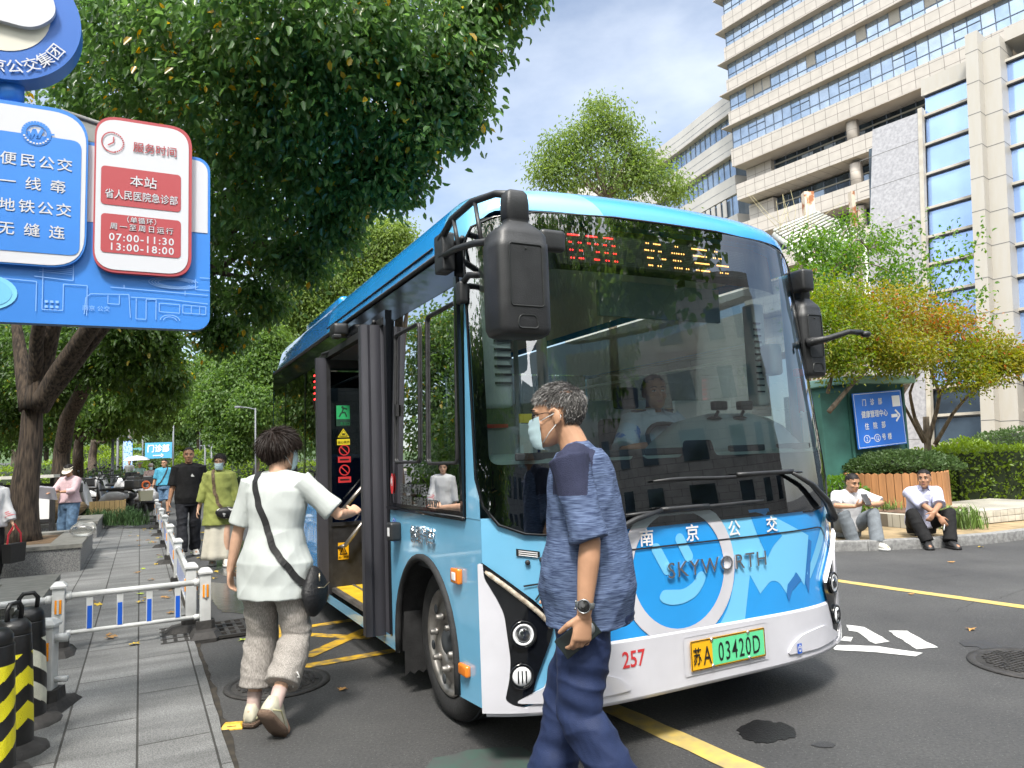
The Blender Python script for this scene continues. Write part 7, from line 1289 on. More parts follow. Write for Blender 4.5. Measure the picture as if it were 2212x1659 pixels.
def person(label, loc, head, H=1.70, skin='tan', pose={}, shirt=None, legs=None, skirt=None, shoes=None, hair=None, face=True, mask=None, glasses=False, cap=None, voxel=.010, fat=1.0, extra=None, sock=None, female=False, lod=1):
    """a standing or seated figure. local axes: x the person's right, y forward"""
    k = H / 1.72; V = Vector; t = thing('person', label, 'person', loc, head); sk = skins[skin]
    lean = V(pose.get('lean', (0, 0))); up = V((lean.x, lean.y, 1)).normalized(); pel = V(pose.get('pel', (0, 0, .93 * k))); tw = math.radians(pose.get('tw', 0)); ax = V((math.cos(tw), math.sin(tw), 0)); fw = V((-math.sin(tw), math.cos(tw), 0)); sw = pose.get('sw', .178 if not female else .158) * k
    up2 = (up + V(pose.get('bend', (0, 0, 0)))).normalized(); chest = pel + up * .28 * k; nb = chest + up2 * .235 * k; hdir = (up2 + V(pose.get('nod', (0, .18, 0)))).normalized(); hc = nb + hdir * .158 * k
    J = dict(pel=pel, nb=nb, hc=hc)
    S = {}; 
    for s, sg in (('L', -1), ('R', 1)):
        sh_ = nb + ax * sg * sw - up2 * (.055 * k) + V(pose.get('sh' + s, (0, 0, 0))); hp = pel + V((math.cos(tw * .3), math.sin(tw * .3), 0)) * sg * .088 * k - V((0, 0, .02 * k))
        wr = V(pose.get('wr' + s, (sg * .27 * k, .06, pel.z - .13 * k))); el, wr = ik(sh_, wr, .285 * k, .245 * k, pose.get('eh' + s, (sg * .5, -1, -.2))); an = V(pose.get('an' + s, (sg * .10 * k, 0, .085 * k))); kn, an = ik(hp, an, .425 * k, .415 * k, pose.get('kh' + s, (sg * .12, 1, 0))); S[s] = (sh_, el, wr, hp, kn, an)
    J['S'] = S
    def torso(m, inf, z0, top=True, flare=0, hipx=0):
        f = fat; wst = .148 if not female else .132; hipw = .162 if not female else .172
        pr = [(-.12, hipw * .96, .115), (0, hipw, .118 * f), (.10, wst * 1.03 * (.5 + .5 * f), .112 * f), (.20, wst * (.5 + .5 * f), .110 * f), (.32, .158 * (.6 + .4 * f), .116 * (.6 + .4 * f)), (.42, .165, .108), (.48, .135, .092), (.515, .075, .070)]
        P = []; R = []
        for h, rx, ry in pr:
            c = pel + up * h * k if h <= .28 else chest + up2 * (h - .28) * k
            fl = 1 + flare * max(0, (.25 - h)); hx = hipx * max(0, min(1, (.22 - h) / .2)); P.append(c); R.append(((rx * k + inf + hx) * fl, (ry * k + inf + hx) * fl))
        if z0 > -.12:
            q_ = [i for i, e in enumerate(pr) if e[0] > z0]; i0 = q_[0]; P = [pel + up * z0 * k] + P[i0:]; R = [R[max(0, i0 - 1)]] + R[i0:]
        else: P = [pel + up * z0 * k] + P; R = [(R[0][0] * (1 + flare * .15) + .004, R[0][1] * (1 + flare * .15) + .004)] + R
        m.tube(P, R, 24, 0, up=fw)
    # ---- one continuous skin
    m = MB(); torso(m, -.012, -.10)
    for s, sg in (('L', -1), ('R', 1)):
        a, e_, w, h, kn, an = S[s]
        m.tube([a, a.lerp(e_, .3), a.lerp(e_, .75), e_, e_.lerp(w, .25), e_.lerp(w, .6), w], [q * k for q in ((.050, .046, .041, .038, .040, .034, .0265) if not female else (.043, .040, .036, .034, .036, .030, .024))], 14, 0, round_=True)
        m.tube([h, h.lerp(kn, .4), kn, kn.lerp(an, .28), kn.lerp(an, .65), an], [q * k for q in (.080, .070, .052, .054, .042, .034)], 14, 0, round_=True)
        fdv = V(pose.get('ft' + s, (sg * .12, 1, 0))).normalized(); m.tube([an - fdv * .03 * k, an + fdv * .05 * k - V((0, 0, .03 * k)), an + fdv * .15 * k - V((0, 0, .05 * k))], [.036 * k, .038 * k, .028 * k], 10, 0, round_=True)
        hd = V(pose.get('hd' + s, (w - e_))); pn = V(pose.get('pn' + s, (-sg, 0, 0))); thumb_fw = fw if hd.z < -.5 else V((0, 0, 1))
        sgn = 1 if (hd.normalized().cross(pn)).dot(V(pose.get('th' + s, thumb_fw))) > 0 else -1
        hand(m, w, hd, pn, k * (1.0 if not female else .92), pose.get('cu' + s, (.35, .42, .48, .52)), sgn, thumb=pose.get('tb' + s, .5))
    m.tube([nb - up2 * .05 * k, nb + hdir * .06 * k, hc - hdir * .03 * k], [.066 * k, .053 * k, .052 * k], 16, 0)
    yw, pt = [math.radians(q) for q in pose.get('head', (0, 0))]; RH = Matrix.Rotation(tw + yw, 3, 'Z') @ Matrix.Rotation(pt, 3, 'X')
    hs = k * (1.0 if not female else .96); HM = T(hc, RH) @ Matrix.Scale(hs, 4)
    prof = [(-.118, .076, .040, .022), (-.108, .090, .012, .038), (-.085, .095, -.015, .051), (-.060, .096, -.042, .060), (-.030, .093, -.068, .067), (0, .090, -.086, .071), (.030, .094, -.097, .0745), (.058, .090, -.101, .0755), (.085, .074, -.094, .068), (.105, .048, -.072, .052), (.117, .015, -.040, .026)]
    rings = []
    for z, f, b, w in prof:
        cy = (f + b) / 2; ry = (f - b) / 2; rings.append([HM @ V((w * math.copysign(abs(math.cos(a)) ** .9, math.cos(a)), cy + ry * math.copysign(abs(math.sin(a)) ** .9, math.sin(a)), z)) for a in [i * PI / 12 for i in range(24)]])
    m.loft(rings, 0, True)
    HP = lambda *p: HM @ V(p)
    if face:
        m.tube([HP(0, .088, .018), HP(0, .100 - (.012 if mask else 0), -.010), HP(0, .112 - (.020 if mask else 0), -.030), HP(0, .104 - (.016 if mask else 0), -.042)], [.008 * hs, .010 * hs, .0135 * hs, .009 * hs], 8, 0, round_=True)
        for sx in (-1, 1): m.sph(HP(sx * .013, .100 - (.016 if mask else 0), -.036), .0085 * hs, 8, 6); m.tube([HP(sx * .012, .090, .026), HP(sx * .034, .088, .029), HP(sx * .052, .074, .022)], [.008 * hs, .009 * hs, .007 * hs], 8, 0, round_=True); m.sph(HP(sx * .044, .070, -.030), .021 * hs, 10, 6)
        m.sph(HP(0, .094, -.066), V((.020, .009, .010)) * hs, 10, 6, R=RH); m.sph(HP(0, .082, -.104), .019 * hs, 10, 6)
    for sx in (-1, 1):
        m.sph(HP(sx * .077, -.008, -.008), V((.010, .019, .031)) * hs, 10, 8, R=RH @ Matrix.Rotation(sx * .35, 3, 'Z')); m.tube([HP(sx * .080, .002 - .02 * math.cos(a), -.006 + .030 * math.sin(a)) for a in [q * PI / 6 - PI / 2 for q in range(9)]], .0052 * hs, 6, 0)
    body = m.build('body', [sk], t); remesh(body, voxel, 2 if voxel < .008 else 3, .45)
    # ---- face details
    if face:
        if not pose.get('eyes_closed'):
            for sx in (-1, 1):
                e = MB(); e.sph(HP(sx * .031, .0845, .004), V((.0145, .008, .0068)) * hs, 12, 8, 0, R=RH @ Matrix.Rotation(-sx * .30, 3, 'Z')); e.sph(HP(sx * .030, .0905, .004), V((.0062, .0035, .0064)) * hs, 10, 6, 1, R=RH); e.tube([HP(sx * .016, .0905, .006), HP(sx * .030, .0945, .0115), HP(sx * .046, .083, .006)], .0022 * hs, 6, 1); e.build('eye', [eyew, eyed], t)
        for sx in (-1, 1): e = MB(); e.tube([HP(sx * .014, .098, .027), HP(sx * .032, .0985, .033), HP(sx * .054, .082, .027)], [(.004 * hs, .003 * hs), (.0045 * hs, .003 * hs), (.002 * hs, .002 * hs)], 6, 0); e.build('eyebrow', [hair_b], t)
        if not mask: e = MB(); e.sph(HP(0, .1015, -.066), V((.023, .0045, .0035)) * hs, 12, 6, 0, R=RH); e.sph(HP(0, .101, -.072), V((.017, .0045, .004)) * hs, 12, 6, 0, R=RH); e.build('mouth', [lipm], t)
    if mask:
        e = MB(); rows = []; NW, NH = 16, 10
        for j in range(NH + 1):
            z = -.010 - .112 * j / NH; row = []
            for i in range(NW + 1):
                u = (i / NW * 2 - 1); a = u * 1.18; rx = .077 - .010 * (j / NH); bul = .014 * (1 - u * u) * math.sin(PI * min(1, (j + 1.5) / (NH + 1))) ; pl_ = .0022 * math.sin(j * 2.1); row.append(HP((rx + .002) * math.sin(a) * (1 - .12 * j / NH), .034 + (.077 + bul + pl_) * math.cos(a) + (-.012 if j == NH else 0), z + .012 * u * u * (1 - j / NH * 1.8)))
            rows.append(row)
        e.loft(rows, 0, True, False, False)
        for sx in (-1, 1):
            for z0, z1 in ((-.018, .012), (-.100, -.025)): e.tube([HP(sx * .069, .060 if z0 > -.05 else .055, z0), HP(sx * .076, .025, (z0 + z1) / 2), HP(sx * .083, -.016, z1)], .0016, 5, 1)
            e.tube([HP(sx * .083, -.016, .012), HP(sx * .083, -.026, -.008), HP(sx * .083, -.016, -.025)], .0016, 5, 1)
        e.build('face_mask', [maskm, maskw], t)
    if glasses:
        e = MB()
        for sx in (-1, 1):
            P = [HP(sx * .034 + x, .103 - abs(sx * .034 + x) * .22, .000 + z) for x, z in rrect(.048, .034, .012)]; e.tube(P + P[:1], .0020 * hs, 6, 0, False); e.add(P, [list(range(len(P)))], 1); e.tube([HP(sx * .058, .090, .008), HP(sx * .078, .04, .012), HP(sx * .082, -.01, .008), HP(sx * .080, -.03, -.004)], .0018 * hs, 6, 0)
        e.tube([HP(-.010, .101, .004), HP(0, .106, .007), HP(.010, .101, .004)], .002 * hs, 6, 0); e.build('glasses', [framem, lens], t)
    # ---- hair
    if hair:
        hm, style, N = hair; e = MB(); rg_ = random.Random(int(loc[0] * 100) if hasattr(loc, '__len__') else 1)
        long_ = style == 'bob'; C_ = V((0, -.008, .030)); RR = V((.0785, .104, .094)) * (1.05 if long_ else 1.0)
        def bobs(d): return 1.10 + .05 * max(0, 1 - abs(d.z - .1) * 1.6) + .05 * noise.noise(d * 2.6) - (.16 * max(0, -.25 - d.z) if d.z < -.25 else 0)
        def nape(d): return 1.0 if not long_ or d.z > 0 or d.y > .25 else 1 + .50 * min(1, (.25 - d.y) * 1.5)
        def ok(d):
            if long_:
                if d.y > .15 and d.z < .42 - .5 * max(0, abs(d.x) - .35): return False
                return d.z > -.80 if d.y < .15 else d.z > -.35
            if d.y > .30: return d.z > .46 + .10 * (d.y - .3) - .30 * abs(d.x) + (.08 if style == 'recede' else 0)
            if d.y > -.25: return d.z > (.02 if abs(d.x) > .6 else -.3)
            return d.z > -.72
        cap_r = []; NA, NB = 36, 18; vv = {}; ff = []
        for j in range(NB + 1):
            for i in range(NA):
                a = i * 2 * PI / NA; b = -PI / 2 + PI * j / NB; d = V((math.cos(b) * math.cos(a), math.cos(b) * math.sin(a), math.sin(b))); sc_ = 1.045 if not long_ else bobs(d) - .01; vv[(j, i)] = (C_ + V((d.x * RR.x * sc_, d.y * RR.y * sc_, d.z * RR.z * sc_ * nape(d))), ok(d))
        idx = {q: n_ for n_, q in enumerate(vv)}
        for j in range(NB):
            for i in range(NA):
                q = [(j, i), (j, (i + 1) % NA), (j + 1, (i + 1) % NA), (j + 1, i)]
                if sum(vv[x][1] for x in q) >= 3: ff.append([idx[x] for x in q])
        e.add([HM @ vv[q][0] for q in vv], ff, 0, True)
        grey = hm is hair_g
        for _ in range(N):
            d = V((rg_.gauss(0, 1), rg_.gauss(0, 1), rg_.gauss(.3, 1))).normalized()
            if not ok(d): continue
            sc_ = 1.03 if not long_ else bobs(d); p = C_ + V((d.x * RR.x * sc_, d.y * RR.y * sc_, d.z * RR.z * sc_ * nape(d))); nrm = V((d.x / RR.x, d.y / RR.y, d.z / RR.z)).normalized(); wh_ = d - V((.15, -.55, .85))
            if long_: L_ = rg_.uniform(.05, .10) * (.6 if d.z < -.3 else 1); fl = wh_.normalized() * .8 + V((0, 0, -.5)); lift = .03 if d.z > -.2 else -.16
            else: L_ = rg_.uniform(.011, .022) * (1.25 if d.z > .3 else .7); fl = wh_.normalized() + V((0, .45 if d.z > .45 else 0, -.3)); lift = .50 if d.z > .2 else .22
            fl = (fl - nrm * fl.dot(nrm)).normalized() + V((rg_.gauss(0, 1), rg_.gauss(0, 1), rg_.gauss(0, 1))) * (.22 if not long_ else .10); w = V((rg_.gauss(0, 1), rg_.gauss(0, 1), rg_.gauss(0, 1))).cross(fl).normalized() * (.0008 if not long_ else .0014)
            p1 = p + (fl * .55 + nrm * lift * .4) * L_; p2 = p + (fl * 1.05 + nrm * lift * .32) * L_; n0 = nrm * .001; e.add([HM @ x for x in (p - w - n0, p + w - n0, p1 + w * .9, p1 - w * .9, p2)], [(0, 1, 2, 3), (3, 2, 4)], 1 if grey and rg_.random() < .33 else 0, True)
        e.build('hair', [hm, hair_w], t)
    if cap: cap(HP, hs, t)
    # ---- clothes
    def sleeve(m, s, frac, inf, end=.0):
        a, e_, w = S[s][:3]; r0 = .052 if not female else .045; pts = [a - (e_ - a) * .10, a.lerp(e_, .25)]; rr = [(r0 + .010) * k + inf, (r0 + .004) * k + inf]
        if frac <= 1: pts += [a.lerp(e_, frac * .65), a.lerp(e_, frac)]; rr += [(r0 - .002) * k + inf + end * .5, (r0 - .004) * k + inf + end]
        else: pts += [a.lerp(e_, .7), e_, e_.lerp(w, (frac - 1) * .6), e_.lerp(w, frac - 1)]; rr += [(r0 - .004) * k + inf, (r0 - .006) * k + inf, (r0 - .008) * k + inf, (r0 - .014) * k + inf + end]
        m.tube(pts, rr, 16, 0)
    if shirt:
        sm, frac, hem, inf = shirt[:4]; fl = shirt[4] if len(shirt) > 4 else 0; m = MB(); torso(m, inf, hem, flare=fl, hipx=max(0, (legs[2] if legs else 0) - inf + .020) + .006)
        for s, sg in (('L', -1), ('R', 1)):
            sleeve(m, s, frac, inf * .75, .012 if frac <= 1 else 0); a = S[s][0]; m.tube([nb - up2 * .028 * k, nb.lerp(a, .55) - up2 * .004 * k, a + up2 * .004 * k], [.066 * k + inf * .4, .052 * k + inf * .4, .046 * k + inf * .5], 12, 0, round_=True)
        o = m.build('shirt', [sm] if not isinstance(sm, (list, tuple)) else list(sm), t); remesh(o, max(voxel, .006), 4, .5); am = shirt[5] if len(shirt) > 5 else .007
        sd = V((loc[0] * 3.1, 0, loc[1])); zc_ = nb.z
        def fold(p):
            q = V((p.x * 5 + p.z * 2.0, p.y * 5, p.z * 5.5)) + sd; w = 1 - .6 * math.exp(-((zc_ - p.z) / .12) ** 2); n_ = noise.noise(q) + .55 * noise.noise(q * 2.2 + V((3, 1, 5))); rd = 1 - abs(noise.noise(V((p.x * 7 - p.z * 5, p.y * 7 + p.z * 3, p.z * 2.4)) + sd)); return am * w * (n_ + 1.4 * (rd - .75))
        displace(o, fold); J['shirt'] = o
        if len(shirt) > 6: shirt[6](o, J, t)
    if legs:
        lm_, frac, inf = legs[:3]; taper = legs[3] if len(legs) > 3 else 0.0; m = MB(); P0 = pel + up * .085 * k
        hw_ = (.165 if not female else .172); m.tube([pel - V((0, 0, .13 * k)), pel - V((0, 0, .06 * k)), pel + up * .02 * k, P0], [(hw_ * .92 * k + inf, .112 * k * fat + inf), (hw_ * k + inf, .120 * k * fat + inf), ((hw_ - .004) * k + inf * .8, .116 * k * fat + inf * .8), ((hw_ - .016) * k + inf * .3, .106 * k * fat + inf * .3)], 22, 0, up=fw)
        for s, sg in (('L', -1), ('R', 1)):
            h, kn, an = S[s][3:]; f2 = frac - 1; pts = [h + V((0, 0, .03 * k)), h.lerp(kn, .35), h.lerp(kn, .75)]; rr = [.088 * k + inf, .078 * k + inf, .062 * k + inf]
            if frac > 1: pts += [kn, kn.lerp(an, f2 * .35), kn.lerp(an, f2 * .75), kn.lerp(an, f2)]; rr += [.056 * k + inf, .056 * k + inf * 1.1, .048 * k + inf * 1.2 + taper * .6, .042 * k + inf * 1.25 + taper]
            else: pts[-1] = h.lerp(kn, frac); 
            m.tube(pts, rr, 18, 0)
        o = m.build('trousers' if frac > 1.5 else 'shorts', [lm_], t); remesh(o, max(voxel, .006), 4, .5); am2 = legs[4] if len(legs) > 4 else .009
        sd = V((loc[0], 9, loc[1]))
        def fold2(p):
            kn_z = min(abs(p.z - S['L'][4].z), abs(p.z - S['R'][4].z)); q = V((p.x * 8 + p.z * 4, p.y * 8, p.z * 5)) + sd; lo_ = math.exp(-(max(0, p.z - .10) / .22) ** 2) if frac > 1.8 else .2; n_ = noise.noise(q) + .6 * (1 - abs(noise.noise(V((p.x * 5 + p.z * 9, p.y * 6 - p.z * 6, p.z * 9)) + sd)) * 2); return am2 * n_ * (.55 + .7 * math.exp(-(kn_z / .12) ** 2) + .9 * lo_)
        displace(o, fold2)
    if skirt:
        km, z1, r1 = skirt; m = MB(); N = 40; rr_ = []
        for i in range(14):
            q = i / 13; z = pel.z + .08 * k - (pel.z + .08 * k - z1) * q; rx = (.15 + (r1 - .15) * q ** .8) * k; ry = (.115 + (r1 * .8 - .115) * q ** .8) * k; rr_.append([V((pel.x + rx * (1 + .10 * q * math.sin(a * 7 + 1.3 * q)) * math.cos(a), pel.y + ry * (1 + .10 * q * math.sin(a * 7)) * math.sin(a), z)) for a in [j * 2 * PI / N for j in range(N)]])
        m.loft(rr_, 0, True); m.build('skirt', [km], t)
    if shoes:
        for s, sg in (('L', -1), ('R', 1)):
            an = S[s][5]; fdv = V(pose.get('ft' + s, (sg * .12, 1, 0))).normalized(); sd_ = fdv.cross(V((0, 0, 1))).normalized(); upv = sd_.cross(fdv).normalized(); e = MB(); rows = []; rows2 = []
            for x, w, h in ((-.068, .020, .060), (-.058, .033, .105), (-.02, .040, .118), (.03, .042, .108), (.08, .047, .080), (.13, .047, .060), (.165, .034, .036), (.182, .014, .024)):
                c = an + fdv * x * k - upv * .075 * k; rows.append([c + (sd_ * y * w * 1.04 + upv * z) * k for y, z in ((-1, .018), (1, .018), (1, .018 + (h - .018) * .45), (.62, h), (-.62, h), (-1, .018 + (h - .018) * .45))]); rows2.append([c + (sd_ * y * (w * 1.12 + .002) + upv * z) * k for y, z in ((-1, -.010), (1, -.010), (1.04, .010), (1, .020), (-1, .020), (-1.04, .010))])
            e.loft(rows, 0, True); e.loft(rows2, 1, True)
            if len(shoes) > 2:
                for x in (.045, .065, .085): c = an + fdv * x * k - upv * .075 * k; e.tube([c + (-sd_ * .022 + upv * (.092 - (x - .03) * .5)) * k, c + (sd_ * .022 + upv * (.092 - (x - .03) * .5)) * k], .004, 5, 2)
                for sx in (-1, 1): c = an - upv * .075 * k; e.tube([c + (fdv * .09 + sd_ * sx * .046 + upv * .028) * k, c + (fdv * .02 + sd_ * sx * .042 + upv * .062) * k, c + (fdv * -.045 + sd_ * sx * .036 + upv * .032) * k], .006 * k, 5, 2)
            e.build('shoe', list(shoes) + ([] if len(shoes) > 2 else []), t)
    if sock:
        for s in 'LR':
            kn, an = S[s][4:]; e = MB(); e.tube([kn.lerp(an, .76), kn.lerp(an, .88), an, an - V((0, 0, .03 * k))], [.042 * k, .040 * k, .040 * k, .042 * k], 14, 0); e.build('sock', [sock], t)
    J['root'] = t; J['HP'] = HP; J['k'] = k; J['up'] = up; J['fw'] = fw; J['ax'] = ax; return J
def fabric(name, col, var=.08, vs=30, bump=.25, bs=260, rough=.85, **kw): return mat(name, col, rough, var=var, vs=vs, bump=bump, bs=bs, spec=.25, **kw)
navy = fabric('trouser_navy', (.020, .032, .085), rough=.62, bump=.15); heather = mat('shirt_heather', (.135, .185, .31), .8, col2=(.024, .036, .085), vs=150, stretch=(.13, .13, 2.2), lo=.34, hi=.66, det=7, bump=.2, bs=220, spec=.2); yoke = fabric('shirt_yoke', (.026, .030, .062), bump=.4, bs=300)
shirtw = fabric('tshirt_mint_white', (.45, .48, .47), .02, rough=.8, bump=.12); linen = mat('trouser_linen', (.36, .335, .31), .85, col2=(.22, .20, .185), vs=120, stretch=(2.2, 2.2, .4), lo=.40, hi=.60, det=3, bump=.3, bs=170)
blackt = fabric('tshirt_black', (.010, .010, .011), .2); dkjean = fabric('trouser_black_denim', (.018, .019, .024), .3, 14); green_l = fabric('linen_green', (.27, .30, .085), .12, 10, .4); cream_l = fabric('linen_cream', (.56, .53, .45), .08, 8, .4)
tealp = fabric('polo_teal', (.06, .26, .38), .08); jean = fabric('denim_blue', (.10, .17, .27), .25, 16); pinkb = fabric('blouse_pink', (.55, .40, .43), .06); whitet = fabric('tshirt_white', (.58, .58, .60), .04); greyp = fabric('trouser_grey', (.17, .19, .21), .08); pale_s = fabric('shirt_lavender', (.50, .51, .66), .04); blackp = fabric('trouser_black', (.012, .012, .013), .2)
shoew = mat('shoe_white', (.52, .50, .46), .6, var=.1, vs=20); shoeb = mat('shoe_black', (.014, .014, .015), .5); solew = mat('sole_white', (.60, .60, .58), .6); soleb = mat('sole_brown', (.20, .13, .09), .7, bump=1.0, bs=160); creaml = mat('shoe_cream', (.50, .47, .37), .55, var=.08, vs=20); olive = mat('shoe_stripe', (.36, .34, .20), .6)
strapm = mat('strap_black', (.010, .010, .011), .6, bump=.2, bs=300)
def head_to(v): return math.atan2(-v[0], v[1])        # rotation that turns local +y to the direction v
def wpt(J, p): return J['root'].matrix_basis @ Vector(p)
def strap(mb, pts, w, th=.004, mi=0, nrm=None):
    P = resample([Vector(p) for p in pts], .02) + [Vector(pts[-1])]; rows = []
    for i, p in enumerate(P):
        d = (P[min(i + 1, len(P) - 1)] - P[max(0, i - 1)]).normalized(); n_ = nrm(p) if nrm else Vector((0, -1, 0)); s_ = d.cross(n_).normalized(); n_ = s_.cross(d).normalized(); rows.append([p + s_ * w / 2, p - s_ * w / 2, p - s_ * w / 2 + n_ * th, p + s_ * w / 2 + n_ * th])
    mb.loft(rows, mi, False)
def snap(o, pts, off, steps=.02):
    """lay a line over the surface of a mesh: each point is pulled to the nearest surface point and lifted"""
    out = []
    for p in resample([Vector(q) for q in pts], steps) + [Vector(pts[-1])]:
        okk, c, n_, _ = o.closest_point_on_mesh(p); out.append(c + n_ * off)
    return out
# 1 ------------------------------------------------ man in the foreground
def yoke_fn(o, J, t):
    me = o.data; me.materials.append(yoke); nb = J['nb']; a = J['S']['L'][0]; b = J['S']['R'][0]
    for f in me.polygons:
        c = f.center
        for q in (a, b):
            u = (c - nb).dot((q - nb).normalized()) / (q - nb).length
            if .34 < u < 2.2 and c.z > q.z - .105 and abs(c.y - q.y) < .074: f.material_index = 1
mh = head_to((-.95, .30)); ML = D(1264, 1100, 2.80); ml = (ML.x, ML.y, 0)
J1 = person('grey haired man in a heathered navy T-shirt and face mask passing close to the camera', ml, mh, 1.70, 'tan', dict(pel=(0, .0, .92), lean=(0, .0), bend=(0, .06, 0), nod=(0, .50, 0), head=(4, -3), wrL=(-.235, -.03, .865), wrR=(.26, .16, .90), ehL=(-.15, -1, 0), anL=(-.09, -.16, .12), anR=(.10, .22, .085), cuL=(.55, .62, .66, .7), pnL=(.75, .66, 0), tbL=.8, sw=.172), (heather, .98, -.13, .019, .0, .008, yoke_fn), (navy, 2.0, .022, .02, .018), None, (shoeb, solew), (hair_g, 'short', 16000), True, True, True, voxel=.0048, fat=1.20)
S_ = J1['S']['L']; e_, w_ = S_[1], S_[2]; d = (w_ - e_).normalized(); wp = w_ - d * .028; m = MB(); m.lathe([(.031, -.011), (.0335, -.008), (.0335, .008), (.031, .011)], wp, d, 24, 0); side = Vector((-1, -.12, .1)); side = (side - d * side.dot(d)).normalized(); m.lathe([(.024, .028), (.024, .040), (.021, .042), (0, .042)], wp, side, 28, 1, up=d); m.lathe([(.0245, .039), (.0235, .0435), (.021, .0435), (.021, .041)], wp, side, 28, 2, up=d)
for q in (-.4, .4): b_ = wp + side * .034 + d.cross(side) * (.026) + d * q * .03; m.cyl(b_, b_ + d.cross(side) * .006, .004, n=8, mi=2)
m.build('wristwatch', [mat('watch_band', (.11, .12, .12), .6), mat('watch_face', (.012, .012, .013), .08), mat('watch_steel', (.35, .36, .37), .25, .9)], J1['root'])
hd = Vector((w_ - e_)).normalized(); pc = w_ + hd * .085 + Vector((.75, .66, 0)).normalized() * .030; ph = thing('phone', 'black smartphone in the grey haired man\'s lowered hand', 'phone', wpt(J1, pc), mh); m = MB(); RP = Matrix.Rotation(math.radians(-38), 3, 'X') @ Matrix.Rotation(math.radians(90), 3, 'Y'); m.m = RP.to_4x4() @ Matrix.Rotation(math.radians(90), 4, 'Z'); m.box((0, 0, 0), (.158, .076, .009), 0, bev=.004); m.lathe([(.024, 0), (.024, .002), (0, .002)], (-.05, 0, -.0045), (0, 0, -1), 24, 1); m.sph((-.06, .008, -.007), .006, 8, 6, 0); m.sph((-.042, -.008, -.007), .006, 8, 6, 0); m.m = None; m.build('body', [mat('phone_black', (.012, .018, .018), .25), mat('camera_ring', (.25, .26, .27), .3, .6)], ph)
# 2 ------------------------------------------------ woman boarding
wl = D(602, 1200, 4.12); WH = head_to((.16, .99)); J2 = person('woman seen from behind in white T-shirt and grey cropped trousers boarding the bus', (wl.x - .02, wl.y, 0), WH, 1.60, 'fair', dict(pel=(0, 0, .875), lean=(.02, .03), nod=(0, .12, 0), head=(-38, -4), wrL=(-.335, .03, .665), ehL=(-.9, -.6, 0), wrR=(.335, .30, 1.11), ehR=(1, -.5, -.9), hdR=(.1, .9, .35), pnR=(-.6, .2, -.7), cuR=(1.0, 1.1, 1.1, 1.1), hdL=(-.08, .1, -1), pnL=(1, .1, 0), anL=(-.125, -.02, .085), anR=(.105, -.22, .17), ftR=(.10, .66, -.74), ftL=(-.10, 1, 0), sw=.168), (shirtw, .86, -.205, .022, .0, .007), (linen, 1.70, .028, .016, .012), None, (creaml, soleb, olive), (hair_br, 'bob', 11000), True, True, True, voxel=.005, fat=1.04, female=True, sock=mat('sock_sheer', (.48, .36, .33), .7))
sh_o = J2['shirt']; k = J2['k']; nb = J2['nb']
line = [nb + Vector((-.10, .10, -.02)), nb + Vector((-.10, 0, .03)), nb + Vector((-.095, -.10, -.02)), nb + Vector((-.03, -.2, -.18)), nb + Vector((.07, -.2, -.38)), nb + Vector((.18, -.12, -.56)), nb + Vector((.24, -.03, -.64))]
bagc = Vector((.235, .0, .715)); bg_ = thing('shoulder_bag', 'small black fabric shoulder bag hanging at the hip of the woman boarding', 'bag', (0, 0, 0)); bg_.matrix_world = J2['root'].matrix_basis.copy(); m = MB(); P = snap(sh_o, line[:-1], .004) + [line[-1]]; strap(m, P, .036, .004, 0, lambda p: sh_o.closest_point_on_mesh(p)[2]); m.build('strap', [strapm], bg_)
m = MB(); m.sph((0, 0, 0), (.055, .12, .135), 24, 16); m.v = [Vector((p.x * (1 - .25 * max(0, p.z / .13)), p.y * (1 - .25 * max(0, p.z / .13)), p.z)) * (1 + .10 * noise.noise(p * 16)) + bagc for p in m.v]; m.build('pouch', [mat('bag_black', (.010, .010, .012), .55, bump=.3, bs=90)], bg_); m = MB(); m.tube([bagc + Vector((.055, -.08, .03)), bagc + Vector((.062, -.02, .02)), bagc + Vector((.058, .06, .035))], .003, 5); m.tube([bagc + Vector((.045, -.04, .10)), bagc + Vector((.05, -.05, .06))], .004, 5); m.cyl(line[-1] + Vector((0, -.01, .02)), line[-1] + Vector((.005, -.014, .02)), .008, n=10); m.build('zip', [mat('zip_gold', (.5, .42, .28), .3, .8)], bg_)
for s in 'LR':
    kn, an = J2['S'][s][4:]; p = kn.lerp(an, .56) + Vector((.05 if s == 'R' else .045, -.02, 0)); m = MB(); m.tube([p, p + Vector((.035, -.01, .02)), p + Vector((.05, -.01, -.005)), p + Vector((.01, -.005, -.005))], .004, 5); m.tube([p, p + Vector((.012, -.01, -.06))], .004, 5); m.tube([p, p + Vector((-.015, -.015, -.05))], .004, 5); m.build('drawstring', [solew], J2['root'])
# 3 ------------------------------------------------ the walking couple
def belt_z(J, z, r, mt, nm='belt'): pass
WD = (-RD.x, -RD.y); wh = head_to((.42, -.91))
J3 = person('man in a black T-shirt and black jeans walking toward the camera', (-5.27, 11.72, 0), wh, 1.735, 'brown', dict(wrL=(-.31, -.02, .78), wrR=(.29, .05, .80), anL=(-.10, -.16, .10), anR=(.09, .20, .085), nod=(0, .10, 0), head=(0, 0)), (blackt, .95, -.10, .030, .03, .008), (dkjean, 1.98, .018, .014, .012), None, (shoew, solew), (hair_b, 'recede', 900), True, voxel=.009, fat=1.15)
m = MB(); c = J3['shirt'].closest_point_on_mesh(Vector((-.085, .3, 1.31)))[1]; m.add([c + Vector((-.03, .004, -.02)), c + Vector((.03, .004, -.02)), c + Vector((.005, .004, .03))], [(0, 1, 2)]); m.build('chest_logo', [solew], J3['root'])
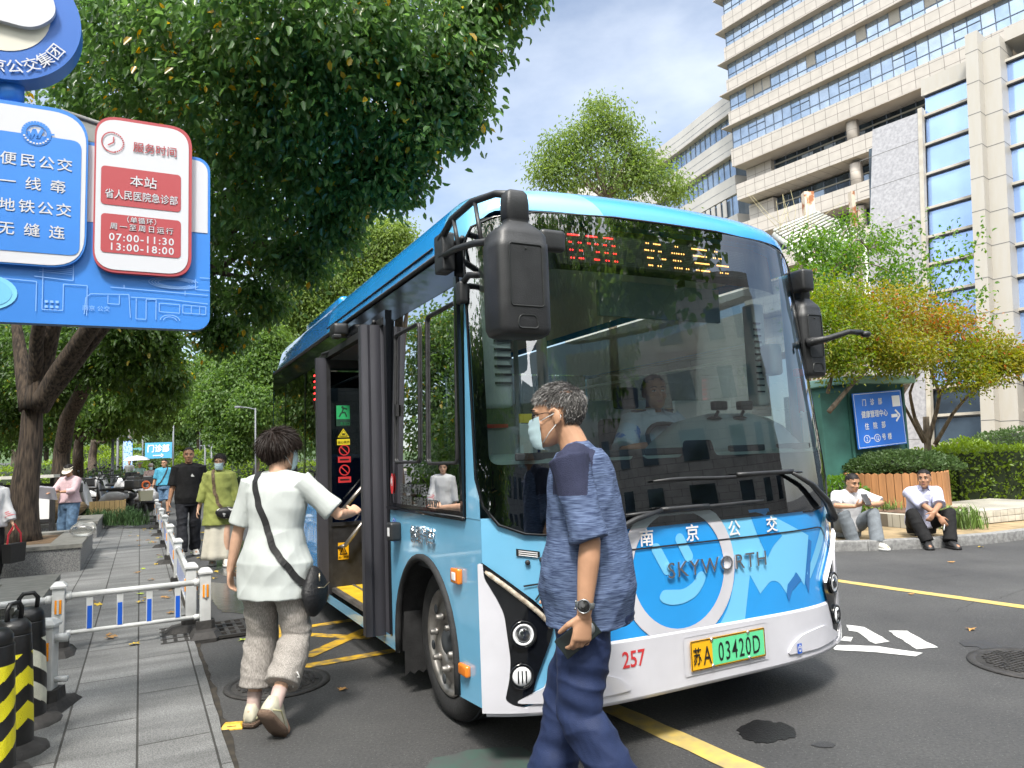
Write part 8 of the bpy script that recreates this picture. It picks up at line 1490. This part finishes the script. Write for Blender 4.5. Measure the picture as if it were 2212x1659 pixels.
gl_ = G(474, 1222); J4 = person('woman in green linen blouse and long cream skirt walking beside the man in black', (gl_.x, gl_.y, 0), wh, 1.59, 'fair', dict(wrL=(-.27, .05, .74), wrR=(.31, -.02, .72), anL=(-.08, .14, .085), anR=(.08, -.12, .085), head=(-14, -6), eyes_closed=True), (green_l, 1.55, -.30, .042, .30, .012), None, (cream_l, .10, .25), (shoew, solew), (hair_b, 'bob', 900), True, True, voxel=.009, female=True, fat=1.1)
o = J4['shirt']; nb = J4['nb']; bg2 = thing('sling_bag', 'black patterned sling bag with a wide brown strap on the woman in green', 'bag', (0, 0, 0)); bg2.matrix_world = J4['root'].matrix_basis.copy(); m = MB(); P = snap(o, [nb + Vector((.08, .0, .03)), nb + Vector((.09, .12, -.05)), nb + Vector((.10, .2, -.22)), nb + Vector((.04, .22, -.42)), nb + Vector((-.02, .22, -.52))], .005); strap(m, P, .045, .004, 0, lambda p: o.closest_point_on_mesh(p)[2]); m.build('strap', [mat('strap_brown', (.10, .065, .035), .7, var=.5, vs=40)], bg2); c = P[-1] + Vector((-.07, .03, -.05)); m = MB(); m.sph(c, (.155, .06, .10), 20, 12); m.v = [Vector((p.x, p.y, c.z + (p.z - c.z) * (1 if p.z < c.z else .7))) for p in m.v]; m.build('pouch', [mat('bag_pattern', (.012, .012, .014), .5, col2=(.55, .55, .55), vs=14, lo=.40, hi=.42)], bg2); m = MB(); m.tube([c + Vector((-.10, .055, .07)), c + Vector((-.12, .06, .0)), c + Vector((-.11, .055, -.07))], .012, 6); m.build('piping', [red], bg2)
# 4 ------------------------------------------------ pedestrians further back
q = G(354, 1113); J5 = person('man in a teal polo shirt and denim shorts with a thin shoulder strap', (q.x, q.y, 0), head_to((.44, -.9)), 1.69, 'tan', dict(wrL=(-.30, .05, .80), wrR=(.33, .02, .78), anL=(-.10, .16, .085), anR=(.10, -.10, .09), head=(-25, 0)), (tealp, .95, -.02, .03, .02), (jean, 1.05, .045, 0, .008), None, (shoeb, shoeb), (hair_b, 'short', 500), True, False, True, voxel=.012, fat=1.25)
nb = J5['nb']; sg5 = thing('shoulder_bag', 'small dark bag on a thin strap across the man in teal', 'bag', (0, 0, 0)); sg5.matrix_world = J5['root'].matrix_basis.copy(); m = MB(); P = snap(J5['shirt'], [nb + Vector((-.09, 0, .03)), nb + Vector((-.06, .2, -.12)), nb + Vector((.10, .2, -.42)), nb + Vector((.20, .05, -.55))], .006); strap(m, P, .035, .005, 0, lambda p: J5['shirt'].closest_point_on_mesh(p)[2]); m.build('strap', [strapm], sg5); m = MB(); m.box(P[-1] + Vector((.05, .03, -.07)), (.08, .20, .20), bev=.03); m.build('pouch', [strapm], sg5)
def hat_brim(mt, brim=.09, crown=.10):
    def f(HP, hs, t):
        e = MB(); rows = []
        for r, z in ((1 + brim / .09, .055), (1 + brim / .09, .060), (1.06, .075), (1.05, .10), (.95, .135), (.55, .15), (.05, .152)): rows.append([HP(.082 * r * math.cos(a), -.005 + .103 * r * math.sin(a), z) for a in [i * PI / 12 for i in range(24)]])
        e.loft(rows, 0, True); e.build('hat', [mt], t)
    return f
flor = mat('skirt_floral', (.50, .48, .40), .85, col2=(.10, .12, .09), vs=9, lo=.38, hi=.44)
q = G(325, 1098); J6 = person('woman in a pale bucket hat, face scarf and floral long skirt carrying a pink bag', (q.x, q.y, 0), head_to((.44, -.9)), 1.60, 'fair', dict(wrL=(-.24, .08, .80), wrR=(.26, .06, .78)), (fabric('blouse_dusty', (.42, .31, .29), .06), 1.8, -.05, .035, .05), None, (flor, .22, .24), (shoew, solew), (hair_b, 'bob', 120), False, True, cap=hat_brim(fabric('hat_pale', (.42, .37, .35), .05)), voxel=.014, female=True, lod=0)
hb = thing('handbag', 'bright pink bag held by the woman in the floral skirt', 'bag', wpt(J6, J6['S']['R'][2] + Vector((0, .02, -.22)))); m = MB(); m.loft([[Vector((x * k_, y * k_, z)) for x, y in ((-.14, -.05), (.14, -.05), (.14, .05), (-.14, .05))] for k_, z in ((.75, -.12), (1, .0), (.9, .10))], 0, False); m.tube([(-.09, 0, .1), (0, 0, .2), (.09, 0, .1)], .008, 6); m.build('body', [mat('bag_pink', (.62, .05, .14), .5)], hb)
q = G(301, 1077); J7 = person('person in a mint shirt and jeans under a white umbrella', (q.x, q.y, hgt(q.x, q.y)), head_to((.44, -.9)), 1.66, 'tan', dict(wrR=(.12, .24, 1.15), ehR=(1, -.2, -1)), (fabric('shirt_mint', (.25, .38, .36), .05), .95, -.05, .03, .03), (jean, 1.95, .02, .01), None, (shoeb, solew), (hair_b, 'short', 120), False, cap=hat_brim(fabric('hat_white', (.55, .55, .55), .05), .03), voxel=.016)
def umbrella(label, p, mt, r=.48, rz=0):
    u = thing('umbrella', label, 'umbrella', p); m = MB(); m.lathe([(r, .0), (r * .98, .03), (r * .75, .13), (r * .45, .20), (.02, .24), (0, .25)], n=8, cap=False); m.lathe([(r * .96, .0), (r * .73, .115), (.02, .22)], n=8, cap=False); m.build('canopy', [mt], u); m = MB(); m.cyl((0, 0, -.75), (0, 0, .28), .010, n=6)
    for i in range(8): m.tube([(0, 0, .22), (r * .95 * math.cos(i * PI / 4), r * .95 * math.sin(i * PI / 4), .01)], .005, 4)
    m.build('frame', [chrome], u); return u
umbrella('white open umbrella held over the person in mint', wpt(J7, (.12, .2, 1.78)), mat('umbrella_white', (.62, .64, .72), .6), .60)
def walker(label, px, py, Y, H, sh, lg, skin='tan', hair_=True, face_to=(.44, -.9), fem=False, **kw):
    p = D(px, py, Y); return person(label, (p.x, p.y, hgt(p.x, p.y)), head_to(face_to), H, skin, kw.get('pose', dict(anL=(-.09, .15, .085), anR=(.09, -.12, .09))), sh, lg, None, (shoeb, shoeb), (hair_b, 'short', 60), False, voxel=.02, female=fem)
redt = fabric('shirt_red', (.45, .03, .04), .1); greyt = fabric('shirt_grey', (.20, .21, .21), .1); khaki = fabric('trouser_khaki', (.42, .38, .28), .08)
walker('person in a grey shirt standing beside the blue banner', 279, 1035, 40, 1.68, (greyt, .9, -.05, .03), (blackp, 1.9, .02)); walker('person in a red shirt behind the white umbrella', 291, 1030, 48, 1.65, (redt, .9, -.05, .03), (blackp, 1.9, .02)); walker('person in a pale top and khaki trousers under the direction sign', 319, 1019, 72, 1.70, (whitet, .9, -.03, .03), (khaki, 1.9, .02)); walker('person in a grey jacket over white walking away under the direction sign', 343, 1020, 70, 1.72, (greyt, 1.8, -.1, .03), (blackp, 1.9, .02), face_to=(-.4, .9)); walker('person in white walking away beside the man in teal', 373, 1040, 52, 1.66, (whitet, .9, -.05, .03), (blackp, 1.9, .02), face_to=(-.4, .9)); walker('person in dark clothes just left of the head of the man in black', 388, 1030, 55, 1.66, (blackt, .9, -.05, .03), (blackp, 1.9, .02), face_to=(-.4, .9)); walker('person in a beige top next to the person in dark clothes', 395, 1032, 50, 1.6, (fabric('top_beige', (.45, .38, .30), .05), .9, -.05, .03), (khaki, 1.9, .02), face_to=(-.4, .9), fem=True)
q = D(299, 1005, 55); umbrella('teal umbrella among the far pedestrians', (q.x, q.y, hgt(q.x, q.y) + 1.65), mat('umbrella_teal', (.06, .22, .26), .6), .75); q = D(311, 1008, 58); umbrella('pale cyan umbrella next to the teal one', (q.x, q.y, hgt(q.x, q.y) + 1.6), mat('umbrella_cyan', (.40, .60, .66), .6), .8)
# woman reading
def visor(HP, hs, t):
    e = MB(); rows = []
    for i in range(21):
        a = math.radians(-25 + i * 230 / 20); k_ = math.sin(max(0, min(PI, (a + .2) * .95))); rows.append([HP(.082 * math.cos(a), -.004 + .104 * math.sin(a), .045), HP(.086 * math.cos(a), -.004 + .108 * math.sin(a), .085), HP(.088 * math.cos(a), -.004 + .110 * math.sin(a), .045), HP((.09 + .05 * max(0, math.sin(a))) * math.cos(a), (.11 + .10 * max(0, math.sin(a))) * math.sin(a), .045 - .045 * max(0, math.sin(a)))])
    e.loft(rows, 0, True, False, False); e.build('sun_visor', [mat('visor_cream', (.60, .56, .46), .7)], t); e = MB(); e.sph(HP(0, -.14, -.01), .045 * hs, 12, 8); e.build('hair_bun', [hair_b], t)
q = D(150, 1120, 13.6); J8 = person('woman in a cream sun visor, pink blouse and wide jeans reading papers', (q.x, q.y, .03), head_to((-.10, -1)), 1.53, 'tan', dict(wrL=(-.02, .30, 1.03), wrR=(.08, .36, 1.00), ehL=(-1, -.2, -.8), ehR=(1, -.2, -.8), nod=(0, .35, 0), head=(14, -22), hdL=(.5, .6, .3), hdR=(.1, .9, .3), pnL=(.3, -.3, .9), pnR=(0, 0, -1)), (pinkb, 1.55, -.01, .038, .04, .010), (jean, 1.97, .035, .045, .008), None, (shoew, solew), (hair_b, 'bob', 300), True, False, cap=visor, voxel=.011, female=True)
pp = thing('papers', 'sheaf of white papers held by the woman in the sun visor', 'papers', wpt(J8, (.13, .42, 1.03)), head_to((-.10, -1))); m = MB(); m.m = Matrix.Rotation(math.radians(62), 4, 'X') @ Matrix.Rotation(math.radians(8), 4, 'Z'); m.box((0, 0, 0), (.34, .26, .006)); m.box((.012, -.01, -.006), (.33, .25, .004)); m.m = None; m.build('sheet', [mat('paper', (.62, .62, .72), .7)], pp)
# person at the left edge
q = D(-24, 1150, 9.4); stripe = mat('blouse_white', (.62, .62, .64), .8); J9 = person('dark haired person at the left edge in a white blouse with pink striped cuffs', (q.x, q.y, .03), head_to((.75, -.6)), 1.45, 'fair', dict(wrL=(-.22, .16, .72), wrR=(.24, .10, .70)), (stripe, 1.82, -.08, .045, .06, .012), (blackp, 1.95, .02), None, (shoeb, shoeb), (hair_b, 'bob', 400), True, voxel=.011, female=True)
a, e_, w_ = J9['S']['L'][:3]
m = MB()
for f_ in (.30, .42, .54): c = e_.lerp(w_, f_); dd = (w_ - e_).normalized(); m.lathe([(.062, -.008), (.064, 0), (.062, .008)], c, dd, 20, cap=False)
m.build('cuff_stripes', [mat('stripe_pink', (.62, .20, .22), .8)], J9['root'])
bgr = thing('tote_bag', 'bag with a red strap at the left edge', 'bag', wpt(J9, w_ + Vector((-.02, .02, -.36)))); m = MB(); m.loft([[Vector((x * k_, y * k_, z)) for x, y in ((-.06, -.15), (.06, -.15), (.06, .15), (-.06, .15))] for k_, z in ((.9, -.14), (1, .1))], 0, False); m.build('body', [strapm], bgr); m = MB(); strap(m, [(0, .13, .08), (.01, .10, .22), (0, 0, .34), (-.01, -.10, .22), (0, -.13, .08)], .03, .005, 0, lambda p: Vector((1, 0, 0))); m.build('strap', [mat('strap_red', (.65, .03, .05), .6)], bgr)
# 5 ------------------------------------------------ the two seated men
def collar(J, mt):
    nb = J['nb']; HPf = J['fw']; e = MB(); R_ = []
    for i in range(25):
        a = math.radians(118 + i * 304 / 24); c = nb + Vector((0, .008, .0)); d = Vector((math.cos(a), math.sin(a), 0)); R_.append([c + d * .060 + Vector((0, 0, .018)), c + d * .063 + Vector((0, 0, .046)), c + d * .078 + Vector((0, 0, .028)), c + d * (.090 + .012 * max(0, math.sin(a))) + Vector((0, 0, -.006 - .02 * max(0, math.sin(a))))])
    e.loft(R_, 0, True, False, False); e.build('collar', [mt], J['root'])
q = Vector((5.52, 10.05, 0)); J10 = person('seated man in a pale lavender shirt and black trousers with crossed wrists on the kerb', (q.x, q.y, .0), head_to((-.10, -1)), 1.70, 'brown', dict(pel=(0, 0, .27), lean=(0, .26), bend=(0, .12, 0), nod=(0, .18, 0), head=(-32, 2), anL=(.02 - .14, .52, .085), anR=(.15, .50, .085), khL=(-.5, .6, 1), khR=(.5, .6, 1), wrL=(.05, .52, .46), wrR=(-.02, .54, .40), ehL=(-1, -.3, -.1), ehR=(1, -.3, -.1), hdL=(.5, .3, -.6), hdR=(-.3, .35, -.8), pnL=(.3, -.8, 0), pnR=(-.3, -.8, 0), ftL=(-.15, 1, 0), ftR=(.25, 1, 0)), (pale_s, .98, -.02, .032, .02, .010), (blackp, 1.99, .022, .012, .006), None, (shoeb, shoeb, strapm), (hair_b, 'short', 900), True, voxel=.0085, fat=1.05, sock=blackp); collar(J10, pale_s)
m = MB(); a = J10['nb']; 
for i in range(4): c = J10['shirt'].closest_point_on_mesh(a + Vector((0, .25, -.08 - .085 * i)))[1]; m.sph(c, .007, 8, 6)
m.build('button', [solew], J10['root'])
w_ = J10['S']['R'][2]; cg = thing('cigarette', 'white cigarette between the fingers of the man in the lavender shirt', 'cigarette', wpt(J10, w_ + Vector((-.03, .06, -.10)))); m = MB(); m.cyl((0, 0, 0), (-.03, -.02, -.07), .006, n=8); m.build('paper', [solew], cg)
q = Vector((4.52, 10.08, 0)); J11 = person('seated man in a white T-shirt and grey trousers looking down at a phone', (q.x, q.y, 0), head_to((.12, -1)), 1.68, 'tan', dict(pel=(0, 0, .26), lean=(0, .22), bend=(0, .12, 0), nod=(0, .30, 0), head=(6, -14), anL=(-.13, .46, .085), anR=(.10, .30, .085), khL=(-.3, .6, 1), khR=(.4, .5, 1), wrL=(-.10, .40, .58), wrR=(.10, .40, .57), ehL=(-1, .1, -.15), ehR=(1, .1, -.15), hdL=(.7, .5, .3), hdR=(-.7, .5, .3), pnL=(.3, -.5, .7), pnR=(-.3, -.5, .7), cuL=.7, cuR=.7, ftL=(-.3, 1, 0)), (whitet, .95, -.02, .032, .02, .010), (greyp, 1.98, .026, .012, .006), None, (shoew, solew), (hair_b, 'short', 900), True, voxel=.0085, sock=whitet)
ph2 = thing('phone', 'dark phone in both hands of the seated man in the white T-shirt', 'phone', wpt(J11, (0, .50, .66)), head_to((.12, -1))); m = MB(); m.m = Matrix.Rotation(math.radians(35), 4, 'X'); m.box((0, 0, 0), (.085, .012, .165), bev=.004); m.m = None; m.build('body', [mat('phone_dark', (.012, .012, .014), .2)], ph2)
# 6 ------------------------------------------------ driver
dl = b2w(1.74, .93, .0); J12 = person('bus driver in a pale blue uniform shirt seated behind the windscreen', (dl.x, dl.y, 0), YAW + PI, 1.70, 'brown', dict(pel=(0, 0, 1.15), lean=(0, .06), head=(-18, 0), nod=(0, .14, 0), anL=(-.14, .42, .70), anR=(.14, .42, .70), wrL=(-.20, .34, 1.45), wrR=(.20, .34, 1.45), ehL=(-1, -.2, -.7), ehR=(1, -.2, -.7)), (fabric('uniform_blue', (.42, .52, .62), .04), .95, -.05, .03, .02, .008), (blackp, 1.9, .02, .01), None, (shoeb, shoeb), (hair_b, 'recede', 700), True, voxel=.009); collar(J12, MATS['uniform_blue'])
m = MB()
for s, sg in (('L', -1), ('R', 1)):
    a = J12['S'][s][0]; c = J12['shirt'].closest_point_on_mesh(a.lerp(J12['nb'], .35) + Vector((0, 0, .1)))[1]; m.box(c + Vector((0, 0, .004)), (.12, .055, .012), 0, bev=.003); m.box(c + Vector((sg * .035, 0, .011)), (.010, .056, .004), 1); m.box(c + Vector((sg * .018, 0, .011)), (.010, .056, .004), 1)
m.build('epaulette', [mat('epaulette_navy', (.012, .014, .03), .7), mat('gold_bar', (.6, .42, .12), .4)], J12['root'])
a, e_ = J12['S']['R'][:2]; m = MB(); d = (e_ - a).normalized(); c = a.lerp(e_, .55); m.lathe([(.074, -.09), (.080, -.05), (.082, .05), (.080, .085)], c, d, 24, cap=False); m.build('armband', [mat('armband_blue', (.03, .16, .50), .6, col2=(.35, .50, .65), vs=9, lo=.56, hi=.60)], J12['root'])
